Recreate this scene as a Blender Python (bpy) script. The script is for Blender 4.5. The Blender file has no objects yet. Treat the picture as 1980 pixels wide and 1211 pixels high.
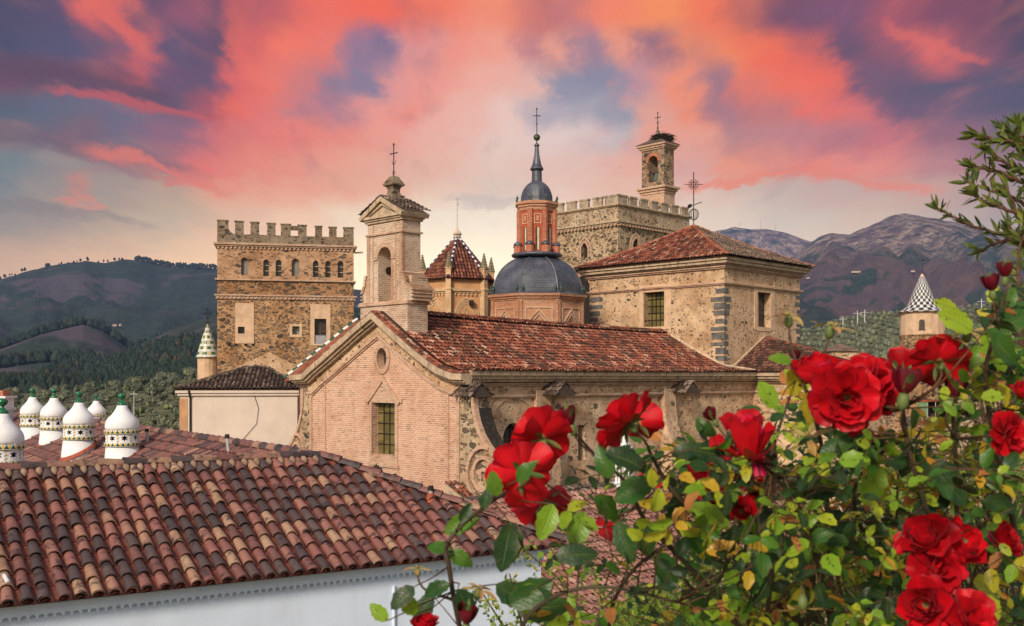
import bpy, math, random
import numpy as np
from mathutils import Vector, Matrix, noise
R = math.radians
rng = random.Random(7)
scene = bpy.context.scene
COL = scene.collection
F = 2000.0; PX0 = 990.0; HY = 730.0; BASE = -14.0

# ------------------------------------------------------------------ frames
def pt(px, py, D):
    return Vector(((px-PX0)/F*D, D, (HY-py)/F*D))

class Fr:
    """A building's own axes; solves where a sight line meets one of its planes."""
    def __init__(s, ox, oy, deg, base=BASE):
        s.ox, s.oy, s.a, s.base = ox, oy, R(deg), base
        s.ex = (math.cos(s.a), math.sin(s.a)); s.ey = (-math.sin(s.a), math.cos(s.a))
    def w(s, x, y): return (s.ox+s.ex[0]*x+s.ey[0]*y, s.oy+s.ex[1]*x+s.ey[1]*y)
    def xa(s, px, y=0):
        n = (px-PX0)/F
        return (n*(s.oy+s.ey[1]*y)-s.ox-s.ey[0]*y)/(s.ex[0]-n*s.ex[1])
    def ya(s, px, x=0):
        n = (px-PX0)/F
        return (n*(s.oy+s.ex[1]*x)-s.ox-s.ex[0]*x)/(s.ey[0]-n*s.ey[1])
    def z(s, py, x=0, y=0): return (HY-py)/F*s.w(x, y)[1]

# ------------------------------------------------------------------ objects
def props(o, label=None, cat=None, group=None, kind=None):
    if label: o["label"] = label
    if cat: o["category"] = cat
    if group: o["group"] = group
    if kind: o["kind"] = kind
    return o

def thing(name, label, cat, loc=(0, 0, 0), rot=0, group=None):
    o = bpy.data.objects.new(name, None); COL.objects.link(o)
    o.location = loc; o.rotation_euler = (0, 0, rot); o.empty_display_size = .2
    return props(o, label, cat, group)

def fthing(name, label, cat, fr, group=None):
    return thing(name, label, cat, (fr.ox, fr.oy, fr.base), fr.a, group)

class MB:
    def __init__(s): s.v = []; s.f = []; s.c = []; s.lu = {}
    def add(s, vs, fs, c=0.5):
        b = len(s.v); s.v.extend([tuple(p) for p in vs])
        for f in fs: s.f.append(tuple(b+i for i in f)); s.c.append(c)
    def addlu(s, vs, fs, c, lu):
        b = len(s.v); s.add(vs, fs, c)
        for i, q in enumerate(lu): s.lu[b+i] = q
    def quad(s, a, b, c, d, col=0.5): s.add([a, b, c, d], [(0, 1, 2, 3)], col)
    def box(s, x0, x1, y0, y1, z0, z1, col=0.5, fn=None):
        vs = [(x, y, z) for z in (z0, z1) for y in (y0, y1) for x in (x0, x1)]
        if fn: vs = [fn(*p) for p in vs]
        s.add(vs, [(0, 2, 3, 1), (4, 5, 7, 6), (0, 1, 5, 4), (2, 6, 7, 3), (0, 4, 6, 2), (1, 3, 7, 5)], col)
    def prism(s, poly, to3, d0, d1, col=0.5, caps=True):
        n = len(poly)
        a = [to3(p[0], p[1], d0) for p in poly]; b = [to3(p[0], p[1], d1) for p in poly]
        fs = [(i, (i+1) % n, n+(i+1) % n, n+i) for i in range(n)]
        if caps: fs += [tuple(range(n-1, -1, -1)), tuple(range(n, 2*n))]
        s.add(a+b, fs, col)
    def tube(s, pts, rad, n=6, col=0.5, cap=True):
        pts = [Vector(p) for p in pts]; m = len(pts)
        if not hasattr(rad, '__len__'): rad = [rad]*m
        up = None; rings = []
        for i, p in enumerate(pts):
            t = (pts[min(i+1, m-1)]-pts[max(i-1, 0)])
            if t.length < 1e-9: t = Vector((0, 0, 1))
            t.normalize()
            if up is None: up = Vector((0, 0, 1)) if abs(t.z) < .9 else Vector((1, 0, 0))
            a = t.cross(up)
            if a.length < 1e-6: a = t.cross(Vector((0, 1, 0)))
            a.normalize(); b = t.cross(a); up = -b if False else up
            rings.append([p+(a*math.cos(2*math.pi*k/n)+b*math.sin(2*math.pi*k/n))*rad[i] for k in range(n)])
        vs = [q for r in rings for q in r]; fs = []
        for i in range(m-1):
            for k in range(n):
                fs.append((i*n+k, i*n+(k+1) % n, (i+1)*n+(k+1) % n, (i+1)*n+k))
        if cap: fs += [tuple(range(n-1, -1, -1)), tuple(range((m-1)*n, m*n))]
        s.add(vs, fs, col)
    def lathe(s, prof, cx=0, cy=0, n=24, a0=0, col=0.5, sq=None):
        """prof: (radius, z) from the bottom up"""
        vs = []; fs = []
        for r, z in prof:
            for k in range(n):
                a = a0+2*math.pi*k/n
                vs.append((cx+r*math.cos(a), cy+r*math.sin(a), z))
        m = len(prof)
        for i in range(m-1):
            for k in range(n): fs.append((i*n+k, i*n+(k+1) % n, (i+1)*n+(k+1) % n, (i+1)*n+k))
        if prof[0][0] > 1e-3: fs.append(tuple(range(n-1, -1, -1)))
        if prof[-1][0] > 1e-3: fs.append(tuple(range((m-1)*n, m*n)))
        s.add(vs, fs, col)
    def build(s, name, mat, parent=None, smooth=False, label=None, cat=None, group=None, kind=None, keep=False, dz=0.0):
        """parent's origin height is subtracted so meshes are written in eye-level heights"""
        off = (parent.location.z if (parent is not None and not keep) else 0.0) - dz
        me = bpy.data.meshes.new(name)
        nv = len(s.v)
        co = np.array(s.v, dtype=np.float32).reshape(-1, 3) if nv else np.zeros((0, 3), np.float32)
        co[:, 2] -= off
        lens = np.array([len(f) for f in s.f], dtype=np.int32)
        starts = np.concatenate(([0], np.cumsum(lens)[:-1])).astype(np.int32) if len(lens) else lens
        idx = np.array([i for f in s.f for i in f], dtype=np.int32)
        me.vertices.add(nv); me.vertices.foreach_set("co", co.ravel())
        me.loops.add(len(idx)); me.loops.foreach_set("vertex_index", idx)
        me.polygons.add(len(lens)); me.polygons.foreach_set("loop_start", starts)
        try: me.polygons.foreach_set("loop_total", lens)
        except Exception: pass
        me.update(calc_edges=True)
        # box-projected metric UVs
        nrm = np.empty(len(lens)*3, np.float32); me.polygons.foreach_get("normal", nrm); nrm = nrm.reshape(-1, 3)
        fn = np.repeat(nrm, lens, axis=0); P = co[idx]
        t = np.stack([-fn[:, 1], fn[:, 0]], 1); L = np.linalg.norm(t, axis=1)
        flat = np.abs(fn[:, 2]) > .75
        L[L < 1e-6] = 1; t = t/L[:, None]
        u = np.where(flat, P[:, 0], P[:, 0]*t[:, 0]+P[:, 1]*t[:, 1]); v = np.where(flat, P[:, 1], P[:, 2])
        uv = me.uv_layers.new(name="UVMap"); uv.data.foreach_set("uv", np.stack([u, v], 1).astype(np.float32).ravel())
        at = me.attributes.new("rnd", 'FLOAT', 'FACE'); at.data.foreach_set("value", np.array(s.c, dtype=np.float32))
        if s.lu:
            L3 = np.zeros((nv, 3), np.float32)
            for i, q in s.lu.items(): L3[i, :2] = q
            me.attributes.new('leafuv', 'FLOAT_VECTOR', 'POINT').data.foreach_set('vector', L3.ravel())
        me.polygons.foreach_set("use_smooth", np.full(len(lens), bool(smooth)))
        me.validate(); me.update()
        if mat: me.materials.append(mat)
        o = bpy.data.objects.new(name, me); COL.objects.link(o)
        if parent is not None: o.parent = parent
        return props(o, label, cat, group, kind)

def recalc(o):
    import bmesh
    b = bmesh.new(); b.from_mesh(o.data); bmesh.ops.recalc_face_normals(b, faces=b.faces); b.to_mesh(o.data); b.free()
    return o

# ------------------------------------------------------------------ node helper
class NT:
    def __init__(s, name):
        s.m = bpy.data.materials.new(name); s.m.use_nodes = True
        s.t = s.m.node_tree; s.t.nodes.clear()
        s.out = s.n('ShaderNodeOutputMaterial')
    def n(s, typ, **k):
        nd = s.t.nodes.new(typ)
        for a, b in k.items(): setattr(nd, a, b)
        return nd
    def l(s, a, b): s.t.links.new(a, b)
    def set(s, sock, v):
        if hasattr(v, 'links'): s.l(v, sock)
        elif isinstance(v, (tuple, list)) and len(v) == 3 and sock.type == 'RGBA': sock.default_value = (*v, 1)
        else: sock.default_value = v
    def obj(s): return s.n('ShaderNodeTexCoord').outputs['Object']
    def uv(s): return s.n('ShaderNodeTexCoord').outputs['UV']
    def rnd(s): return s.n('ShaderNodeAttribute', attribute_name='rnd').outputs['Fac']
    def mp(s, vec, scale=(1, 1, 1), loc=(0, 0, 0), rot=(0, 0, 0)):
        m = s.n('ShaderNodeMapping'); s.l(vec, m.inputs[0])
        m.inputs['Scale'].default_value = scale; m.inputs['Location'].default_value = loc; m.inputs['Rotation'].default_value = rot
        return m.outputs[0]
    def noise(s, vec, scale, det=4, rough=.55, dist=0, out='Fac'):
        m = s.n('ShaderNodeTexNoise'); s.l(vec, m.inputs['Vector'])
        m.inputs['Scale'].default_value = scale; m.inputs['Detail'].default_value = det
        m.inputs['Roughness'].default_value = rough; m.inputs['Distortion'].default_value = dist
        return m.outputs[out]
    def vor(s, vec, scale, feat='F1', rand=1.0):
        m = s.n('ShaderNodeTexVoronoi', feature=feat); s.l(vec, m.inputs['Vector']); m.inputs['Scale'].default_value = scale
        m.inputs['Randomness'].default_value = rand
        return m
    def math(s, op, a, b=0.5, c=None, clamp=False):
        m = s.n('ShaderNodeMath', operation=op, use_clamp=clamp); s.set(m.inputs[0], a); s.set(m.inputs[1], b)
        if c is not None: s.set(m.inputs[2], c)
        return m.outputs[0]
    def vm(s, op, a, b=None, sc=None):
        m = s.n('ShaderNodeVectorMath', operation=op); s.set(m.inputs[0], a)
        if b is not None: s.set(m.inputs[1], b)
        if sc is not None: s.set(m.inputs[3], sc)
        return m.outputs[0]
    def mr(s, v, a, b, c=0.0, d=1.0, smooth=True):
        m = s.n('ShaderNodeMapRange', interpolation_type='SMOOTHSTEP' if smooth else 'LINEAR')
        s.set(m.inputs['Value'], v); s.set(m.inputs['From Min'], a); s.set(m.inputs['From Max'], b); s.set(m.inputs['To Min'], c); s.set(m.inputs['To Max'], d)
        return m.outputs[0]
    def mix(s, fac, a, b, mode='MIX'):
        m = s.n('ShaderNodeMix', data_type='RGBA', blend_type=mode); s.set(m.inputs[0], fac); s.set(m.inputs[6], a); s.set(m.inputs[7], b)
        return m.outputs[2]
    def ramp(s, fac, stops, interp='LINEAR'):
        m = s.n('ShaderNodeValToRGB'); cr = m.color_ramp; cr.interpolation = interp; s.set(m.inputs[0], fac)
        while len(cr.elements) > 1: cr.elements.remove(cr.elements[-1])
        cr.elements[0].position = stops[0][0]; cr.elements[0].color = (*stops[0][1], 1)
        for p, c in stops[1:]:
            e = cr.elements.new(p); e.color = (*c, 1)
        return m.outputs[0]
    def bump(s, h, strength=.5, dist=.02, nrm=None):
        m = s.n('ShaderNodeBump'); s.l(h, m.inputs['Height']); m.inputs['Strength'].default_value = strength; m.inputs['Distance'].default_value = dist
        if nrm: s.l(nrm, m.inputs['Normal'])
        return m.outputs[0]
    def pbsdf(s, col, rough=.8, nrm=None, metal=0, spec=.3, **k):
        b = s.n('ShaderNodeBsdfPrincipled'); s.set(b.inputs['Base Color'], col); s.set(b.inputs['Roughness'], rough)
        b.inputs['Metallic'].default_value = metal; b.inputs['Specular IOR Level'].default_value = spec
        if nrm: s.l(nrm, b.inputs['Normal'])
        for a, v in k.items(): s.set(b.inputs[a.replace('_', ' ')], v)
        return b.outputs[0]
    def done(s, sh): s.l(sh, s.out.inputs[0]); return s.m

# ------------------------------------------------------------------ materials
def M_rubble(name, mortar, stones, scale=2.0, keep=.8, size=.42, flat=1.6, plaster=.15, plaster_col=None, edge=.05, streak=.3):
    """random stones of many sizes bedded in pale mortar"""
    t = NT(name); o = t.obj()
    warp = t.noise(o, 2.2, 3, .6, out='Color')
    v = t.vm('ADD', o, t.vm('SCALE', t.vm('SUBTRACT', warp, (.5, .5, .5)), sc=.42/scale*1.5))
    v = t.mp(v, (1, 1, flat))
    big = t.noise(o, .35, 3, .6)
    def layer(sc, keepv, sz, off):
        vv = t.mp(v, (sc, sc, sc), (off, off*.7, off*1.3))
        a = t.vor(vv, 1.0); e = t.vor(vv, 1.0, 'DISTANCE_TO_EDGE')
        sep = t.n('ShaderNodeSeparateColor'); t.l(a.outputs['Color'], sep.inputs[0])
        rad = t.math('MULTIPLY_ADD', sep.outputs[0], sz, sz*.55)
        m1 = t.mr(a.outputs['Distance'], rad, t.math('SUBTRACT', rad, .08))
        m2 = t.mr(e.outputs['Distance'], edge*.5, edge*1.5)
        k = t.math('LESS_THAN', sep.outputs[1], keepv)
        return t.math('MULTIPLY', t.math('MULTIPLY', m1, m2), k), sep.outputs[2]
    kv = t.math('MULTIPLY_ADD', t.math('SUBTRACT', big, .5), 1.1, keep)
    a, ca = layer(scale, kv, size, 0.0)
    b, cb = layer(scale*2.1, t.math('MULTIPLY', kv, .75), size, 7.3)
    b = t.math('MULTIPLY', b, t.math('SUBTRACT', 1.0, a))
    fine = t.noise(o, 14, 4, .65); med = t.noise(o, 1.3, 4, .6)
    sc1 = t.ramp(ca, stones); sc2 = t.ramp(cb, stones)
    mc = t.mix(t.mr(med, .3, .7), tuple(c*.78 for c in mortar), tuple(min(1, c*1.12) for c in mortar))
    if plaster_col: mc = t.mix(t.mr(big, .5, .6), mc, plaster_col)
    col = t.mix(a, mc, sc1); col = t.mix(b, col, sc2)
    col = t.mix(t.mr(fine, .2, .8, .0, .45), col, t.mix(.55, col, (.03, .025, .02)))
    st = t.noise(t.mp(o, (1.5, 1.5, .22)), 1.0, 4, .7)
    col = t.mix(t.mr(st, .55, .8, 0, streak), col, (.06, .05, .04))
    crevice_shade = t.math('ADD', t.math('MULTIPLY', a, t.math('SUBTRACT', 1.0, a)), t.math('MULTIPLY', b, t.math('SUBTRACT', 1.0, b)))
    col = t.mix(t.math('MULTIPLY', crevice_shade, 2.6, clamp=True), col, (.045, .03, .02))  # dark ring round each stone: crevice shade put into the colour
    blot = t.noise(o, .55, 5, .7); col = t.mix(t.mr(blot, .40, .66, 0, .7), col, t.mix(1.0, col, (.60, .47, .36), 'MULTIPLY'))
    h = t.math('ADD', t.math('MULTIPLY', t.math('ADD', a, b), .8), t.math('MULTIPLY', fine, .5))
    return t.done(t.pbsdf(col, .92, t.bump(h, .9, .06)))

def M_brick(name, c1, c2, mortar, bw=.29, rh=.075, ms=.014, moss=.15, dark=.12, pale=.3):
    t = NT(name); u = t.uv(); o = t.obj()
    w = t.noise(o, 3, 2, .5, out='Color')
    uu = t.vm('ADD', u, t.vm('SCALE', t.vm('SUBTRACT', w, (.5, .5, .5)), sc=.018))
    b = t.n('ShaderNodeTexBrick'); t.l(uu, b.inputs['Vector'])
    t.set(b.inputs['Color1'], c1); t.set(b.inputs['Color2'], c2); t.set(b.inputs['Mortar'], mortar)
    b.inputs['Scale'].default_value = 1; b.inputs['Brick Width'].default_value = bw; b.inputs['Row Height'].default_value = rh
    b.inputs['Mortar Size'].default_value = ms; b.inputs['Mortar Smooth'].default_value = .3; b.inputs['Bias'].default_value = -.1
    med = t.noise(o, .8, 5, .65); fine = t.noise(o, 22, 3, .6)
    col = t.mix(t.mr(med, .42, .75, 0, pale), b.outputs[0], mortar)
    # single burnt bricks
    cell = t.vor(t.mp(u, (1/bw, 1/rh, 1)), 1.0, rand=.0)
    sp = t.n('ShaderNodeSeparateColor'); t.l(cell.outputs['Color'], sp.inputs[0])
    col = t.mix(t.math('MULTIPLY', t.math('GREATER_THAN', sp.outputs[0], 1-dark), t.math('SUBTRACT', .6, b.outputs[1])), col, (.10, .06, .045))
    st = t.noise(t.mp(o, (1.2, 1.2, .25)), 1.2, 5, .7)
    col = t.mix(t.mr(st, .55, .8, 0, .45), col, (.12, .085, .06))
    col = t.mix(t.mr(t.noise(o, .55, 4, .7), .62, .75, 0, moss), col, (.05, .055, .03))
    row = t.noise(t.mp(o, (1.6, 1.6, 11)), 1.6, 4, .75); col = t.mix(t.mr(row, .5, .68, 0, .5), col, (.72, .55, .42)); col = t.mix(t.mr(row, .46, .33, 0, .55), col, t.mix(1.0, col, (.55, .38, .30), 'MULTIPLY'))
    blot = t.noise(o, .5, 5, .7); col = t.mix(t.mr(blot, .42, .68, 0, .6), col, t.mix(1.0, col, (.68, .54, .43), 'MULTIPLY'))
    h = t.math('SUBTRACT', t.math('MULTIPLY', fine, .4), b.outputs[1])
    return t.done(t.pbsdf(col, .9, t.bump(h, .7, .02)))

def M_plain(name, col, rough=.85, var=.25, scale=1.5, metal=0, spec=.3, bump=.3, bd=.01, stain=.0, stain_col=(.05, .045, .035), streak=True, fine=18):
    t = NT(name); o = t.obj()
    n = t.noise(o, scale, 5, .62)
    c = t.mix(t.mr(n, .25, .75), tuple(x*(1-var) for x in col), tuple(min(1, x*(1+var*.6)) for x in col))
    if stain:
        s = t.noise(t.mp(o, (1.6, 1.6, .3) if streak else (1, 1, 1)), scale*.9, 5, .72)
        c = t.mix(t.mr(s, .5, .72, 0, stain), c, stain_col)
    f = t.noise(o, fine, 4, .6)
    return t.done(t.pbsdf(c, t.mr(f, .2, .8, rough-.1, min(1, rough+.1)), t.bump(f, bump, bd), metal=metal, spec=spec))

def M_tile(name, stops, dirt=.4, moss=0.0, spots=0.0, rough=.75, dirt_col=(.035, .027, .022), lich=0.0, scale=1.0):
    t = NT(name); o = t.obj(); r = t.rnd()
    c = t.ramp(r, stops)
    n1 = t.noise(o, 9*scale, 4, .65); n2 = t.noise(o, .7*scale, 5, .68); n3 = t.noise(o, 30*scale, 3, .6)
    c = t.mix(t.mr(n3, .3, .7, 0, .25), c, t.mix(.5, c, (.02, .015, .012)))
    if spots:
        cell = t.math('FRACT', t.math('MULTIPLY', r, 57.3))
        m = t.math('MULTIPLY', t.mr(t.noise(o, 5.0, 4, .6), .50, .64), t.mr(cell, .1, .5))
        c = t.mix(t.math('MULTIPLY', m, spots), c, (.028, .02, .024))
    c = t.mix(t.mr(t.math('ADD', t.math('MULTIPLY', n1, .5), t.math('MULTIPLY', n2, .6)), .52, .68, 0, dirt), c, dirt_col)
    if lich: c = t.mix(t.mr(n1, .6, .72, 0, lich), c, (.42, .36, .27))
    if moss: c = t.mix(t.mr(n2, .5, .66, 0, moss), c, (.045, .05, .022))
    return t.done(t.pbsdf(c, rough, t.bump(n3, .35, .008), spec=.35))

TERRA = [(0, (.06, .024, .018)), (.2, (.15, .045, .028)), (.5, (.27, .075, .04)), (.78, (.38, .125, .065)), (.93, (.46, .21, .13)), (1, (.58, .38, .28))]
DARKT = [(0, (.05, .035, .028)), (.4, (.10, .07, .055)), (.75, (.17, .12, .09)), (1, (.3, .22, .17))]
NEWT = [(0, (.060, .043, .046)), (.34, (.108, .075, .074)), (.42, (.17, .075, .068)), (.68, (.265, .112, .095)), (.82, (.31, .15, .115)), (.89, (.35, .205, .135)), (1, (.40, .265, .175))]
MAT = {}
MAT['tile_old'] = M_tile('old_roof_tile', TERRA, .8, .25, lich=.25)
MAT['tile_hall'] = M_tile('hall_roof_tile', TERRA, .45, .12, lich=.15)
MAT['tile_chapel'] = M_tile('chapel_roof_tile', [(0, (.08, .028, .02)), (.5, (.19, .06, .035)), (1, (.33, .13, .08))], .4)
MAT['tile_moss2'] = M_tile('brown_roof_tile', [(0, (.06, .03, .022)), (.5, (.17, .065, .045)), (1, (.34, .16, .10))], .7, .3, lich=.2)
MAT['tile_moss'] = M_tile('mossy_roof_tile', DARKT, .5, .3, lich=.4)
MAT['tile_grey'] = M_tile('lichen_roof_tile', [(0, (.10, .06, .045)), (.5, (.2, .13, .09)), (1, (.36, .27, .19))], .5, .5, lich=.5)
MAT['tile_new'] = M_tile('new_roof_tile', NEWT, .35, 0, spots=.85, lich=.12, rough=.55)
MAT['tile_glaze'] = M_tile('glazed_tile', [(0, (.8, .8, .78)), (.499, (.8, .8, .78)), (.5, (.02, .10, .07)), (1, (.02, .1, .07))], .05, rough=.3)
for k in ('tile_glaze',):
    for nd in MAT[k].node_tree.nodes:
        if nd.type == 'VALTORGB': nd.color_ramp.interpolation = 'CONSTANT'
MAT['pan'] = M_plain('tile_channel', (.20, .06, .04), .7, .4, 6, stain=.3, streak=False)
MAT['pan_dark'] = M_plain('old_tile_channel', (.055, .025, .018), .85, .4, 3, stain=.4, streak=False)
MAT['brick'] = M_brick('pale_brick', (.57, .33, .22), (.46, .22, .14), (.74, .56, .42), pale=.30, dark=.07, bw=.33, rh=.105, ms=.02)
MAT['brick_bell'] = M_brick('weathered_brick', (.56, .41, .30), (.42, .25, .17), (.66, .56, .44), moss=.35, pale=.5, bw=.33, rh=.105, ms=.024)
MAT['brick_orange'] = M_brick('orange_brick', (.52, .22, .11), (.44, .16, .075), (.58, .38, .25), moss=.05, pale=.25)
MAT['brick_red'] = M_brick('red_brick', (.48, .13, .06), (.40, .09, .045), (.50, .26, .17), moss=0, pale=.15, dark=.05)
MAT['trim'] = M_brick('brick_moulding', (.58, .36, .24), (.48, .26, .165), (.58, .45, .34), moss=.45, pale=.5)
MAT['trim_pale'] = M_plain('weathered_cornice', (.50, .38, .26), .9, .3, 2.5, stain=.75, bump=.6, bd=.03)
STN = [(0, (.06, .06, .058)), (.3, (.15, .12, .09)), (.55, (.25, .165, .10)), (.8, (.36, .23, .13)), (1, (.22, .20, .17))]
MAT['rub_warm'] = M_rubble('tower_rubble', (.54, .33, .17), STN, 2.2, .90, .44, 1.6, streak=.35)
MAT['rub_upper'] = M_rubble('thin_rubble', (.56, .35, .21), STN, 2.0, .38, .36, 2.6, streak=.3)
MAT['rub_grey'] = M_rubble('grey_rubble', (.56, .43, .28), [(0, (.05, .048, .045)), (.4, (.16, .12, .08)), (.7, (.27, .18, .10)), (1, (.3, .25, .18))], 2.0, .85, .42, 1.5, streak=.3)
MAT['rub_dark'] = M_rubble('dark_parapet_rubble', (.30, .235, .165), [(0, (.05, .045, .04)), (.5, (.13, .10, .075)), (1, (.22, .17, .12))], 2.6, .7, .36, 1.7, streak=.6)
MAT['rub_belt'] = M_rubble('belt_rubble', (.42, .23, .11), [(0, (.045, .045, .042)), (.4, (.15, .11, .08)), (.7, (.24, .15, .085)), (1, (.16, .15, .12))], 2.2, .95, .42, 1.9, streak=.3)
MAT['rub_hall'] = M_rubble('plastered_rubble', (.68, .48, .30), [(0, (.07, .065, .06)), (.3, (.18, .14, .10)), (.6, (.42, .29, .18)), (1, (.52, .38, .25))], 2.9, .34, .36, 1.5, plaster_col=(.72, .51, .33), streak=.15)
MAT['rub_nave'] = M_rubble('nave_wall_plaster', (.74, .53, .34), [(0, (.10, .09, .075)), (.2, (.44, .32, .2)), (.6, (.55, .41, .27)), (1, (.66, .52, .37))], 2.3, .55, .42, 1.4, plaster_col=(.74, .53, .34), streak=.3)
MAT['plaster'] = M_plain('warm_plaster', (.62, .43, .28), .9, .22, 1.6, stain=.25, stain_col=(.35, .22, .13))
MAT['plaster_ochre'] = M_plain('ochre_plaster', (.54, .30, .15), .9, .22, 1.4, stain=.35, stain_col=(.2, .12, .07))
MAT['plaster_grey'] = M_plain('grey_plaster', (.55, .45, .35), .9, .25, 1.4, stain=.3, stain_col=(.25, .18, .12))
MAT['cream'] = M_plain('cream_render', (.66, .56, .47), .9, .10, .8, stain=.15, stain_col=(.4, .32, .26))
MAT['white'] = M_plain('whitewash', (.66, .77, .92), .85, .06, 1.2, bump=.3, bd=.01, stain=.12, stain_col=(.36, .40, .45))  # bluish tint: the blue evening light is put into this base colour
MAT['chim'] = M_plain('chimney_whitewash', (.76, .78, .80), .8, .06, 5, bump=.4, bd=.006, stain=.22, stain_col=(.42, .42, .40))
MAT['slate'] = M_plain('slate', (.045, .055, .075), .42, .4, 2.2, spec=.6, bump=.25, bd=.02, fine=9)
MAT['lead'] = M_plain('lead_sheet', (.15, .16, .175), .5, .3, 3, metal=.3, spec=.5, stain=.4, stain_col=(.3, .3, .3))
MAT['iron'] = M_plain('wrought_iron', (.035, .028, .025), .6, .4, 5, metal=.6)
MAT['copper'] = M_plain('green_bronze', (.07, .12, .095), .6, .4, 8, metal=.2)
MAT['ball'] = M_plain('aged_ball', (.075, .085, .045), .5, .5, 4, metal=.4)
MAT['wood'] = M_plain('old_wood', (.11, .07, .045), .8, .4, 4)
MAT['darkin'] = M_plain('dark_interior', (.025, .018, .014), .95, .3, 2)  # near-black colour stands in for the shade inside openings
MAT['red_paint'] = M_plain('red_render', (.40, .085, .04), .85, .2, 2, stain=.25)
MAT['quoin'] = M_plain('slate_quoin', (.13, .13, .125), .85, .5, 3, bump=.6, bd=.03, stain=.3, streak=False, stain_col=(.35, .24, .15))
MAT['green_glaze'] = M_plain('green_glaze', (.006, .13, .055), .12, .15, 6, spec=.7, bump=.03)
MAT['flash'] = M_plain('red_flashing', (.36, .085, .04), .7, .3, 4)
MAT['steel'] = M_plain('pale_steel', (.5, .5, .5), .45, .2, 4, metal=.4)
MAT['nest'] = M_plain('nest_twigs', (.055, .042, .03), .95, .5, 12)
MAT['bark'] = M_plain('bark', (.10, .07, .05), .9, .4, 12)
MAT['moss'] = M_plain('dark_moss', (.03, .026, .02), .95, .5, 5, bump=.6, bd=.04, stain=.5, stain_col=(.14, .11, .08), streak=False)
MAT['stone_gothic'] = M_plain('gothic_stone', (.56, .38, .22), .9, .25, 2.5, stain=.3, stain_col=(.22, .14, .08))
MAT['steeple_st'] = M_plain('lichen_stone', (.28, .25, .16), .9, .4, 5, stain=.5)

def M_glass(name, c1, c2, rough=.25):
    t = NT(name); o = t.obj()
    u = t.uv(); cell = t.vor(t.mp(u, (1/.42, 1/.52, 1)), 1.0, rand=0.0)
    sp = t.n('ShaderNodeSeparateColor'); t.l(cell.outputs['Color'], sp.inputs[0])
    c = t.mix(sp.outputs[0], c1, c2)
    return t.done(t.pbsdf(c, rough, t.bump(t.noise(o, 2.5, 2), .3, .05), spec=.5))
MAT['glass_y'] = M_glass('leaded_yellow_glass', (.10, .085, .03), (.20, .16, .055), .3)
MAT['glass_d'] = M_glass('dark_glass', (.02, .018, .015), (.05, .04, .03))
MAT['glass_m'] = M_plain('mesh_screen', (.22, .20, .17), .6, .2, 3)
MAT['glass_c'] = M_plain('curtained_glass', (.30, .31, .30), .35, .35, 3)
# ------------------------------------------------------------------ camera
cam = bpy.data.cameras.new("camera"); camo = bpy.data.objects.new("camera", cam); COL.objects.link(camo); scene.camera = camo
camo.location = (0, 0, 0); camo.rotation_euler = (R(90), 0, 0)
cam.sensor_width = 36; cam.lens = 36*F/1980; cam.shift_y = (HY-605.5)/1980
cam.clip_start = .05; cam.clip_end = 30000
cam.dof.use_dof = True; cam.dof.focus_distance = 60; cam.dof.aperture_fstop = 14
vs = scene.view_settings; vs.view_transform = 'Standard'; vs.look = 'None'; vs.gamma = 1; vs.exposure = EXPO = 0.0
vs.use_curve_mapping = False
scene.render.resolution_x = 1024; scene.render.resolution_y = 626
cy = scene.cycles
cy.use_denoising = True; cy.max_bounces = 6; cy.diffuse_bounces = 3; cy.glossy_bounces = 2; cy.transmission_bounces = 4
cy.transparent_max_bounces = 4; cy.volume_bounces = 0; cy.sample_clamp_indirect = 4; cy.caustics_reflective = False; cy.caustics_refractive = False

# ------------------------------------------------------------------ sky and sun
SUN_AZ, SUN_EL = R(-154), R(30)      # azimuth measured from the view direction, clockwise; the sun stands behind and to the side
w = bpy.data.worlds.new("World"); scene.world = w; w.use_nodes = True
wt = w.node_tree; wt.nodes.clear()
wn = NT.__new__(NT); wn.t = wt
tc = wn.n('ShaderNodeTexCoord').outputs['Generated']
sx = wn.n('ShaderNodeSeparateXYZ'); wn.l(tc, sx.inputs[0]); dx, dy, dz = sx.outputs
sky = wn.n('ShaderNodeTexSky', sky_type='NISHITA', sun_disc=False)
sky.sun_elevation = SUN_EL; sky.sun_rotation = SUN_AZ; sky.air_density = 1.4; sky.dust_density = 1.5
nish = wn.vm('SCALE', sky.outputs[0], sc=0.11)
dyc = wn.math('MAXIMUM', dy, .12)
U = wn.math('DIVIDE', dx, dyc); V = wn.math('DIVIDE', dz, dyc)
# cloud deck seen in perspective: streaks run towards the far horizon
den = wn.math('ADD', wn.math('MAXIMUM', dz, 0.0), .10)
cmb = wn.n('ShaderNodeCombineXYZ'); wn.l(wn.math('DIVIDE', dx, den), cmb.inputs[0]); wn.l(wn.math('DIVIDE', dy, den), cmb.inputs[1])
deck = cmb.outputs[0]
n1 = wn.noise(wn.mp(deck, (1.0, .45, 1)), 1.1, 7, .58, .6, out='Color')
s1 = wn.n('ShaderNodeSeparateXYZ'); wn.l(n1, s1.inputs[0])
n2 = wn.noise(wn.mp(deck, (2.8, 1.3, 1), (3, 1, 0), (0, 0, .2)), 2.4, 10, .66, .25, out='Color')
s2 = wn.n('ShaderNodeSeparateXYZ'); wn.l(n2, s2.inputs[0])
du = wn.math('ADD', wn.math('MULTIPLY', wn.math('SUBTRACT', s1.outputs[0], .5), .05), wn.math('MULTIPLY', wn.math('SUBTRACT', s2.outputs[0], .5), .085))
dv = wn.math('ADD', wn.math('MULTIPLY', wn.math('SUBTRACT', s1.outputs[1], .5), .028), wn.math('MULTIPLY', wn.math('SUBTRACT', s2.outputs[1], .5), .045))
Uw = wn.math('ADD', U, du); Vw = wn.math('ADD', V, dv)
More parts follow.
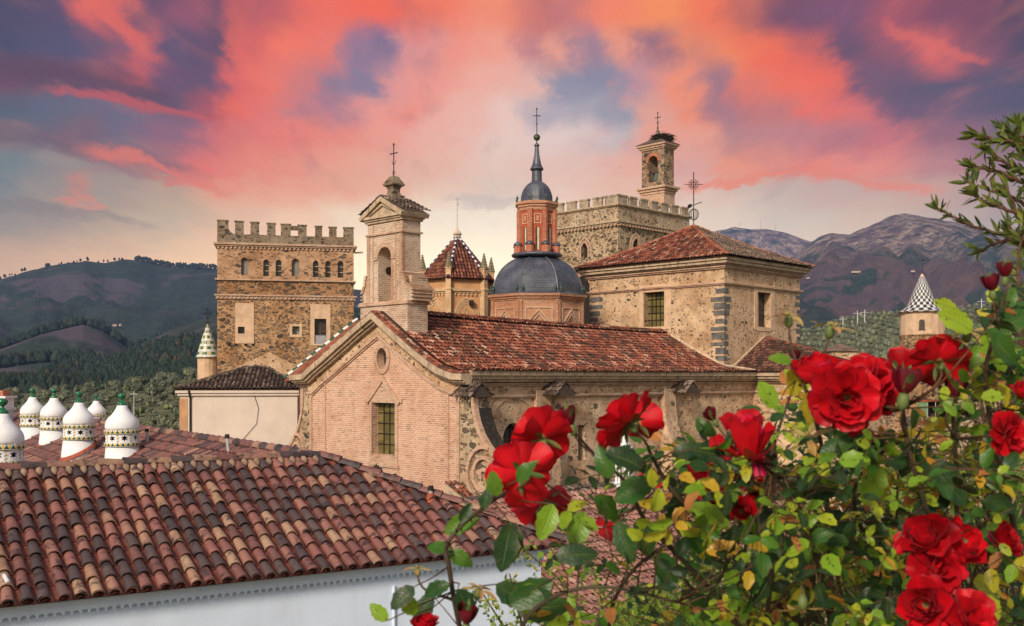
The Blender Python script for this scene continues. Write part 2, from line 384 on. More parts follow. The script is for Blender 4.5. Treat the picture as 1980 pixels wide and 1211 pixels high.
up = wn.mr(Uw, -.495, .495, 0, 1, False)
def lin(c): return tuple(((x/255)/12.92 if x/255 <= .04045 else ((x/255+.055)/1.055)**2.4) for x in c)
ROWS = [
 (500, [(0,(190,158,132)),(200,(208,172,142)),(380,(228,192,158)),(600,(250,222,190)),(760,(255,242,220)),(900,(255,244,226)),(1200,(250,235,220)),(1400,(226,210,196)),(1700,(214,196,184)),(1980,(190,170,165))]),
 (420, [(0,(150,140,128)),(90,(158,142,128)),(200,(182,160,138)),(320,(200,178,152)),(450,(235,190,160)),(580,(250,208,180)),(680,(252,226,202)),(860,(253,240,226)),(960,(255,244,232)),(1150,(252,228,214)),(1400,(232,214,202)),(1500,(214,200,192)),(1700,(216,192,178)),(1850,(192,172,166)),(1980,(170,155,155))]),
 (362, [(0,(132,138,140)),(100,(165,150,140)),(140,(205,142,122)),(190,(172,155,145)),(320,(196,165,145)),(420,(246,165,135)),(520,(250,172,138)),(650,(250,178,150)),(760,(251,190,164)),(870,(250,212,196)),(960,(238,215,208)),(1060,(250,215,205)),(1200,(250,200,182)),(1340,(240,205,195)),(1480,(215,190,185)),(1600,(212,182,178)),(1750,(215,175,165)),(1980,(175,150,150))]),
 (325, [(0,(120,132,138)),(120,(158,145,142)),(230,(165,125,122)),(320,(190,112,108)),(380,(246,120,98)),(440,(246,136,112)),(560,(250,155,128)),(700,(250,178,155)),(830,(250,195,178)),(960,(248,215,208)),(1120,(245,206,200)),(1220,(250,188,172)),(1340,(236,176,170)),(1400,(250,160,128)),(1480,(245,150,128)),(1560,(250,140,120)),(1680,(246,148,132)),(1800,(200,135,140)),(1980,(165,125,138))]),
 (265, [(0,(140,118,118)),(70,(118,94,104)),(160,(122,92,104)),(230,(112,100,128)),(320,(150,98,122)),(430,(225,115,108)),(530,(245,128,112)),(640,(246,142,126)),(740,(250,166,150)),(860,(251,192,184)),(970,(247,218,218)),(1080,(240,216,222)),(1180,(214,196,208)),(1270,(248,170,150)),(1350,(244,165,145)),(1430,(196,135,140)),(1530,(205,130,138)),(1620,(196,118,128)),(1700,(212,115,120)),(1800,(158,100,118)),(1980,(118,92,115))]),
 (215, [(0,(82,92,112)),(90,(95,98,122)),(180,(112,100,126)),(260,(105,98,130)),(340,(125,90,118)),(400,(205,88,92)),(450,(248,108,76)),(500,(235,120,112)),(580,(205,128,138)),(650,(190,130,150)),(730,(248,160,152)),(800,(251,152,138)),(900,(250,192,186)),(990,(246,210,212)),(1060,(190,180,202)),(1120,(178,172,196)),(1200,(158,160,188)),(1260,(236,170,158)),(1330,(251,148,112)),(1400,(176,122,138)),(1480,(212,122,118)),(1570,(246,112,88)),(1640,(225,112,110)),(1720,(112,82,112)),(1850,(104,82,112)),(1980,(84,74,100))]),
 (160, [(0,(116,66,84)),(80,(108,66,82)),(170,(132,70,86)),(250,(192,84,90)),(310,(112,72,106)),(400,(100,70,104)),(460,(220,96,92)),(510,(246,120,98)),(580,(215,124,126)),(650,(150,125,158)),(700,(135,125,165)),(760,(238,158,158)),(830,(250,160,150)),(940,(250,182,172)),(1040,(240,190,188)),(1090,(150,150,182)),(1170,(140,140,175)),(1240,(205,150,165)),(1310,(251,150,118)),(1380,(165,118,138)),(1450,(235,120,98)),(1540,(252,112,72)),(1600,(245,108,82)),(1680,(118,80,108)),(1780,(94,76,106)),(1900,(92,76,106)),(1980,(82,70,98))]),
 (95, [(0,(68,64,96)),(120,(80,74,110)),(220,(140,84,108)),(280,(222,102,94)),(340,(92,72,110)),(430,(102,68,96)),(490,(222,98,90)),(560,(250,116,92)),(640,(240,120,105)),(690,(150,120,158)),(740,(130,112,155)),(800,(225,150,158)),(880,(250,155,140)),(980,(250,168,155)),(1040,(205,135,145)),(1090,(245,165,150)),(1150,(165,130,158)),(1210,(240,155,135)),(1270,(140,105,135)),(1330,(225,135,110)),(1420,(252,138,80)),(1500,(250,112,66)),(1560,(215,98,85)),(1630,(105,72,102)),(1720,(150,80,102)),(1800,(228,104,94)),(1870,(150,80,98)),(1980,(80,62,92))]),
 (25, [(0,(74,64,96)),(110,(92,70,104)),(180,(224,98,90)),(230,(200,90,92)),(290,(110,72,105)),(360,(150,80,105)),(440,(108,70,98)),(510,(200,92,95)),(600,(244,110,88)),(720,(250,106,72)),(830,(252,122,88)),(950,(250,145,115)),(1050,(215,120,110)),(1110,(220,125,120)),(1180,(252,135,100)),(1290,(253,148,84)),(1370,(250,120,72)),(1440,(190,98,88)),(1520,(122,72,100)),(1620,(128,76,112)),(1720,(165,78,98)),(1850,(130,66,92)),(1980,(90,60,86))]),
 (-220, [(0,(80,72,105)),(300,(150,90,115)),(700,(240,130,110)),(1000,(215,135,130)),(1300,(245,150,110)),(1600,(140,90,115)),(1980,(95,70,100))]),
]
col = None; prev = None
for py, st in ROWS:
    c = wn.ramp(up, [(x/1980, lin(k)) for x, k in st], 'EASE')
    if col is None: col = c
    else: col = wn.mix(wn.mr(Vw, (HY-prev)/F, (HY-py)/F), col, c)
    prev = py
# finer light and dark wisps along the streaks
n3 = wn.noise(wn.mp(deck, (3.0, 1.1, 1), (1, 5, 0), (0, 0, -.15)), 2.0, 10, .6, .3)
hi = wn.mr(V, .10, .28)
col = wn.mix(wn.math('MULTIPLY', wn.mr(n3, .50, .75, 0, .26), hi), col, lin((255, 140, 95)))
col = wn.mix(wn.math('MULTIPLY', wn.mr(n3, .48, .25, 0, .28), hi), col, lin((95, 80, 115)))
# long drawn-out cloud bars
pv_ = wn.n('ShaderNodeCombineXYZ'); wn.l(Uw, pv_.inputs[0]); wn.l(Vw, pv_.inputs[1]); pv_ = pv_.outputs[0]
nb3 = wn.math('MULTIPLY_ADD', n3, 1.6, .2)
def bar(col, a, b, th, c, k, fade=.22):
    A_ = Vector(((a[0]-PX0)/F, (HY-a[1])/F, 0)); B_ = Vector(((b[0]-PX0)/F, (HY-b[1])/F, 0)); d = B_-A_; L2 = d.length_squared
    rel = wn.vm('SUBTRACT', pv_, tuple(A_)); dt = wn.n('ShaderNodeVectorMath', operation='DOT_PRODUCT'); wn.l(rel, dt.inputs[0]); dt.inputs[1].default_value = tuple(d/L2)
    t_ = dt.outputs['Value']; pr = wn.n('ShaderNodeVectorMath', operation='DOT_PRODUCT'); wn.l(rel, pr.inputs[0]); pr.inputs[1].default_value = (-d.y/math.sqrt(L2), d.x/math.sqrt(L2), 0)
    ds = wn.math('ABSOLUTE', pr.outputs['Value']); msk = wn.mr(wn.math('DIVIDE', ds, wn.math('MULTIPLY', nb3, th/F)), 1.0, .15)
    ends = wn.math('MULTIPLY', wn.mr(t_, -.02, fade), wn.mr(t_, 1.02, 1-fade))
    return wn.mix(wn.math('MULTIPLY', wn.math('MULTIPLY', msk, ends), k), col, lin(c))
for a, b, th, c, k in (((-420, 60), (470, 222), 44, (92, 58, 78), .85), ((60, 180), (470, 238), 16, (205, 85, 82), .75), ((-300, 190), (420, 352), 26, (110, 88, 100), .7), ((130, 285), (470, 375), 18, (245, 125, 98), .75),
                       ((120, -60), (300, 92), 24, (236, 105, 84), .7), ((1300, 362), (1570, 322), 15, (252, 140, 100), .8), ((1500, 322), (1830, 372), 15, (246, 138, 112), .75), ((1690, 40), (1910, 118), 20, (228, 104, 92), .65),
                       ((860, 392), (1060, 378), 18, (196, 186, 190), .5), ((-200, 360), (330, 440), 16, (128, 116, 112), .45), ((100, 370), (215, 408), 10, (226, 138, 108), .6), ((440, -40), (505, 260), 46, (246, 108, 84), .5), ((1380, 60), (1660, 170), 46, (250, 104, 66), .45)):
    col = bar(col, a, b, th, c, k)
# the rest of the dome: evening blue with pale cloud
nb = wn.noise(deck, .8, 5, .6)
rest = wn.mix(wn.mr(nb, .4, .65, .15, .6), nish, (.85, .62, .52))
front = wn.math('MULTIPLY', wn.mr(dy, .35, .75), wn.mr(V, 1.1, .5))
rest = wn.vm('SCALE', rest, sc=1.1)
col = wn.mix(1.0, col, wn.mix(wn.mr(V, .05, .20), (2.05, 1.84, 1.45), (1.05, .99, .80)), 'MULTIPLY')
fin = wn.mix(front, rest, col)
bg = wn.n('ShaderNodeBackground'); wn.l(fin, bg.inputs[0]); bg.inputs[1].default_value = SKYK = 1.0
wo = wn.n('ShaderNodeOutputWorld'); wn.l(bg.outputs[0], wo.inputs[0])
w.cycles.sampling_method = 'MANUAL'; w.cycles.sample_map_resolution = 512

sun = bpy.data.lights.new("sun", 'SUN'); suno = bpy.data.objects.new("sun", sun); COL.objects.link(suno)
sun.energy = 3.4; sun.angle = R(9); sun.color = (1.0, .85, .69)
sd = Vector((math.sin(SUN_AZ)*math.cos(SUN_EL), math.cos(SUN_AZ)*math.cos(SUN_EL), math.sin(SUN_EL)))
suno.rotation_euler = sd.to_track_quat('Z', 'Y').to_euler(); suno.location = (-30, -20, 40)

# ------------------------------------------------------------------ terrain
def interp(tab, x):
    if x <= tab[0][0]: return tab[0][1]
    for (a, b), (c, d) in zip(tab, tab[1:]):
        if x <= c: return b+(d-b)*(x-a)/(c-a)
    return tab[-1][1]
def sstep(a, b, x):
    t = min(1, max(0, (x-a)/(b-a))); return t*t*(3-2*t)
# (crest distance, foot distance, width behind, skyline table px->py, roughness)
LAY = [
 (2600, 1350, 1400, [(-1500,640),(-600,600),(-200,560),(0,537),(60,521),(120,509),(165,501),(205,506),(240,498),(300,508),(400,516),(480,530),(700,560),(900,640),(1000,760)], .035),
 (5200, 3700, 1600, [(1150,600),(1300,480),(1385,444),(1420,437),(1450,441),(1480,440),(1520,449),(1560,462),(1600,475),(1700,560),(1800,700)], .02),
 (3500, 900, 1800, [(900,760),(1100,640),(1300,600),(1400,560),(1480,520),(1540,492),(1565,470),(1585,455),(1610,449),(1645,451),(1690,431),(1730,417),(1750,413),(1800,422),(1850,428),(1900,441),(1980,458),(2200,470),(2600,520),(3500,600)], .035),
 (1250, 760, 500, [(-1500,660),(-300,660),(0,676),(80,645),(160,628),(200,640),(240,668),(300,700),(400,760)], .03),
 (1150, 520, 500, [(130,760),(200,705),(260,672),(330,637),(420,607),(560,590),(900,640),(1000,760)], .03),
 (330, 95, 260, [(-1500,740),(-200,768),(0,768),(100,762),(200,756),(300,742),(400,726),(560,716),(800,750),(900,790)], .015),
 (640, 230, 260, [(1300,760),(1500,652),(1560,640),(1620,620),(1700,609),(1800,604),(1900,592),(1980,582),(2300,560),(3000,600)], .02),
]
def terr(az, r):
    ca = math.cos(az); fr = ca > .15
    px = PX0+F*math.tan(az) if fr else (-9999 if az < 0 else 9999)
    x, y = r*math.sin(az), r*ca
    z = BASE-1.5*sstep(40, 300, r)
    n = noise.fractal((x/260, y/260, .3), .9, 2.1, 6)
    acc = z
    for k, (rc, rf, wb, tab, rough) in enumerate(LAY):
        wob = 1+.10*noise.noise((x/900+k, y/900, k*3.1))
        hz = (HY-interp(tab, px))/F*rc*(ca if fr else .3)
        if r <= rc:
            s = ((r-rf)/(rc-rf)) if r > rf else 0
            s = s**1.25*(1 + .0*wob)
        else: s = math.exp(-((r-rc)/wb)**2)
        rdg = (abs(noise.noise((x/420+9, y/620, k)))+.5*abs(noise.noise((x/170, y/260, k+4.0)))+.25*abs(noise.noise((x/75, y/110, k+7.0)))) if rc > 900 else .3
        h = z+(hz-z)*s - (rdg-.3)*rc*.055*(s*(1-s)**1.5*5.4)*min(1, max(0, hz/300)) + (n*rough*rc*.55*s*(1-s)*4*.6 if s < 1 else 0) + noise.fractal((x/70, y/70, 5), .8, 2.2, 4)*rough*rc*.05*s
        acc = max(acc, h)
    return acc
def terrain_xy(x, y): return terr(math.atan2(x, y), math.hypot(x, y))
mb = MB()
azs = [R(a) for a in np.concatenate([np.arange(-180, -40, 10), np.arange(-40, 40, .16), np.arange(40, 181, 10)])]
rs = [.5, 6, 20, 40] + list(np.geomspace(60, 7500, 190))
na, nr = len(azs), len(rs)
vsx = []
for r in rs:
    for a in azs: vsx.append((r*math.sin(a), r*math.cos(a), terr(a, r) if r > 60 else BASE-.3))
fs = [(j*na+i, j*na+i+1, (j+1)*na+i+1, (j+1)*na+i) for j in range(nr-1) for i in range(na-1)]
mb.v = vsx; mb.f = fs; mb.c = [0.5]*len(fs)
t = NT('hill_ground'); o = t.obj()
sp = t.n('ShaderNodeSeparateXYZ'); t.l(o, sp.inputs[0])
rr = t.vm('LENGTH', o); ln = t.t.nodes[-1].outputs['Value']
big = t.noise(o, .0032, 7, .62, 1.2); med = t.noise(o, .014, 6, .62, .5); fine = t.noise(o, .06, 5, .7); ff = t.noise(o, .35, 4, .7)
scrub = t.mix(t.mr(med, .35, .65), (.085, .050, .060), (.12, .072, .060))
scrub = t.mix(t.mr(fine, .35, .7, 0, .6), scrub, (.05, .045, .04))
scrub = t.mix(t.mr(sp.outputs[0], 100, -500, 0, .6), scrub, (.050, .052, .066))  # left hills: blue of distance haze is put into the scrub colour
forest = t.mix(t.mr(fine, .35, .65), (.010, .022, .018), (.026, .045, .026))
c = t.mix(t.mr(t.math('ADD', big, t.mr(sp.outputs[0], -700, 600, -.055, .02)), .48, .53), forest, scrub)
rk_ = t.noise(t.mp(o, (1, 1, .4)), .03, 7, .75, 1.5); rock = t.mix(t.mr(rk_, .42, .58), (.07, .055, .055), (.36, .26, .20))
c = t.mix(t.math('MULTIPLY', t.math('MULTIPLY', t.mr(sp.outputs[2], 200, 430), t.mr(med, .40, .56)), t.mr(sp.outputs[0], 100, 700)), c, rock)
c = t.mix(t.math('MULTIPLY', t.mr(big, .58, .66), t.mr(med, .55, .62)), c, (.17, .105, .08))
olive = t.mix(t.mr(ff, .35, .65), (.08, .10, .045), (.17, .16, .09))
olive = t.mix(t.mr(fine, .5, .65), olive, (.09, .095, .04))
c = t.mix(t.mr(ln, 560, 760), olive, c)
MAT['ground'] = t.done(t.pbsdf(c, .95, t.bump(t.math('ADD', t.math('MULTIPLY', med, 3.0), fine), 1.0, 5.0)))
ground = mb.build('ground', MAT['ground'], smooth=True, kind='structure'); props(ground, 'ground with scrub hills and mountains')

# woods on the mid hills: many small crowns, one mass
def blobs(mb, P, hts, conic, seed, seg=6):
    g = random.Random(seed)
    for p, h in zip(P, hts):
        rr_ = h*g.uniform(.34, .5); a0 = g.random()*6.28; c = g.random()
        if conic: prof = [(.5, .05), (1, .3), (.75, .6), (.35, .88)]
        else: prof = [(.55, .12), (1, .4), (.9, .7), (.45, .95)]
        vs_ = []; f_ = []
        for q, zz in prof:
            for k in range(seg):
                a = a0+6.283*k/seg; jr = rr_*q*g.uniform(.75, 1.2)
                vs_.append((p[0]+jr*math.cos(a), p[1]+jr*math.sin(a), p[2]+h*zz*g.uniform(.95, 1.06)-h*.1))
        vs_.append((p[0], p[1], p[2]+h*1.0))
        for i in range(len(prof)-1):
            for k in range(seg): f_.append((i*seg+k, i*seg+(k+1) % seg, (i+1)*seg+(k+1) % seg, (i+1)*seg+k))
        b_ = (len(prof)-1)*seg
        for k in range(seg): f_.append((b_+k, b_+(k+1) % seg, len(vs_)-1))
        mb.add(vs_, f_, c)
def M_leafmass(name, stops, sc=1.2):
    t = NT(name); o = t.obj(); c = t.ramp(t.rnd(), stops)
    n = t.noise(o, sc, 4, .7)
    c = t.mix(t.mr(n, .4, .65, 0, .7), c, t.mix(.65, c, (.005, .008, .005)))
    return t.done(t.pbsdf(c, .9, t.bump(n, 1.0, .6/sc)))
MAT['wood_mass'] = M_leafmass('far_woods', [(0, (.012, .024, .016)), (.6, (.02, .04, .022)), (.93, (.035, .055, .025)), (1, (.10, .06, .035))], .25)
g = random.Random(3); P = []; H = []
while len(P) < 9000:
    px = g.uniform(-120, 900); r = g.uniform(560, 1300)
    az = math.atan((px-PX0)/F)
    x, y = r*math.sin(az), r*math.cos(az)
    if noise.fractal((x/170, y/170, 8), .9, 2, 3) < -.08: continue
    if noise.noise((x/420, y/420, 2)) < -.28: continue
    P.append((x, y, terr(az, r))); H.append(g.uniform(7, 13))
m = MB(); blobs(m, P, H, True, 1, 5)
m.build('woods', MAT['wood_mass'], label='dark green pine woods covering the lower hills', cat='woods', kind='stuff')
# skyline trees on the far crest
m = MB(); P = []; H = []
for k in range(230):
    px = g.uniform(-60, 420) if k % 5 == 0 else g.uniform(262, 420); az = math.atan((px-PX0)/F); r = 2600+g.uniform(-50, 40)
    P.append((r*math.sin(az), r*math.cos(az), terr(az, r))); H.append(g.uniform(4, 9)*(1.3 if g.random() < .2 else 1))
blobs(m, P, H, False, 5, 5)
m.build('crest_woods', MAT['wood_mass'], label='thin line of trees along the blue hill crest', cat='woods', kind='stuff')

# olive trees, one object each
MAT['olive'] = M_leafmass('olive_leaf', [(0, (.075, .09, .055)), (.5, (.14, .16, .10)), (.85, (.22, .24, .16)), (1, (.17, .20, .05))], 1.6)
def crown_mesh(seed, n=260, R0=1.0):
    g = random.Random(seed); m = MB()
    lobes = [(g.uniform(-.5, .5), g.uniform(-.5, .5), g.uniform(.75, 1.35), g.uniform(.42, .62)) for _ in range(7)]
    for _ in range(n):
        lx, ly, lz, lr = g.choice(lobes)
        d = Vector((g.gauss(0, 1), g.gauss(0, 1), g.gauss(0, 1))).normalized(); rr = lr*(.75+.3*g.random())
        c = Vector((lx, ly, lz))+d*rr; c.z = max(c.z, .35)
        a = d.orthogonal().normalized(); b = d.cross(a); s = g.uniform(.10, .19)
        a, b = (a*math.cos(1)+b*math.sin(1)), b
        tl = Vector((g.uniform(-.3, .3), g.uniform(-.3, .3), g.uniform(-.2, .5)))*s
        m.add([c-a*s, c+b*s*.8+tl, c+a*s, c-b*s*.8-tl*.5], [(0, 1, 2, 3)], min(1, max(0, g.gauss(.45, .25))))
    for lx, ly, lz, lr in lobes: blobs(m, [(lx, ly, lz-lr)], [lr*1.7], False, seed+int(lz*99), 6)
    m.tube([(0, 0, -.2), (.05, .03, .5), (-.03, .0, .9)], [.13, .09, .06], 5, .1)
    return m
olives = [crown_mesh(k).build('olive_tree', MAT['olive']) for k in range(4)]
spots = []
tries = 0
while len(spots) < 280 and tries < 9000:
    tries += 1
    px = g.uniform(-40, 620); r = g.uniform(110, 345)
    az = math.atan((px-PX0)/F); x, y = r*math.sin(az), r*math.cos(az)
    if any((x-a)**2+(y-b)**2 < 5.5**2 for a, b, c in spots): continue
    spots.append((x, y, terr(az, r)))
for k, (x, y, z) in enumerate(spots):
    o = olives[k % 4] if k < 4 else olives[k % 4].copy()
    if k >= 4: COL.objects.link(o)
    s = g.uniform(1.3, 2.3); o.location = (x, y, z-.15); o.scale = (s*g.uniform(.9, 1.2), s*g.uniform(.9, 1.2), s*g.uniform(.8, 1.0)); o.rotation_euler = (0, 0, g.random()*6.28)
    props(o, 'grey green olive tree on the slope behind the white chimneys', 'olive tree', 'olive trees on the near slope')
m = MB(); P = []; H = []
while len(P) < 4200:
    px = g.uniform(1480, 2500); r = g.uniform(270, 660); az = math.atan((px-PX0)/F)
    x, y = r*math.sin(az), r*math.cos(az)
    x = round(x/7.5)*7.5+g.uniform(-1.2, 1.2); y = round(y/9)*9+g.uniform(-1.2, 1.2)
    P.append((x, y, terrain_xy(x, y))); H.append(g.uniform(1.6, 3.0))
blobs(m, P, H, False, 9, 6)
m.build('olive_grove', MAT['olive'], label='rows of small olive bushes covering the far slope by the checkered turret', cat='olive grove', kind='stuff')

# haze
hz = MB(); hz.box(-5200, 5200, -60, 5700, -60, 840)
hm = bpy.data.materials.new('haze_air'); hm.use_nodes = True; hm.node_tree.nodes.clear()
ho = hm.node_tree.nodes.new('ShaderNodeOutputMaterial'); pv = hm.node_tree.nodes.new('ShaderNodeVolumePrincipled')
pv.inputs['Color'].default_value = (.32, .50, 1.0, 1); pv.inputs['Density'].default_value = .000075; pv.inputs['Anisotropy'].default_value = 0
hm.node_tree.links.new(pv.outputs[0], ho.inputs['Volume'])
HAZE = hz.build('haze', hm, kind='stuff', label='thin blue evening haze over the hills', cat='haze')
# ------------------------------------------------------------------ building helpers
def sweep(mb, poly, off0, off1, y0, y1, to3, col=.5, closed=False):
    """a moulding that follows a 2-D outline (x,z): between two offsets from it, from depth y0 to y1"""
    n = len(poly); P = [Vector(p) for p in poly]; nr = []
    for i in range(n):
        a = P[i]-P[i-1] if (i > 0 or closed) else P[1]-P[0]
        b = P[(i+1) % n]-P[i] if (i < n-1 or closed) else P[-1]-P[-2]
        a = a.normalized(); b = b.normalized(); t = (a+b).normalized() if (a+b).length > 1e-6 else a
        k = 1/max(.35, t.dot(a)); nr.append(Vector((t.y, -t.x))*k)
    A = [P[i]+nr[i]*off0 for i in range(n)]; B = [P[i]+nr[i]*off1 for i in range(n)]
    vs = []
    for i in range(n):
        for q in (A[i], B[i]):
            for y in (y0, y1): vs.append(to3(q.x, q.y, y))
    fs = []
    for i in range(n if closed else n-1):
        j = (i+1) % n
        a, b = 4*i, 4*j
        fs += [(a, b, b+2, a+2), (a+1, a+3, b+3, b+1), (a, a+1, b+1, b), (a+2, b+2, b+3, a+3)]
    if not closed: fs += [(0, 2, 3, 1), (4*n-4, 4*n-3, 4*n-1, 4*n-2)]
    mb.add(vs, fs, col)

def optop(op, x):
    k = op.get('k', 'rect'); x0, x1, z1 = op['x0'], op['x1'], op['z1']; c = (x0+x1)/2; wd = x1-x0
    if k == 'rect': return z1
    if k == 'round':
        r = wd/2; return z1-r+math.sqrt(max(0, r*r-(x-c)**2))
    if k == 'oval':
        r = wd/2; h = (z1-op['z0'])/2; return (z1+op['z0'])/2+h*math.sqrt(max(0, 1-((x-c)/r)**2))
    sp = z1-.866*wd
    return sp+math.sqrt(max(0, wd*wd-(abs(x-c)+wd/2)**2))
def opbot(op, x):
    if op.get('k') == 'oval':
        r = (op['x1']-op['x0'])/2; c = (op['x1']+op['x0'])/2; h = (op['z1']-op['z0'])/2
        return (op['z1']+op['z0'])/2-h*math.sqrt(max(0, 1-((x-c)/r)**2))
    return op['z0']
def opx(op):
    if op.get('k', 'rect') == 'rect': return [op['x0'], op['x1']]
    c = (op['x0']+op['x1'])/2; r = (op['x1']-op['x0'])/2
    return [c-r*math.cos(math.pi*i/12) for i in range(13)]
def opoutline(op, grow=0.0):
    o = dict(op); o['x0'] -= grow; o['x1'] += grow; o['z1'] += grow
    if o.get('k') == 'oval': o['z0'] -= grow
    xs = opx(o)
    if o.get('k') == 'oval':
        return [(x, optop(o, x)) for x in xs]+[(x, opbot(o, x)) for x in reversed(xs[1:-1])]
    top = [(x, optop(o, x)) for x in xs]
    return [(o['x0'], o['z0'])]+top+[(o['x1'], o['z0'])]
def wall(mb, to3, x0, x1, z0, top, ops=(), depth=.4, reveal=None, back=False):
    """a wall face with real openings and their reveals; to3(x, z, d) with d running inwards"""
    if not isinstance(top, (list, tuple)): top = [(x0, top), (x1, top)]
    xs = {x0, x1} | {p[0] for p in top if x0 < p[0] < x1}
    for op in ops: xs |= {x for x in opx(op) if x0 < x < x1}
    xs = sorted(xs); rv = reveal or mb
    for a, b in zip(xs, xs[1:]):
        if b-a < 1e-6: continue
        m = (a+b)/2; here = sorted([o for o in ops if o['x0'] < m < o['x1']], key=lambda o: o['z0'])
        la, lb = z0, z0
        for o in here:
            ba, bb = opbot(o, a), opbot(o, b)
            if max(ba-la, bb-lb) > 1e-5: mb.quad(to3(a, la, 0), to3(b, lb, 0), to3(b, bb, 0), to3(a, ba, 0))
            la, lb = optop(o, a), optop(o, b)
        ta, tb = interp(top, a), interp(top, b)
        mb.quad(to3(a, la, 0), to3(b, lb, 0), to3(b, tb, 0), to3(a, ta, 0))
    for o in ops:
        ol = opoutline(o); n = len(ol)
        for i in range(n):
            p, q = ol[i], ol[(i+1) % n]
            rv.quad(to3(p[0], p[1], 0), to3(q[0], q[1], 0), to3(q[0], q[1], depth), to3(p[0], p[1], depth))
def pane(op, to3, d, mat, parent, name='window', muntins=(0, 0), bar=.03, label=None, mmat=None, th=.05):
    m = MB(); m.prism(opoutline(op, .01), to3, d, d+.02); o = recalc(m.build(name, mat, parent))
    nx, nz = muntins
    if nx or nz:
        m = MB(); w_ = op['x1']-op['x0']; h_ = op['z1']-op['z0']
        for i in range(1, nx+1):
            x = op['x0']+w_*i/(nx+1); m.prism([(x-bar/2, op['z0']), (x+bar/2, op['z0']), (x+bar/2, optop(op, x)), (x-bar/2, optop(op, x))], to3, d-th, d-.004)
        for i in range(1, nz+1):
            z = op['z0']+h_*i/(nz+1); m.prism([(op['x0'], z-bar/2), (op['x1'], z-bar/2), (op['x1'], z+bar/2), (op['x0'], z+bar/2)], to3, d-th-.004, d-.006)
        f = m.build('frame', mmat or MAT['iron'], o, keep=True, dz=0)
        for v in f.data.vertices: v.co.z -= parent.location.z
        recalc(f)
    return o

def tiles(P, a0, a1, s0, s1, inside, W=.235, L=.38, R0=.092, seg=6, seed=1, sag=.0, jit=.012, pan=None, rnd=None, thick=.016, flip=.03):
    """rows of curved cover tiles laid on the surface P(a, s); returns (covers, channels)"""
    g = random.Random(seed); mb = MB(); pm = MB()
    nc = max(1, int(round((a1-a0)/W))); W = (a1-a0)/nc; nrw = max(1, int(math.ceil((s1-s0)/L)))
    def fr(a, s):
        p = Vector(P(a, s)); ta = (Vector(P(a+.02, s))-Vector(P(a-.02, s))).normalized(); ts = (Vector(P(a, s+.02))-Vector(P(a, s-.02))).normalized()
        n = ta.cross(ts); n.normalize()
        if n.z < 0: n = -n
        return p, ta, ts, n
    for i in range(nc):
        a = a0+(i+.5)*W
        for j in range(nrw):
            s = s0+j*L
            if not inside(a, s+L*.5): continue
            p, ta, ts, n = fr(a+g.gauss(0, jit*.4), s)
            le = min(L*1.12, s1-s+.04)
            c = rnd(i, j, g) if rnd else g.random()
            sk = g.gauss(0, jit); l0 = R0*.80; l1 = R0*1.06; lift0 = .0; lift1 = flip+abs(g.gauss(0, jit*.5))
            vs = []
            for (dd, rad, lf, sh) in ((0, l0, lift0, 0), (le, l1, lift1, sk)):
                for k in range(seg+1):
                    th = math.pi*k/seg
                    vs.append(p+ts*dd+ta*(math.cos(th)*rad+sh)+n*(math.sin(th)*rad*.92+lf))
            fs = [(k, k+1, seg+2+k, seg+1+k) for k in range(seg)]
            b = 2*(seg+1)
            for k in range(seg+1):
                th = math.pi*k/seg; rad = l1-thick
                vs.append(p+ts*(le)+ta*(math.cos(th)*rad+sk)+n*(math.sin(th)*rad*.92+lift1-.004))
            fs += [(seg+1+k, seg+2+k, b+k+1, b+k) for k in range(seg)]
            mb.add(vs, fs, c)
            # channel between this column and the next
            q = p+ta*(W*.5); h = -.012; hw = W*.5
            vs = []
            for dd, lf in ((0, 0), (le, .022)):
                vs += [q+ts*dd-ta*hw+n*(.03+lf), q+ts*dd-ta*hw*.45+n*(h+lf), q+ts*dd+ta*hw*.45+n*(h+lf), q+ts*dd+ta*hw+n*(.03+lf)]
            pm.add(vs, [(0, 1, 5, 4), (1, 2, 6, 5), (2, 3, 7, 6)], g.random())
    return mb, pm
def ridge_tiles(mb, p0, p1, rad=.12, L=.4, seg=6, seed=2, rnd=None, lift=.0):
    g = random.Random(seed); p0, p1 = Vector(p0), Vector(p1); d = p1-p0; n = max(1, int(round(d.length/L))); d = d/n
    t = d.normalized(); side = t.cross(Vector((0, 0, 1))).normalized(); up_ = side.cross(t).normalized()
    if up_.z < 0: up_ = -up_
    for i in range(n):
        c = rnd(i, g) if rnd else g.random(); vs = []
        a = p0+d*i; jx = g.gauss(0, .006)
        for dd, r_, lf in ((0, rad, .025+lift), (d.length*1.08, rad*.85, lift)):
            for k in range(seg+1):
                th = math.pi*k/seg; vs.append(a+t*dd+side*(math.cos(th)*r_+jx)+up_*(math.sin(th)*r_+lf-.03))
        mb.add(vs, [(k, k+1, seg+2+k, seg+1+k) for k in range(seg)]+[tuple(range(seg+1))], c)

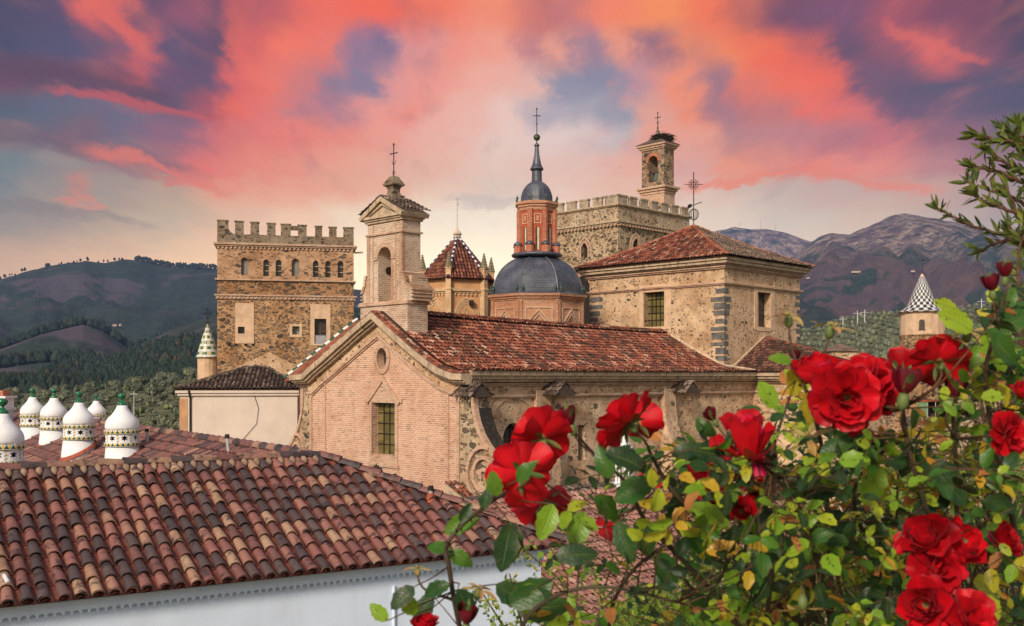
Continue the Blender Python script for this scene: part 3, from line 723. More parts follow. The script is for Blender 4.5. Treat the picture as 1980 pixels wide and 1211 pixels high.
def iron_cross(mb, x, y, z0, z1, arm, r=.03, fancy=1):
    mb.tube([(x, y, z0), (x, y, z1)], r, 5)
    h = z1-z0; zc = z0+h*.72
    dxy = (S, -S) if False else (1, 0)
    mb.tube([(x-arm, y, zc), (x+arm, y, zc)], r*.9, 5)
    for sx_ in (-1, 1):
        mb.tube([(x+sx_*arm*.8, y, zc-arm*.18), (x+sx_*arm, y, zc), (x+sx_*arm*.8, y, zc+arm*.18)], r*.7, 4)
        if fancy:
            zq = z0+h*.38
            mb.tube([(x, y, zq), (x+sx_*arm*.45, y, zq+.05*h), (x+sx_*arm*.5, y, zq+.12*h)], r*.6, 4)
            mb.tube([(x, y, z0+h*.2), (x+sx_*arm*.35, y, z0+h*.15), (x+sx_*arm*.3, y, z0+h*.08), (x, y, z0+h*.06)], r*.6, 4)
    mb.tube([(x-arm*.15, y, z1-arm*.25), (x, y, z1+.05), (x+arm*.15, y, z1-arm*.25)], r*.7, 4)
    for zz in (zc, z1, z0+h*.4): mb.lathe([(0.001, zz-r*2.2), (r*2.2, zz), (0.001, zz+r*2.2)], x, y, 6)

# ================================================================== CHURCH
S = .70710678
CH = Fr(-2.5, 50, -45)
XL = CH.xa(600, 0)          # left edge of the gabled front
church = fthing('church', 'long church with pale brick gable front and sagging red tiled nave roof', 'church', CH)
T0 = lambda y0=0.0: (lambda x, z, d: (x, y0+d, z))          # front plane, d inwards along y
TX = lambda x0=0.0: (lambda y, z, d: (x0-d, y, z))          # right-hand wall plane
def gp(px, py): x = CH.xa(px, 0); return (x, CH.z(py, x, 0))
top = [gp(598, 724), gp(612, 712), gp(640, 688), gp(700, 634), gp(735, 605), gp(770, 637), gp(810, 672), gp(840, 696), gp(862, 711), gp(890, 722)]
top[0] = (XL, top[0][1]); top[-1] = (0.0, top[-1][1])
ztop = interp(top, CH.xa(735, 0))
ZOV = gp(740, 694)
win = dict(x0=CH.xa(720), x1=CH.xa(765), z0=CH.z(881, -5.8, 0), z1=CH.z(779, -5.8, 0))
ovx = CH.xa(739.5); ov = dict(x0=ovx-.42, x1=ovx+.42, z0=CH.z(714, ovx), z1=CH.z(673, ovx), k='oval')
m = MB(); wall(m, T0(0), XL, 0, BASE, top, [win, ov], .5)
m.build('front_wall', MAT['brick'], church)
pane(win, T0(0), .42, MAT['glass_y'], church, muntins=(3, 4), bar=.035)
pane(ov, T0(0), .42, MAT['glass_d'], church, muntins=(1, 0), bar=.05, mmat=MAT['wood'])
# brick ring of the oval window, frame of the tall window
m = MB(); ol = opoutline(ov, .0)
sweep(m, ol, -.26, .0, -.07, .02, T0(0), closed=True); m.build('window_ring', MAT['trim'], church)
m = MB(); k = .22
for a, b, c, d in ((win['x0']-k, win['x0'], win['z0']-.45, win['z1']), (win['x1'], win['x1']+k, win['z0']-.45, win['z1'])): m.box(a, b, -.06, .02, c, d)
m.box(win['x0']-k-.1, win['x1']+k+.1, -.09, .02, win['z0']-.62, win['z0']-.45); m.box(win['x0'], win['x1'], -.05, .02, win['z0']-.45, win['z0'])
m.box(win['x0']-k-.35, win['x0']-k, -.08, .02, win['z1']-.0, win['z1']+.22); m.box(win['x1']+k, win['x1']+k+.35, -.08, .02, win['z1'], win['z1']+.22)
xc = (win['x0']+win['x1'])/2
m.prism([(win['x0']-.3, win['z1']), (win['x1']+.3, win['z1']), (xc, win['z1']+1.25)], T0(0), -.05, .02)
sweep(m, [(win['x0']-.42, win['z1']+.02), (xc, win['z1']+1.33), (win['x1']+.42, win['z1']+.02)], -.06, .16, -.13, .02, T0(0))
for xx in (win['x0']-k+.02, win['x1']+k-.02): m.box(xx-.1, xx+.1, -.05, .02, win['z0']-1.5, win['z0']-.62)
m.build('window_surround', MAT['trim'], church)
m = MB(); m.box(win['x0'], win['x1'], .05, .42, win['z0']-.02, win['z0']+.035); m.build('sill', MAT['trim'], church)
# cracked stucco shells below the window
for px, py, w_ in ((731, 912, .42), (766, 925, .26)):
    m = MB(); x, z = gp(px, py)
    for i in range(7):
        a = math.pi*i/6; m.tube([(x, -.02, z-.1), (x+math.cos(a)*w_*.6, -.11, z+math.sin(a)*w_*.6), (x+math.cos(a)*w_, -.05, z-.05+math.sin(a)*w_*1.1)], [.04, .09, .05], 5)
    m.build('shell_ornament', MAT['moss'], church)
# pilasters at both ends, string courses
xq = CH.xa(628)
for a, b, d, zt_ in ((XL, XL+.22, .07, top[0][1]-.9), (xq, xq+.12, .05, top[2][1]-.9), (-.95, -.80, .05, top[-1][1]-.9), (-.22, 0, .09, top[-1][1]-1.0)):
    m = MB(); m.box(a, b, -d, 0, BASE, zt_); m.build('pilaster', MAT['trim'], church)
# raking cornices
ext = [(XL-1.25, top[0][1]-.05)]+top+[(.75, top[-1][1]-.02)]
m = MB(); sweep(m, ext, .00, .30, -.62, .1, T0(0)); sweep(m, ext, .30, .42, -.45, .08, T0(0)); sweep(m, ext, .42, .52, -.28, .06, T0(0))
m.build('raking_cornice', MAT['trim_pale'], church)
m = MB(); inn = [(XL-.2, top[0][1])]+top+[(.2, top[-1][1])]
sweep(m, inn, .52, .98, -.03, .02, T0(0)); m.build('rubble_band', MAT['rub_hall'], church)
m = MB(); sweep(m, inn, .98, 1.12, -.15, .02, T0(0)); sweep(m, inn, 1.12, 1.2, -.08, .02, T0(0)); m.build('string_course', MAT['trim'], church)
# verge tiles climbing the gable
m = MB(); n_ = 0
for (a, b) in zip(ext[1:], ext[2:]):
    if a[0] >= top[4][0]-.01 or a[0] < top[4][0]:
        for yy in (-.45, -.2):
            ridge_tiles(m, (b[0], yy, b[1]+.05) if b[1] < a[1] else (a[0], yy, a[1]+.05), (a[0], yy, a[1]+.05) if b[1] < a[1] else (b[0], yy, b[1]+.05), .12, .38, 5, 11+n_)
            n_ += 1
m.build('verge', MAT['tile_old'], church)
# nave roof: right-hand slope, slightly bell-cast
XR = top[4][0]; ZR = ztop+.12
def nave_prof(s, y):
    # s measured from the ridge down; total 7.9
    tot = 7.75; f = min(1.2, max(-.05, s/tot))
    x = XR+(0.85-XR)*f
    ze = .42; zr = ZR-.35*min(1, max(0, y/22.0)); sagv = .08*math.sin(math.pi*min(1, f))+.09*math.sin(math.pi*min(1, max(0, y/25)))
    cast = .40*max(0, f-.55)/.45
    gz = interp(top, min(-.05, max(XR, x)))-ztop; k = 1-.35*min(1, max(0, y/22.0))/max(.1, ztop-.42)
    z = zr+gz*k-.07*math.sin(math.pi*min(1, max(0, y/25)))+.02
    if f > .85: z = min(z, .48+(1-f)*2.2) if f < 1 else .46
    return x, z
def PN(a, s): x, z = nave_prof(s, a); return (x, a, z)
YT = CH.ya(1400, -1.3)     # near corner of the square block
XT0, XT1 = -1.3-11.7, -1.3; YT1 = YT+9.8
def in_nave(a, s):
    x, z = nave_prof(s, a)
    return not (a > YT-.05 and x < XT1-.0) and not (a < gy1-.1 and gx0+.15 < x < gx1-.1)
def valley(a): return a < YT+1.6
yb0 = .45; gx0, gx1 = CH.xa(697, yb0-.2), CH.xa(788, yb0-.2); gy1 = CH.ya(827, gx1)
mbN, pmN = tiles(PN, .05, YT+1.7, 0, 7.75, in_nave, W=.23, L=.36, R0=.085, seg=4, seed=4, jit=.03, flip=.035)
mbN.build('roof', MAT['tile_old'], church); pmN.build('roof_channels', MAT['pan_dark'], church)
m = MB()
for i in range(8):
    a, b = 1.0+(YT-1.0)*i/8, 1.0+(YT-1.0)*(i+1)/8; ridge_tiles(m, (XR, a, nave_prof(0, a)[1]+.09), (XR, b, nave_prof(0, b)[1]+.09), .13, .42, 6, 5+i)
m.build('ridge', MAT['tile_old'], church)
# under-roof so nothing shows through
m = MB()
for i in range(14):
    for j in range(8):
        a, b = .02+i*(YT+1.6)/14, .02+(i+1)*(YT+1.6)/14; s_, s2_ = j*7.7/8, (j+1)*7.7/8
        q = [PN(a, s_), PN(b, s_), PN(b, s2_), PN(a, s2_)]; m.add([(x, y, z-.05) for x, y, z in q], [(0, 1, 2, 3)])

for i in range(14):
    a, b = .02+i*(YT+1.6)/14, .02+(i+1)*(YT+1.6)/14; m.quad((XR, a, nave_prof(0, a)[1]-.04), (XR, b, nave_prof(0, b)[1]-.04), (XL-.5, b, .2), (XL-.5, a, .2))
m.build('roof_boarding', MAT['pan_dark'], church)
# nave side wall on the right
ZE = .3
def side_z(py, y): return CH.z(py, 0, y)
YE = YT+1.4
y1 = CH.ya(973, 0); y2 = CH.ya(1012, 0)
ops = [dict(x0=y1, x1=y2, z0=side_z(872, (y1+y2)/2), z1=side_z(818, (y1+y2)/2), k='round'),
       dict(x0=CH.ya(1118), x1=CH.ya(1132), z0=side_z(890, 9), z1=side_z(822, 9)),
       dict(x0=CH.ya(1290), x1=CH.ya(1304), z0=side_z(880, 17), z1=side_z(830, 17))]
m = MB(); wall(m, TX(0), 0, YE, BASE, ZE, ops, .6); m.quad((0, YE, BASE), (XL, YE, BASE), (XL, YE, 0), (0, YE, 0)); m.quad((XL, 0, BASE), (XL, YE, BASE), (XL, YE, 0), (XL, 0, 0))
m.build('side_wall', MAT['rub_nave'], church)
for q, o in enumerate(ops): pane(o, TX(0), .5, MAT['glass_d'], church, muntins=(2, 3))
m = MB()   # blind arch frame round the first window, pilaster strips
yc = (y1+y2)/2; rA = 1.75
arc = [(yc-rA*math.cos(math.pi*i/14), side_z(818, yc)-.5+rA*math.sin(math.pi*i/14)) for i in range(15)]
arc = [(arc[0][0], BASE)]+arc+[(arc[-1][0], BASE)]
sweep(m, arc, -.35, 0, -.05, .01, TX(0)); m.build('blind_arch', MAT['plaster'], church)
# side cornice with its bands
m = MB()
for d, z0_, z1_ in ((.78, .10, .34), (.62, -.08, .10), (.42, -.22, -.08)): m.box(-.1, d, .0, YE, z0_, z1_)
m.build('eaves_cornice', MAT['trim_pale'], church)
m = MB()
for d, z0_, z1_ in ((.22, -.36, -.28), (.14, -.44, -.38), (.20, -.98, -.86), (.12, -1.06, -.98)): m.box(-.05, d, .03, YE, z0_, z1_)
m.build('string_course', MAT['trim'], church)
# tall scroll buttresses standing off the side wall; the first lies in the plane of the front
def scroll_outline(right=True):
    L_ = [(888,757),(917,757),(918,790),(923,815),(931,838),(942,858),(955,876),(968,892),(978,912),(983,935),(978,962),(962,985),(940,1000)]
    return [gp(a, b) for a, b in L_]
so = scroll_outline()
def buttress(y0, yth, root, mats, flipx=None, spiral=True, cap=True):
    pts = so; T = (lambda x, z, d: (x, y0+d, z)) if flipx is None else flipx
    poly = [(-.02, pts[0][1])]+pts[1:]+[(pts[-1][0], BASE), (-.02, BASE)]
    m = MB(); m.prism(poly, T, 0, yth, caps=True); o = recalc(m.build('buttress', mats[0], root))
    m = MB(); sweep(m, pts[1:], -.06, .16, -.09, yth*.2, T); m.build('rim', MAT['trim'], o, keep=True).data.transform(Matrix.Translation((0, 0, -root.location.z)))
    if spiral: m = MB(); sweep(m, pts[2:8], -.09, -.05, yth*.2, yth+.05, T); m.build('mossy_edge', MAT['moss'], o, keep=True).data.transform(Matrix.Translation((0, 0, -root.location.z)))
    if spiral:
        cx_, cz_ = gp(936, 922); m = MB(); sp_ = []
        for i in range(64):
            a = i/63*2*math.pi*2.4; r_ = 1.12*(1-i/63)**.85+.06
            sp_.append((cx_+r_*math.cos(a+1.2), cz_+r_*1.22*math.sin(a+1.2)))
        sweep(m, sp_, -.085, .085, -.16, .02, T); m.build('volute', MAT['trim'], o, keep=True).data.transform(Matrix.Translation((0, 0, -root.location.z)))
    return o
buttress(0, .95, church, [MAT['rub_grey']])
FL = lambda x, z, d: (XL-x*.72, d, z)
buttress(0, .95, church, [MAT['rub_grey']], flipx=FL)
for px in (1078, 1325):
    yb = CH.ya(px-14, 1.2)
    TB = (lambda yy: (lambda x, z, d: (x*.32, yy+d, z)))(yb)
    buttress(yb, 1.0, church, [MAT['rub_nave']], flipx=TB, spiral=False)
    yb2 = yb
for px in (915, 1078, 1325):
    m = MB(); yb = CH.ya(px, .6); hh = .62
    for sgn in (-1, 1):
        def PB(a, s, sgn=sgn, yb=yb): return (a, yb+sgn*s*.8, -.28-s*.62+.0)
        mm, pp = tiles(PB, -.1, 1.25, 0, 1.05, lambda a, s: True, W=.24, L=.36, R0=.09, seg=4, seed=px+sgn, jit=.05)
        m.v, b0 = m.v, len(m.v); m.add(mm.v, mm.f); m.c[-len(mm.f):] = mm.c
    ridge_tiles(m, (1.25, yb, -.25), (-.1, yb, -.25), .12, .4, 5, px)
    m.add([(1.15, yb-.8, -.95), (1.15, yb+.8, -.95), (1.15, yb, -.34)], [(0, 1, 2)], .2)
    m.build('buttress_cap', MAT['tile_moss'], church)
# hipped strip of red tiles left of the gable with its green and white glazed verge
A = Vector((XR, .75, ztop+.10)); B0 = Vector((CH.xa(692, 5.0), 5.0, CH.z(622, CH.xa(692, 5.0), 5.0))); C0 = Vector((CH.xa(550, 1.2), 1.2, CH.z(737, CH.xa(550, 1.2), 1.2)))
D0 = Vector((XL+.4, .3, top[0][1]+.0))
E1 = Vector((XR, .12, ztop)); 
def PH(a, s):   # a across (0..1 from front edge to glazed verge), s down the slope
    top_, bot_ = E1.lerp(B0, a/2.6), D0.lerp(C0, a/2.6)
    return top_.lerp(bot_, s/9.2)
mm, pp = tiles(PH, 0, 2.6, 0, 9.3, lambda a, s: True, W=.26, L=.36, R0=.088, seg=4, seed=21, jit=.02, rnd=lambda i, j, g: g.uniform(.3, .8))
mm.build('side_roof', MAT['tile_hall'], church); pp.build('side_roof_channels', MAT['pan_dark'], church)
m = MB(); ridge_tiles(m, C0+Vector((-.06, 0, .16)), B0+Vector((-.06, 0, .16)), .13, .36, 6, 6, rnd=lambda i, g: .2 if i % 2 else .8); m.build('glazed_verge', MAT['tile_glaze'], church)
m = MB(); m.box(XL-1.35, XL+.1, .2, 1.3, -1.9, top[0][1]-.35); m.box(XL-1.2, XL+.1, .35, 6, BASE, top[0][1]-.4); m.build('side_bay', MAT['trim'], church)
# little tiled penthouse at the foot of the right scroll
m = MB(); P0 = Vector((*CH.w(0, 0), 0)); a_, b_ = gp(884, 930), gp(950, 985)
def PPh(a, s): t_ = s/2.9; return (a_[0]+(b_[0]-a_[0])*t_+.0, -.9+a, a_[1]+(b_[1]-a_[1])*t_)
mm, pp = tiles(PPh, 0, .85, 0, 2.9, lambda a, s: True, W=.25, L=.36, R0=.09, seg=4, seed=31, jit=.03)
mm.build('penthouse_roof', MAT['tile_old'], church)
m = MB(); m.prism([(a_[0], a_[1]-.05), (b_[0], b_[1]-.05), (b_[0], b_[1]-.5), (a_[0], a_[1]-.5)], T0(0), -.8, .0); m.build('penthouse_bracket', MAT['trim_pale'], church)

# ------------------------------------------------------------------ bell gable
bell = fthing('bell_gable', 'weathered brick bell gable with arched niche and iron cross above the church front', 'bell gable', CH)
yb0 = .45
bx0, bx1 = CH.xa(711, yb0), CH.xa(778, yb0); yb1 = CH.ya(813, bx1)
gx0, gx1 = CH.xa(697, yb0-.2), CH.xa(788, yb0-.2); gy1 = CH.ya(827, gx1)
zt = CH.z(430, (bx0+bx1)/2, yb0); zb = CH.z(594, bx0, yb0)
arch = dict(x0=CH.xa(731, yb0), x1=CH.xa(757, yb0), z0=CH.z(592, -6, yb0), z1=CH.z(476, -6, yb0), k='round')
m = MB(); wall(m, T0(yb0), bx0, bx1, zb, zt, [arch], yb1-yb0)
m.quad((bx0, yb1, zb), (bx1, yb1, zb), (bx1, yb1, zt), (bx0, yb1, zt)); m.quad((bx1, yb0, zb), (bx1, yb1, zb), (bx1, yb1, zt), (bx1, yb0, zt)); m.quad((bx0, yb0, zb), (bx0, yb1, zb), (bx0, yb1, zt), (bx0, yb0, zt))
m.build('shaft', MAT['brick_bell'], bell)
m = MB(); m.box(gx0, gx1, yb0-.2, gy1, ZR-2.0, zb); m.build('base', MAT['brick_bell'], bell)
m = MB(); m.box(gx0-.1, gx1+.1, yb0-.3, gy1+.1, zb, zb+.13); m.box(gx0-.05, gx1+.05, yb0-.25, gy1+.05, zb+.13, zb+.2)
zs = CH.z(459, bx0, yb0)
m.box(bx0-.1, bx1+.1, yb0-.1, yb1+.1, zs, zs+.1)
for q in (0, 1): m.box(bx0+.45*0+q*(bx1-bx0-.18)-.03*(1-q)+.0, bx0+q*(bx1-bx0-.18)+.18, yb0-.05, yb0+.01, zb, zs)
m.box(bx0+.48, bx0+.53, yb0-.04, yb0, zb+.2, zt); m.box(bx1-.56, bx1-.5, yb0-.04, yb0, zb+.2, zt)
za = arch['z1']-(arch['x1']-arch['x0'])/2
MAT['brick_corner'] = M_brick('reddish_corner_brick', (.50, .24, .15), (.42, .17, .10), (.62, .48, .37), moss=.1, pale=.4)
m.box(arch['x0']-.35, arch['x0'], yb0-.06, yb0+.01, za-.1, za); m.box(arch['x1'], arch['x1']+.35, yb0-.06, yb0+.01, za-.1, za)
m.build('string_course', MAT['trim'], bell)
m = MB(); m.box(bx1-.2, bx1+.02, yb0-.02, yb0+.12, zb+.2, zs); m.box(arch['x1'], arch['x1']+.16, yb0-.03, yb0+.3, arch['z0'], za-.1); m.build('corner_bricks', MAT['brick_corner'], bell)
m = MB(); ol = [p for p in opoutline(arch, 0)][1:-1]; sweep(m, ol, -.28, 0, -.035+yb0, .02+yb0, lambda x, z, d: (x, d, z)); m.build('arch_ring', MAT['trim'], bell)
# cornice, pediment and roof
m = MB(); e = .34
for k_, (d, a, b) in enumerate(((.10, 0, .12), (.18, .12, .22), (.28, .22, .36))): m.box(bx0-d, bx1+d, yb0-d, yb1+d, zt+a, zt+b)
zp = zt+.36; xm = (bx0+bx1)/2; hp = CH.z(382, xm, yb0)-zp-.1
m.prism([(bx0-.1, zp), (bx1+.1, zp), (xm, zp+hp*.9)], T0(yb0), -.1, yb1-yb0+.1)
sweep(m, [(bx0-.36, zp+.0), (xm, zp+hp+.12), (bx1+.36, zp+.0)], .0, .22, yb0-.34, yb1+.34, lambda x, z, d: (x, d, z))
sweep(m, [(bx0-.1, zp+.02), (xm, zp+hp-.2), (bx1+.1, zp+.02)], .02, .14, yb0-.2, yb0, lambda x, z, d: (x, d, z))
m.build('pediment', MAT['trim_pale'], bell)
def PG(a, s, sg=1): return (xm+sg*s*.85/ .95, a, zp+hp+.17-s*(hp/((bx1-bx0)/2+.38))*.895)
half = ((bx1-bx0)/2+.40)/.895
mm, _ = tiles(lambda a, s: PG(a, s, 1), yb0-.36, yb1+.36, 0, half, lambda a, s: True, W=.24, L=.36, R0=.09, seg=4, seed=8, jit=.015)
m2, _ = tiles(lambda a, s: PG(a, s, -1), yb0-.36, yb1+.36, 0, half, lambda a, s: True, W=.24, L=.36, R0=.09, seg=4, seed=9, jit=.015)
n0 = len(mm.f); mm.add(m2.v, m2.f); mm.c[n0:] = m2.c; mm.build('roof', MAT['tile_moss'], bell)
ym = (yb0+yb1)/2; D_ = CH.w(xm, ym)[1]
zz = lambda py: (HY-py)/F*D_
m = MB(); q = math.pi/4
m.lathe([(.62, zz(402)), (.60, zz(380)), (.56, zz(378.5)), (.42, zz(378)), (.34, zz(373)), (.33, zz(367)), (.42, zz(362)), (.58, zz(360)), (.60, zz(357)), (.50, zz(353)), (.32, zz(345)), (.26, zz(342))], xm, ym, 4, q)
m.build('finial', MAT['rub_dark'], bell)
m = MB(); iron_cross(m, xm, ym, zz(343), zz(279), .30, .028); m.build('cross', MAT['iron'], bell)
# shoulder scrolls of eroded brick
for sg, name in ((-1, 'shoulder'), (1, 'shoulder')):
    xe = bx0 if sg < 0 else bx1; xo = gx0 if sg < 0 else gx1+.25
    prof = [(xe, zb+.2), (xo, zb+.2), (xo, zb+.75), (xe+(xo-xe)*.75, zb+.95), (xe+(xo-xe)*.5, zb+1.1), (xe+(xo-xe)*.35, zb+1.45), (xe, zb+1.75)]
    m = MB(); m.prism(prof, T0(yb0-.05), 0, (yb1-yb0)+.1)
    if sg > 0: m.prism([(yb0, zb+.2), (gy1, zb+.2), (gy1+.05, zb+.8), (yb1-.1, zb+1.15), (yb0+.1, zb+1.5)], TX(gx1), 0, gx1-bx1)
    recalc(m.build(name, MAT['brick_bell'], bell))
    m = MB(); n3_ = 9
    for i in range(1, len(prof)-1):
        a, b = prof[i+1] if i+1 < len(prof) else prof[i], prof[i]
        for t_ in (0, .33, .66):
            x = b[0]+(a[0]-b[0])*t_; z = b[1]+(a[1]-b[1])*t_
            if i > 1 or sg: m.box(x-.09, x+.09, yb0-.14, yb1+.12, z-.035, z+.035)
    m.build('brick_steps', MAT['trim'], bell)
m = MB(); m.lathe([(.22, 0), (.22, .05)], 0, 0, 12)
mo = MB(); xa_ = arch['x0']+.012
mo.v = [(xa_+p[2], ym+.1+p[0], CH.z(521, -6, ym)+p[1]) for p in m.v]; mo.f = m.f; mo.c = m.c; mo.build('round_hole', MAT['darkin'], bell)  # flat dark disc, the shade of a hole is its colour

# ------------------------------------------------------------------ square tiled block of the crossing
hall = fthing('sanctuary_block', 'square plastered stone block with hipped tile roof and iron weathervane', 'tower', CH)
zt = CH.z(497, XT1, YT); e = .7
wl = dict(x0=CH.xa(1245, YT), x1=CH.xa(1285, YT), z0=CH.z(631, -6, YT), z1=CH.z(563, -6, YT))
wr = dict(x0=CH.ya(1464, XT1), x1=CH.ya(1490, XT1), z0=CH.z(633, XT1, YT+5), z1=CH.z(566, XT1, YT+5))
m = MB(); wall(m, T0(YT), XT0, XT1, -1, zt, [wl], .55); wall(m, TX(XT1), YT, YT1, -1, zt, [wr], .55)
m.quad((XT0, YT1, -1), (XT1, YT1, -1), (XT1, YT1, zt), (XT0, YT1, zt)); m.quad((XT0, YT, -1), (XT0, YT1, -1), (XT0, YT1, zt), (XT0, YT, zt))
m.build('wall', MAT['rub_hall'], hall)
wg = dict(wl); wg['x0'] = CH.xa(1253, YT); wg['x1'] -= .05
pane(wl, T0(YT), .5, MAT['glass_y'], hall, muntins=(4, 4), bar=.05)
pane(wr, TX(XT1), .5, MAT['glass_d'], hall, muntins=(1, 0), mmat=MAT['cream'], bar=.08)
for wdw, T in ((wl, T0(YT)), (wr, TX(XT1))):
    m = MB(); k = .38
    for a, b, c, d in ((wdw['x0']-k, wdw['x0'], wdw['z0']-.2, wdw['z1']+.5), (wdw['x1'], wdw['x1']+k, wdw['z0']-.2, wdw['z1']+.5), (wdw['x0'], wdw['x1'], wdw['z1'], wdw['z1']+.5), (wdw['x0'], wdw['x1'], wdw['z0']-.28, wdw['z0'])):
        m.prism([(a, c), (b, c), (b, d), (a, d)], T, -.045, .01)
    k2 = k+.3
    m.prism([(wdw['x1']+k, wdw['z0']-.45), (wdw['x1']+k2-.12, wdw['z0']-.45), (wdw['x1']+k2-.12, wdw['z1']+.9), (wdw['x1']+k, wdw['z1']+.9)], T, -.03, .01)
    recalc(m.build('window_surround', MAT['plaster'], hall))
m = MB()
def ring(mb, x0, x1, y0, y1, z0, z1, d): mb.box(x0-d, x1+d, y0-d, y1+d, z0, z1)
H_ = YT1-YT
for d, a, b in ((.62, -.22, -.0), (.5, -.42, -.22), (.30, -.52, -.42)): ring(m, XT0, XT1, YT, YT1, zt+a, zt+b, d)
m.build('cornice', MAT['trim_pale'], hall)
m = MB()
for d, a, b in ((.24, -.66, -.56), (.15, -.75, -.68), (.18, -1.75, -1.64), (.10, -1.83, -1.75)): ring(m, XT0, XT1, YT, YT1, zt+a, zt+b, d)
m.build('string_course', MAT['trim'], hall)
m = MB(); g = random.Random(5)
for i in range(15):
    z = i*.50+g.uniform(-.05, .05)+zt-8.9
    if z > zt-2.2: break
    for sx_ in (0, 1):
        L_ = g.uniform(.45, 1.15)
        if sx_ == 0: m.box(XT1-L_, XT1+.02, YT-.02, YT+.2, z, z+g.uniform(.24, .47))
        else: m.box(XT1-.2, XT1+.024, YT-.015, YT+g.uniform(.3, .8), z+.01, z+g.uniform(.22, .36))
    m.box(XT0-.02, XT0+g.uniform(.5, 1.3), YT-.02, YT+.2, z, z+g.uniform(.2, .4))
    m.box(XT1-.2, XT1+.02, YT1-g.uniform(.4, .9), YT1+.02, z+.1, z+.1+g.uniform(.2, .36))
m.build('quoins', MAT['quoin'], hall)
cxh, cyh = (XT0+XT1)/2, (YT+YT1)/2; za = CH.z(436, cxh, cyh); ze = zt+.06
ev = .78
def PF(a, s):  # front slope (faces -y)
    run = (H_/2+ev); t_ = s/6.3
    return (a, cyh-run*t_, za+(ze-za)*(t_ if t_ < .8 else t_)+.55*(t_-1)*t_)
def PS(a, s):
    run = ((XT1-XT0)/2+ev); t_ = s/7.2
    return (cxh+run*t_, a, za+(ze-za)*t_+.55*(t_-1)*t_)
hx, hy = (XT1-XT0)/2+ev, H_/2+ev
mf, pf = tiles(PF, cxh-hx, cxh+hx, 0, 6.3, lambda a, s: abs(a-cxh) < hx*s/6.3, W=.24, L=.37, R0=.09, seg=4, seed=12, jit=.012)
ms, ps = tiles(PS, cyh-hy, cyh+hy, 0, 7.2, lambda a, s: abs(a-cyh) < hy*s/7.2, W=.24, L=.37, R0=.09, seg=4, seed=13, jit=.02)
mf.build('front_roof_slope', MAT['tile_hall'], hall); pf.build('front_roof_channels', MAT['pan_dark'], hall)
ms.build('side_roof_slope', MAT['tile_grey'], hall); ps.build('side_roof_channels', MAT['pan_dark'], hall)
m = MB(); mid = (cxh, cyh, za-.08); cs = [(cxh-hx, cyh-hy, ze-.08), (cxh+hx, cyh-hy, ze-.08), (cxh+hx, cyh+hy, ze-.08), (cxh-hx, cyh+hy, ze-.08)]
def hipm(P, t_): return P
nS = 8
for side in range(4):
    a, b = Vector(cs[side]), Vector(cs[(side+1) % 4]); M_ = Vector(mid)
    for i in range(nS):
        t0, t1 = i/nS, (i+1)/nS; f0, f1 = .55*(t0-1)*t0, .55*(t1-1)*t1
        q = [M_.lerp(a, t0), M_.lerp(b, t0), M_.lerp(b, t1), M_.lerp(a, t1)]
        q[0].z += f0; q[1].z += f0; q[2].z += f1; q[3].z += f1
        m.add(q, [(0, 1, 2, 3)])
m.build('roof_boarding', MAT['pan_dark'], hall)
m = MB(); M_ = Vector((cxh, cyh, za)); 
for c_ in cs[:3]:
    c_ = Vector(c_)+Vector((0, 0, .12)); prev = M_
    for i in range(1, 7):
        t1 = i/6; p = M_.lerp(c_, t1); p.z += .55*(t1-1)*t1; ridge_tiles(m, p, prev, .13, .4, 6, i, rnd=lambda i, g: g.uniform(.6, .9)); prev = p
m.build('hip_ridge', MAT['tile_hall'], hall)
# weathervane: globe of hoops, arrow and rayed disc
D_ = CH.w(cxh, cyh)[1]; zz = lambda py: (HY-py)/F*D_
m = MB(); m.tube([(cxh, cyh, za-.1), (cxh, cyh, zz(333))], .035, 5)
for k in range(6):
    a = math.pi*k/6; m.tube([(cxh+math.cos(a)*.36*math.sin(t_), cyh+math.sin(a)*.36*math.sin(t_), zz(415)+.42*math.cos(t_)) for t_ in [math.pi*2*i/16 for i in range(17)]], .018, 4)
for k in range(16):
    a = 2*math.pi*k/16; m.tube([(cxh+S*.16*math.cos(a), cyh+S*.16*math.cos(a), zz(357)+.16*math.sin(a)), (cxh+S*.40*math.cos(a), cyh+S*.4*math.cos(a), zz(357)+.40*math.sin(a))], [.015, .035], 4)
m.tube([(cxh+S*.16*math.cos(t_), cyh+S*.16*math.cos(t_), zz(357)+.16*math.sin(t_)) for t_ in [math.pi*2*i/16 for i in range(17)]], .025, 4)
m.tube([(cxh-.48, cyh-.48, zz(357)), (cxh+.48, cyh+.48, zz(357))], .02, 4)
m.tube([(cxh-.25, cyh-.25, zz(400)), (cxh+.42, cyh+.42, zz(391))], .03, 4)
m.add([(cxh-.3, cyh-.3, zz(396)), (cxh-.1, cyh-.1, zz(394)), (cxh-.1, cyh-.1, zz(401)), (cxh-.34, cyh-.34, zz(404)), (cxh-.3, cyh-.26, zz(400))], [(0, 1, 2, 3), (0, 3, 4)])
m.build('weathervane', MAT['iron'], hall)
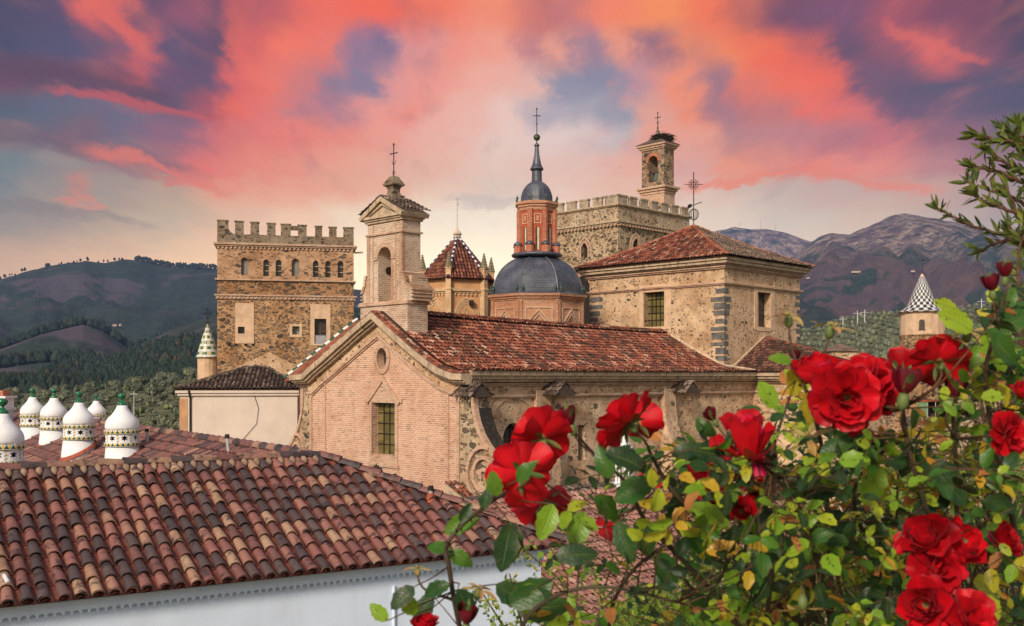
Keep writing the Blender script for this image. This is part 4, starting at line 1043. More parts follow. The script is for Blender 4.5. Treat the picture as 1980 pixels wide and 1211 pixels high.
# lead valley strips where the block meets the roofs, and the small hipped roof right of it
vx = XT1+.12
v0 = Vector((vx, YT-.2, nave_prof(7.75*(vx-XR)/(.85-XR), YT)[1]+.1))
m = MB(); pts_ = []
for i in range(10):
    x = XR+.8+(vx-XR-.8)*i/9; s_ = 7.75*(x-XR)/(.85-XR); pts_.append((x, YT-.12, nave_prof(s_, YT)[1]+.12))
m.tube(pts_, .13, 5); m.tube([pts_[-1], (.75, YT+.9, .42)], .10, 5)
m.build('valley', MAT['trim_pale'], hall)
lowr = fthing('transept_wing', 'low transept wing with brown red hipped tiles at the foot of the plastered block', 'roofed wing', CH)
yA = YT+.7; yP = CH.ya(1478, XT1); zP = CH.z(652, XT1, yP); kP = (zP-.42)/(yP-yA)
def onplane(px, py):
    best = None
    for i in range(400):
        y = yA+i*.03; x = CH.xa(px, y); e = abs(CH.z(py, x, y)-(.42+kP*(y-yA)))
        if best is None or e < best[0]: best = (e, x, y)
    return best[1], best[2]
Qx, Qy = onplane(1575, 677); Bx = CH.xa(1650, yA); cs_ = math.sqrt(1+kP*kP); Tot = (yP-yA)*cs_
poly_ = [(XT1, yA), (XT1, yP), (Qx, Qy), (Bx, yA)]
def inpoly(x, y):
    c = False; n = len(poly_)
    for i in range(n):
        (x1, y1), (x2, y2) = poly_[i], poly_[(i+1) % n]
        if (y1 > y) != (y2 > y) and x < (x2-x1)*(y-y1)/(y2-y1)+x1: c = not c
    return c
def PL(a, s): y = yP-s/cs_; return (a, y, .42+kP*(y-yA))
ml, pl = tiles(PL, XT1, Bx+.1, 0, Tot+.12, lambda a, s: inpoly(a, max(yA+.01, yP-s/cs_)), W=.235, L=.36, R0=.088, seg=4, seed=17, jit=.02)
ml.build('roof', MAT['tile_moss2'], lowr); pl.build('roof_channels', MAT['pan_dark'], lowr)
zQ = .42+kP*(Qy-yA)
m = MB(); m.add([(XT1, yA, .36), (Bx, yA, .36), (Qx, Qy, zQ-.06), (XT1, yP, zP-.06)], [(0, 1, 2, 3)]); m.add([(XT1, yP, zP-.06), (Qx, Qy, zQ-.06), (Bx, Qy+4, .3), (XT1, yP+6, .3), (Bx, yA, .3)], [(0, 1, 2, 3), (1, 4, 2)])
m.build('roof_boarding', MAT['pan_dark'], lowr)
m = MB(); m.box(-3, Bx-.7, yA+.75, Qy+3, BASE, .3); m.build('wall', MAT['rub_nave'], lowr)
m = MB()
for d, z0_, z1_ in ((-.02, .10, .34), (.14, -.08, .10), (.34, -.22, -.08)): m.box(.1, Bx-.05-d, yA+d, yA+.8, z0_, z1_)
m.build('eaves_cornice', MAT['trim_pale'], lowr)
m = MB()
for d, z0_, z1_ in ((.55, -.36, -.28), (.6, -.98, -.86)): m.box(.0, Bx-.6, yA+d, yA+.8, z0_, z1_)
m.build('string_course', MAT['trim'], lowr)
m = MB(); ridge_tiles(m, (Qx, Qy, zQ), (XT1, yP, zP), .12, .4, 5, 3); m.build('ridge', MAT['tile_old'], lowr)
m = MB(); m.tube([(XT1+.06, yP, zP+.06), (XT1+.06, yA-.1, .5)], .10, 5); m.build('wall_flashing', MAT['trim_pale'], lowr)
# ================================================================== LEFT TOWER
LT = Fr(-.285*75, 75, 12.1)
lt = fthing('battlemented_tower', 'tall rubble tower with broken battlements and a row of seven arched windows', 'tower', LT)
WL = LT.xa(684, 0); DL = 9.0
z_ = lambda py: LT.z(py, WL/2, 0)
TL = T0(0)
arw = [(466,480),(509,520),(533,544),(564,579),(605,616),(629,639),(653,664)]
aops = [dict(x0=LT.xa(a), x1=LT.xa(b), z0=z_(534 if (b-a) > 13 else 535), z1=z_(500 if (b-a) > 13 else 503), k='round') for a, b in arw]
lops = [dict(x0=LT.xa(460), x1=LT.xa(473), z0=z_(646), z1=z_(633)), dict(x0=LT.xa(565), x1=LT.xa(579), z0=z_(647), z1=z_(631)), dict(x0=LT.xa(608), x1=LT.xa(631), z0=z_(665), z1=z_(616))]
def box_sides(m, W_, D_, z0, z1):
    m.quad((W_, 0, z0), (W_, D_, z0), (W_, D_, z1), (W_, 0, z1)); m.quad((0, 0, z0), (0, D_, z0), (0, D_, z1), (0, 0, z1)); m.quad((0, D_, z0), (W_, D_, z0), (W_, D_, z1), (0, D_, z1))
m = MB(); wall(m, TL, 0, WL, BASE, z_(580), lops, .45); box_sides(m, WL, DL, BASE, z_(580)); m.build('lower_wall', MAT['rub_warm'], lt)
m = MB(); wall(m, TL, 0, WL, z_(571), z_(544)); box_sides(m, WL, DL, z_(571), z_(544)); m.build('belt', MAT['rub_belt'], lt)
m = MB(); wall(m, TL, 0, WL, z_(541), z_(479), aops, .35); box_sides(m, WL, DL, z_(541), z_(479)); m.build('upper_wall', MAT['rub_upper'], lt)
m = MB()
def ringW(m, d, a, b): m.box(-d, WL+d, -d, DL+d, a, b)
ringW(m, .16, z_(544), z_(541)); ringW(m, .20, z_(574), z_(571)); ringW(m, .10, z_(580), z_(574)+.0); ringW(m, .14, z_(479), z_(476)); ringW(m, .24, z_(476), z_(472.5))
m.build('string_course', MAT['trim'], lt)
m = MB(); i = 0
while i*.3 < WL:
    for (a, b, d) in ((z_(578.5), z_(575.5), .16), (z_(483.5), z_(480), .10)): m.box(i*.3, i*.3+.15, -d, 0, a, b)
    i += 1
m.build('dentils', MAT['trim'], lt)
m = MB(); m.box(.0, WL, -.06, .45, z_(472.5), z_(456)); m.box(0, .45, .0, DL, z_(472.5), z_(456)); m.box(WL-.45, WL, 0, DL, z_(472.5), z_(456)); m.box(0, WL, DL-.45, DL, z_(472.5), z_(456)); m.box(0, WL, 0, DL, z_(474), z_(472))
m.build('parapet', MAT['rub_dark'], lt)
g = random.Random(2)
for a, b, tp in ((420,441,431),(454,471,432),(484,501,433),(516,533,434),(543,562,435),(576,593,436),(609,623,437),(636,651,438),(664,684,438)):
    xa_, xb_ = LT.xa(a), LT.xa(b); m = MB(); zt_ = z_(tp)
    poly = [(xa_, z_(457)), (xb_, z_(457)), (xb_-.02, zt_+g.uniform(-.05, .05)), (xa_+.03, zt_+g.uniform(-.05, .05))]
    if a == 420: poly = [(0, z_(457)), (xb_+.5, z_(457)), (xb_+.2, z_(452)), (xb_, z_(445)), (xb_, zt_), (0, zt_)]
    m.prism(poly, T0(-.03), 0, .42); m.prism([(p[0]+(-.03 if p[0] < (xa_+xb_)/2 else .03), p[1]) for p in [(xa_, zt_), (xb_, zt_), (xb_, zt_+.08), (xa_, zt_+.08)]], T0(-.07), 0, .5)
    recalc(m.build('merlon', MAT['rub_dark'], lt))
m = MB(); m.prism([(LT.xa(562), z_(444)), (LT.xa(577), z_(444)), (LT.xa(577), z_(437)), (LT.xa(562), z_(436))], T0(0), 0, .4); m.prism([(LT.xa(543), z_(456)), (LT.xa(562), z_(456)), (LT.xa(562), z_(437)), (LT.xa(543), z_(437))], T0(.02), 0, .36)
recalc(m.build('parapet_lintel', MAT['rub_dark'], lt))
for sx_ in (0, WL-.4):
    for q in range(1, 5):
        m = MB(); y = q*DL/5+.2; m.box(sx_, sx_+.42, y, y+.9, z_(456), z_(437)); m.build('merlon', MAT['rub_dark'], lt)
for k_, o in enumerate(aops): pane(o, TL, .28, MAT['glass_m'] if k_ in (0, 3) else MAT['glass_d'], lt, muntins=(0, 0) if k_ in (0, 3) else (0, 2), bar=.04, mmat=MAT['plaster_grey'])
pane(lops[0], TL, .3, MAT['glass_d'], lt, muntins=(0, 0)); pane(lops[1], TL, .3, MAT['glass_c'], lt, muntins=(1, 1), mmat=MAT['wood'], bar=.06); pane(lops[2], TL, .35, MAT['glass_d'], lt, muntins=(1, 1), mmat=MAT['wood'], bar=.07)
m = MB(); o = lops[2]; m.prism([(o['x0']+.03, o['z0']), (o['x1']-.03, o['z0']), (o['x1']-.03, o['z0']+.62), (o['x0']+.03, o['z0']+.62)], TL, .1, .12)
for i in range(9): x = o['x0']+.05+i*(o['x1']-o['x0']-.1)/8; m.box(x-.02, x+.02, .06, .1, o['z0'], o['z0']+.66)
m.build('balcony_rail', MAT['steel'], lt)
m = MB()
for a, b, c, d, os_ in ((455,491,665,588,lops[0]), (600,639,668,588,lops[2]), (560,584,652,627,lops[1])):
    x0, x1, z0, z1 = LT.xa(a), LT.xa(b), z_(c), z_(d)
    m = MB(); wall(m, T0(-.035), x0, x1, z0, z1, [os_], .04)
    m.box(x0, x1, -.034, -.0, z1-.0, z1+.01); m.build('plaster_patch', MAT['plaster'], lt)
for px in (443, 456, 475, 489): 
    m = MB(); x = LT.xa(px); m.box(x-.09, x+.13, -.012, .1, z_(670), z_(664)); m.build('putlog_hole', MAT['darkin'], lt)  # dark slabs on the wall face, hole shade put into their colour
# paler scar of a vanished roof
m = MB(); m.prism([(LT.xa(432), z_(722)), (LT.xa(520), z_(681)), (LT.xa(600), z_(722)), (LT.xa(600), z_(760)), (LT.xa(432), z_(760))], TL, -.03, 0); recalc(m.build('roof_scar', MAT['rub_hall'], lt))
m = MB(); m.tube([(WL+.1, .3, z_(485)), (WL+.7, .2, z_(484))], .07, 5); m.build('spout', MAT['trim_pale'], lt)

# ================================================================== small round turret with glazed cone
def cone_turret(name, label, px, D, rad, zs, prof, conemat, wallmat, nwin, cat='turret', n=16):
    r_ = thing(name, label, cat, ((px-PX0)/F*D, D, BASE))
    m = MB(); m.lathe([(rad, BASE), (rad, zs), (rad*1.06, zs+.02), (rad*1.06, zs+.15), (rad*.9, zs+.2)], n=n); m.build('wall', wallmat, r_, smooth=False)
    m = MB(); m.lathe([(rad*a, zs+.1+b) for a, b in prof], n=48); return r_, m
def M_check(name, ca, cb, cc, nu, rowh, stripes=False):
    t = NT(name); o = t.obj(); s = t.n('ShaderNodeSeparateXYZ'); t.l(o, s.inputs[0])
    a = t.math('ARCTAN2', s.outputs[1], s.outputs[0]); u = t.math('MULTIPLY', a, nu/6.28318); v = t.math('DIVIDE', s.outputs[2], rowh)
    fu, fv = t.math('FLOOR', u), t.math('FLOOR', v)
    if stripes:
        k = t.math('FRACT', t.math('DIVIDE', t.math('ADD', fv, t.math('MULTIPLY', fu, 2.0)), 4.0)); c = t.ramp(k, [(0, ca), (.24, cb), (.49, cc), (.74, cb)], 'CONSTANT')
    else:
        k = t.math('FRACT', t.math('MULTIPLY', t.math('ADD', fu, fv), .5)); c = t.mix(t.math('GREATER_THAN', k, .25), ca, cb)
    eu = t.math('ABSOLUTE', t.math('SUBTRACT', t.math('FRACT', u), .5)); evv = t.math('ABSOLUTE', t.math('SUBTRACT', t.math('FRACT', v), .5))
    e = t.math('MAXIMUM', eu, evv); c = t.mix(t.mr(e, .43, .5, 0, .6), c, (.08, .07, .06))
    n = t.noise(o, 2.5, 4, .65); c = t.mix(t.mr(n, .5, .7, 0, .45), c, (.25, .22, .17))
    return t.done(t.pbsdf(c, .35, t.bump(t.math('SUBTRACT', 1.0, t.mr(e, .4, .5)), .5, .03), spec=.5))
MAT['check_bw'] = M_check('checkered_glaze', (.03, .03, .035), (.62, .63, .62), None, 30, .33)
MAT['check_gy'] = M_check('banded_glaze', (.02, .12, .09), (.62, .64, .58), (.52, .46, .20), 14, .22, True)
MAT['check_d'] = M_check('lozenge_glaze', (.03, .03, .035), (.62, .63, .62), None, 24, .26)
D_ = 84; zz = lambda py, D=D_: (HY-py)/F*D
t1, m = cone_turret('glazed_turret', 'small turret with green and yellow glazed cone behind the battlemented tower', 401.5, D_, .80, zz(694), [(1.2, 0), (1.08, .12), (.88, .7), (.58, 1.55), (.14, 2.55), (.0, 2.78)], MAT['check_gy'], MAT['plaster'], 0)
recalc(m.build('cone', MAT['check_gy'], t1, smooth=True))
m = MB(); iron_cross(m, 0, 0, zz(628), zz(598), .28, .03); m.build('cross', MAT['iron'], t1)
D_ = 112; cpx = 1783; rad = 41/F*D_
t2, m = cone_turret('checkered_turret', 'round plaster turret with black and white checkered witch hat roof', cpx, D_, rad, zz(606, D_), [(1.16, 0), (1.04, .10), (.84, .34), (.68, .7), (.56, 1.3), (.38, 2.4), (.20, 3.4), (.12, 3.85)], MAT['check_bw'], MAT['plaster'], 2)
recalc(m.build('cone', MAT['check_bw'], t2, smooth=True))
m = MB(); m.lathe([(.24*1, zz(534, D_)-.15), (.20, zz(533, D_)), (.02, zz(529, D_))], n=12); m.build('cap', MAT['plaster'], t2)
m = MB(); m.tube([(0, 0, zz(533, D_)), (0, 0, zz(497, D_))], .03, 4); m.tube([(0, 0, zz(503, D_)), (.35, 0, zz(504, D_))], .03, 4); m.build('weathervane', MAT['iron'], t2)
m = MB(); m.lathe([(rad*1.005, BASE), (rad*1.005, zz(650, D_))], n=16); m.lathe([(rad*1.04, zz(650, D_)), (rad*1.04, zz(648, D_))], n=16); m.build('stone_base', MAT['rub_warm'], t2)
for a in (-.62, .62+.35):
    ang = -math.pi/2+a*.62 if a < 0 else -math.pi/2+1.12
    c, s = math.cos(ang), math.sin(ang); tx, ty = -s, c
    op = dict(x0=-.28, x1=.28, z0=zz(641, D_), z1=zz(620, D_), k='round')
    m = MB(); m.prism(opoutline(op), lambda x, z, d: (c*(rad*.985-d)+tx*x, s*(rad*.985-d)+ty*x, z), -.04, .1); recalc(m.build('window', MAT['glass_d'], t2))
    m = MB(); m.prism(opoutline(op, .09), lambda x, z, d: (c*(rad*.985-d)+tx*x, s*(rad*.985-d)+ty*x, z), -.02, .1); recalc(m.build('window_surround', MAT['trim'], t2))

# ================================================================== cream outbuilding with mossy roof
OB = Fr(*[(348-PX0)/F*61, 61], 8)
ob = fthing('cream_outbuilding', 'cream rendered outbuilding with dark mossy tile roof left of the church', 'building', OB)
WO = OB.xa(575); zo = OB.z(754, 3, 0); DO = 7
m = MB(); m.box(0, WO, 0, DO, BASE, zo); m.build('wall', MAT['cream'], ob)
m = MB(); m.box(-.14, WO+.1, -.14, DO, zo-.34, zo-.18); m.box(-.24, WO+.1, -.24, DO, zo-.18, zo); m.build('cornice', MAT['cream'], ob)
m = MB(); m.box(-.02, .42, -.03, .3, BASE, zo-.5); m.build('corner_pilaster', MAT['plaster_ochre'], ob)
m = MB(); m.tube([(.55, -.3, zo-.05), (.6, -.06, zo-.5), (.6, -.06, BASE)], .06, 6); m.build('downpipe', MAT['iron'], ob)
m = MB(); m.tube([(OB.xa(488), -.05, zo), (OB.xa(500), -.05, OB.z(790, 3)), (OB.xa(496), -.05, OB.z(820, 3)), (OB.xa(470), -.05, OB.z(850, 3))], .014, 4); m.build('cable', MAT['iron'], ob)
xr0, xr1 = OB.xa(478, 3.5), OB.xa(516, 3.5); zr = OB.z(709, 4, 3.5)
run = 3.8
def PO(a, s): return (a, 3.5-run*s/4.1, zr+(zo+.06-zr)*s/4.1)
def in_o(a, s):
    t_ = s/4.1; return (xr0-( xr0+.35)*t_) < a < (xr1+(WO+.3-xr1)*t_)
mo_, po_ = tiles(PO, -.4, WO+.4, 0, 4.1, in_o, W=.25, L=.36, R0=.095, seg=4, seed=41, jit=.02)
mo_.build('roof', MAT['tile_moss'], ob); po_.build('roof_channels', MAT['pan_dark'], ob)
m = MB(); m.add([(xr0, 3.5, zr-.06), (xr1, 3.5, zr-.06), (WO+.3, -.3, zo), (-.35, -.3, zo), (-.35, 7.3, zo), (WO+.3, 7.3, zo)], [(0, 1, 2, 3), (0, 3, 4), (1, 5, 2), (0, 4, 5, 1)])
m.build('roof_boarding', MAT['pan_dark'], ob)
m = MB(); ridge_tiles(m, (xr0, 3.5, zr), (xr1, 3.5, zr), .12, .4, 5, 2); ridge_tiles(m, (-.35, -.3, zo+.08), (xr0, 3.5, zr), .12, .4, 5, 3); ridge_tiles(m, (WO+.3, -.3, zo+.08), (xr1, 3.5, zr), .12, .4, 5, 4); m.build('ridge', MAT['tile_moss'], ob)

# ================================================================== octagonal chapel with tiled pyramid
DC = 79; CX = (884-PX0)/F*DC
cp = thing('polygonal_chapel', 'many sided ochre chapel with steep brown tiled pyramid roof and spike', 'chapel', (CX, DC, BASE))
zz = lambda py: (HY-py)/F*DC
RC = 2.62; A0 = R(-100)
zev = zz(545)
m = MB(); m.lathe([(RC, BASE), (RC, zev)], n=6, a0=A0); m.build('wall', MAT['plaster_ochre'], cp)
m = MB()
for d, a, b in ((.10, zz(571), zz(568)), (.22, zz(568), zz(563)), (.08, zz(547), zev)):
    m.lathe([(RC+d, a), (RC+d, b)], n=6, a0=A0)
m.build('cornice', MAT['stone_gothic'], cp)
m = MB()
for k in range(48):
    a = 2*math.pi*k/48; rr_ = RC*math.cos(math.pi/6)/math.cos(((a-A0) % (math.pi/3))-math.pi/6)+.08
    m.lathe([(.07, zz(576)), (.07, zz(571.5))], rr_*math.cos(a), rr_*math.sin(a), 4, a+.78)
m.build('dentils', MAT['stone_gothic'], cp)
apex = zz(459)
allm = MB()
for k in range(6):
    am = A0+math.pi/6+k*math.pi/3; RI = (RC+.42)*math.cos(math.pi/6); hw = (RC+.42)*math.sin(math.pi/6); Ls = math.hypot(RI, apex-zev)
    if math.sin(am) > .75: continue
    c, s = math.cos(am), math.sin(am)
    def PC(a, q, c=c, s=s): r_ = .12+(RI-.12)*q/Ls; return (c*r_-s*a, s*r_+c*a, apex+(zev+.05-apex)*q/Ls)
    mm, pp = tiles(PC, -hw, hw, 0, Ls, lambda a, q: abs(a) < hw*q/Ls+.02, W=.25, L=.37, R0=.1, seg=4, seed=50+k, jit=.01)
    n0 = len(allm.f); allm.add(mm.v, mm.f); allm.c[n0:] = mm.c
allm.build('roof', MAT['tile_chapel'], cp)
m = MB(); m.lathe([(RC+.40, zev-.02), (.05, apex-.06)], n=6, a0=A0); m.build('roof_boarding', MAT['pan_dark'], cp)
m = MB()
for k in range(6):
    a = A0+k*math.pi/3; ridge_tiles(m, ((RC+.42)*math.cos(a), (RC+.42)*math.sin(a), zev+.05), (.1*math.cos(a), .1*math.sin(a), apex+.03), .095, .24, 5, k, rnd=lambda i, g: .2 if i % 2 else .8, lift=.04)
t_glz = M_tile('white_blue_glaze', [(0, (.75, .75, .78)), (.5, (.02, .03, .09)), (1, (.02, .03, .09))], .05, rough=.3)
for nd in t_glz.node_tree.nodes:
    if nd.type == 'VALTORGB': nd.color_ramp.interpolation = 'CONSTANT'
m.build('hip_ridge', t_glz, cp)
m = MB(); m.lathe([(.28, apex-.2), (.28, zz(455)), (.36, zz(454)), (.36, zz(452)), (.10, zz(444)), (.05, zz(440))], n=6, a0=A0); m.build('finial', MAT['plaster_grey'], cp)
m = MB(); m.tube([(0, 0, zz(441)), (0, 0, zz(380))], .035, 5); m.tube([(-.0, 0, zz(398)), (.12, 0, zz(396)), (.0, 0, zz(392))], .03, 4); m.tube([(-.12, 0, zz(386)), (.12, 0, zz(386))], .03, 4); m.build('spike', MAT['steel'], cp)
for k in range(6):
    a = A0+k*math.pi/3
    if math.sin(a) > .6: continue
    m = MB(); R1 = RC+.12
    m.lathe([(.30, BASE), (.30, zz(567)), (.36, zz(566)), (.36, zz(564)), (.27, zz(562)), (.27, zz(527)), (.33, zz(526)), (.33, zz(524))], R1*math.cos(a), R1*math.sin(a), 4, a+.785); o = m.build('buttress', MAT['stone_gothic'], cp)
    m = MB(); pr = []
    for i in range(9): z = zz(524)+(zz(496)-zz(524))*i/9; r_ = .27*(1-i/9.5); pr += [(r_, z), (r_+.05, z+.06)]
    pr.append((.02, zz(495))); m.lathe(pr, R1*math.cos(a), R1*math.sin(a), 8); o2 = m.build('pinnacle', MAT['steeple_st'], o, keep=True); o2.data.transform(Matrix.Translation((0, 0, -BASE)))
for k in range(6):
    am = A0+math.pi/6+k*math.pi/3
    if math.sin(am) > 0: continue
    c, s = math.cos(am), math.sin(am); RI = RC*math.cos(math.pi/6)
    T = lambda x, z, d, c=c, s=s, RI=RI: (c*(RI-d)-s*x, s*(RI-d)+c*x, z)
    for q, (hw, top_) in enumerate(((1.0, 580), (.82, 585), (.64, 590))):
        op = dict(x0=-hw, x1=hw, z0=zz(640), z1=zz(top_), k='point'); m = MB(); sweep(m, opoutline(op)[1:-1], -.055, .055, -.10+.03*q, .02, T); m.build('gothic_arch', MAT['stone_gothic'], cp)
    op = dict(x0=-.42, x1=.42, z0=zz(640), z1=zz(594), k='point'); m = MB(); m.prism(opoutline(op), T, -.012, .02); o = recalc(m.build('blind_window', MAT['plaster_ochre'], cp))
    m = MB()
    for sg in (-1, 1):
        m.tube([T(sg*.02, zz(615), -.03), T(sg*.14, zz(608), -.03), T(sg*.02, zz(600), -.03), T(sg*.22, zz(606), -.03)], .035, 4); m.tube([T(sg*.14, zz(640), -.03), T(sg*.14, zz(608), -.03)], .03, 4)
        m.tube([T(sg*.3, zz(612), -.03), T(sg*.05, zz(603), -.03)], .03, 4)
    m.build('tracery', MAT['stone_gothic'], o, keep=True).data.transform(Matrix.Translation((0, 0, -BASE)))
m = MB(); m.box(1.0, 1.35, -RC-.02+.2, -RC+.5, zz(594), zz(585)); m.build('vent', MAT['darkin'], cp)

# ================================================================== domed lantern tower
DD = 72; CX = (1038-PX0)/F*DD; zz = lambda py: (HY-py)/F*DD; pr_ = lambda w: w/F*DD
dm = thing('domed_tower', 'slate dome with red brick lantern and slender lead spire behind the nave roof', 'dome', (CX, DD, BASE))
A0 = math.pi/8+.02
Rd = pr_(94)
m = MB(); m.lathe([(Rd, BASE), (Rd, zz(583))], n=8, a0=A0); m.build('drum', MAT['brick_orange'], dm)
m = MB(); m.lathe([(Rd*1.02, zz(586)), (Rd*1.02, zz(583)), (Rd*1.045, zz(583)), (Rd*1.05, zz(580)), (Rd*1.08, zz(579)), (Rd*1.09, zz(574))], n=8, a0=A0); m.build('drum_cornice', MAT['brick_orange'], dm)
for k in range(8):
    am = A0+math.pi/8+k*math.pi/4
    if math.sin(am) > 0: continue
    c, s = math.cos(am), math.sin(am); RI = Rd*math.cos(math.pi/8); hw = Rd*math.sin(math.pi/8)
    T = lambda x, z, d, c=c, s=s, RI=RI: (c*(RI-d)-s*x, s*(RI-d)+c*x, z)
    m = MB()
    sweep(m, [(-hw*.72, zz(599)), (hw*.72, zz(599)), (hw*.72, zz(640)), (-hw*.72, zz(640))], 0, .1, -.05, .01, T, closed=True)
    for q in (0, .28): sweep(m, [(-hw*.6+q, zz(626)), (0, zz(602)-q*.9), (hw*.6-q, zz(626))], 0, .1, -.09, .01, T)
    m.build('drum_panel', MAT['trim'], dm)
    for sg in (-1, 1):
        m = MB(); m.prism([(sg*hw*.92-.09, BASE+9), (sg*hw*.92+.09, BASE+9), (sg*hw*.92+.09, zz(586)), (sg*hw*.92-.09, zz(586))], T, -.07, 0); recalc(m.build('drum_pilaster', MAT['brick_orange'], dm))
prof = [(Rd*1.07, zz(574)), (Rd*1.0, zz(570))]
for i in range(13):
    t_ = i/12; a = t_*math.pi/2*.86; prof.append((Rd*.97*math.cos(a)**.92, zz(570)+(zz(497)-zz(570))*math.sin(a)/math.sin(math.pi/2*.86)))
m = MB(); m.lathe(prof, n=8, a0=A0)
t = NT('slate_courses'); u = t.uv(); o_ = t.obj(); b_ = t.n('ShaderNodeTexBrick'); t.l(u, b_.inputs['Vector'])
t.set(b_.inputs['Color1'], (.042, .052, .078)); t.set(b_.inputs['Color2'], (.075, .085, .11)); t.set(b_.inputs['Mortar'], (.018, .02, .028)); b_.inputs['Scale'].default_value = 1; b_.inputs['Brick Width'].default_value = .2; b_.inputs['Row Height'].default_value = .16; b_.inputs['Mortar Size'].default_value = .012
nn = t.noise(o_, .9, 5, .6); c_ = t.mix(t.mr(nn, .45, .7, 0, .55), b_.outputs[0], (.14, .155, .18))
MAT['slate'] = t.done(t.pbsdf(c_, t.mr(nn, .3, .7, .32, .5), t.bump(t.math('SUBTRACT', t.noise(o_, 9, 3), b_.outputs[1]), .4, .02), spec=.6))
m.build('dome', MAT['slate'], dm)
m = MB()
for k in range(8):
    a = A0+k*math.pi/4; m.tube([((r_+.02)*math.cos(a), (r_+.02)*math.sin(a), z) for r_, z in prof[1:]], .045, 4)
m.build('dome_rib', MAT['lead'], dm)
for k in range(8):
    for dl in (-.07, .07):
        m = MB()
        a = A0+k*math.pi/4+dl*.9; x, y = Rd*1.0*math.cos(a), Rd*1.0*math.sin(a); z = zz(571)
        m.lathe([(.05, z), (.09, z+.05), (.03, z+.12), (.10, z+.26), (.04, z+.38), (.07, z+.44), (.0, z+.54)], x, y, 8); m.build('bronze_finial', MAT['copper'], dm)
m = MB(); rt = pr_(45); m.lathe([(rt*.9, zz(499)), (rt*1.06, zz(497.5)), (rt*1.1, zz(494.5)), (rt*1.04, zz(491.5)), (rt*.85, zz(490))], n=32); m.build('lead_ring', MAT['slate'], dm, smooth=True)
# lantern
Rl = pr_(37)
m = MB(); m.lathe([(Rl*.95, zz(493)), (Rl*.95, zz(405))], n=8, a0=A0); m.build('lantern_wall', MAT['red_paint'], dm)
m = MB(); m.lathe([(Rl*1.0, zz(411)), (Rl*1.03, zz(408)), (Rl*1.03, zz(406)), (Rl*1.1, zz(404)), (Rl*1.1, zz(400)), (Rl*1.19, zz(399)), (Rl*1.2, zz(394)), (Rl*.9, zz(392))], n=8, a0=A0); m.build('lantern_cornice', MAT['brick_orange'], dm)
for k in range(8):
    a = A0+k*math.pi/4; x, y = Rl*.98*math.cos(a), Rl*.98*math.sin(a)
    m = MB(); m.lathe([(.20, zz(477)), (.20, zz(408))], x, y, 6, a); o = m.build('lantern_pier', MAT['brick_red'], dm)
    x, y = Rl*1.07*math.cos(a), Rl*1.07*math.sin(a)
    m = MB(); m.lathe([(.28, zz(493)), (.28, zz(478))], x, y, 8, a); m.build('pier_foot', MAT['brick_red'], o, keep=True).data.transform(Matrix.Translation((0, 0, -BASE)))
    m = MB(); m.lathe([(.30, zz(478)), (.33, zz(476.5)), (.27, zz(473)), (.1, zz(470))], x, y, 12); m.build('lead_cap', MAT['slate'], o, smooth=True, keep=True).data.transform(Matrix.Translation((0, 0, -BASE)))
    am = a+math.pi/8
    if math.sin(am) < .3:
        c, s = math.cos(am), math.sin(am); RI = Rl*.95*math.cos(math.pi/8)
        T = lambda x, z, d, c=c, s=s, RI=RI: (c*(RI-d)-s*x, s*(RI-d)+c*x, z)
        m = MB(); m.prism([(-.14, zz(488)), (.14, zz(488)), (.14, zz(443)), (-.14, zz(443))], T, -.012, .01); o = recalc(m.build('lantern_window', MAT['glass_d'], dm))
        m = MB(); m.prism([(-.02, zz(487)), (.11, zz(487)), (.11, zz(444)), (-.02, zz(444))], T, -.03, -.014); oo = recalc(m.build('pane', M_plain('pale_glass', (.55, .52, .33), .4, .2, 6) if 'pg' not in MAT else MAT['pg'], o, keep=True)); oo.data.transform(Matrix.Translation((0, 0, -BASE)))
        MAT['pg'] = oo.data.materials[0]
        m = MB(); sweep(m, [(-.20, zz(435)), (.20, zz(435)), (.20, zz(419)), (-.20, zz(419))][::-1], -.05, 0, -.03, .01, T, closed=True); oo = m.build('white_panel_frame', MAT['plaster'], dm)
        m = MB(); m.prism([(-.1, zz(432)), (.1, zz(432)), (.1, zz(422)), (-.1, zz(422))], T, -.03, .01); oo = recalc(m.build('panel_niche', MAT['brick_orange'], dm))
Rk = pr_(31)
prof = [(Rk*1.02, zz(392)), (Rk, zz(389))]+[(Rk*math.cos(i/10*1.25), zz(388)+(zz(352)-zz(388))*math.sin(i/10*1.25)/math.sin(1.25)) for i in range(11)]
m = MB(); m.lathe(prof, n=16, a0=.1); m.build('cupola', MAT['slate'], dm)
for k in range(8):
    m = MB(); a = A0+k*math.pi/4; x, y = Rl*1.12*math.cos(a), Rl*1.12*math.sin(a); z = zz(393)
    m.lathe([(.05, z), (.08, z+.05), (.03, z+.1), (.10, z+.22), (.04, z+.34), (.0, z+.44)], x, y, 8); m.build('bronze_finial', MAT['copper'], dm)
m = MB(); u_ = pr_(1)
m.lathe([(12*u_, zz(354)), (10*u_, zz(350)), (9.5*u_, zz(332)), (11*u_, zz(330)), (13.5*u_, zz(328)), (12*u_, zz(325)), (8.5*u_, zz(318)), (5*u_, zz(300)), (3.5*u_, zz(284)), (5.5*u_, zz(282)), (5*u_, zz(280)), (1.2*u_, zz(277)), (1*u_, zz(270))], n=16); m.build('spire', MAT['slate'], dm)
m = MB(); m.lathe([(6.5*u_*math.sin(i/8*math.pi)+.001, zz(266)-6.5*u_*math.cos(i/8*math.pi)) for i in range(9)], n=16); m.build('ball', MAT['ball'], dm, smooth=True)
m = MB(); iron_cross(m, 0, 0, zz(261), zz(210), .24, .03, 0); m.build('cross', MAT['iron'], dm)

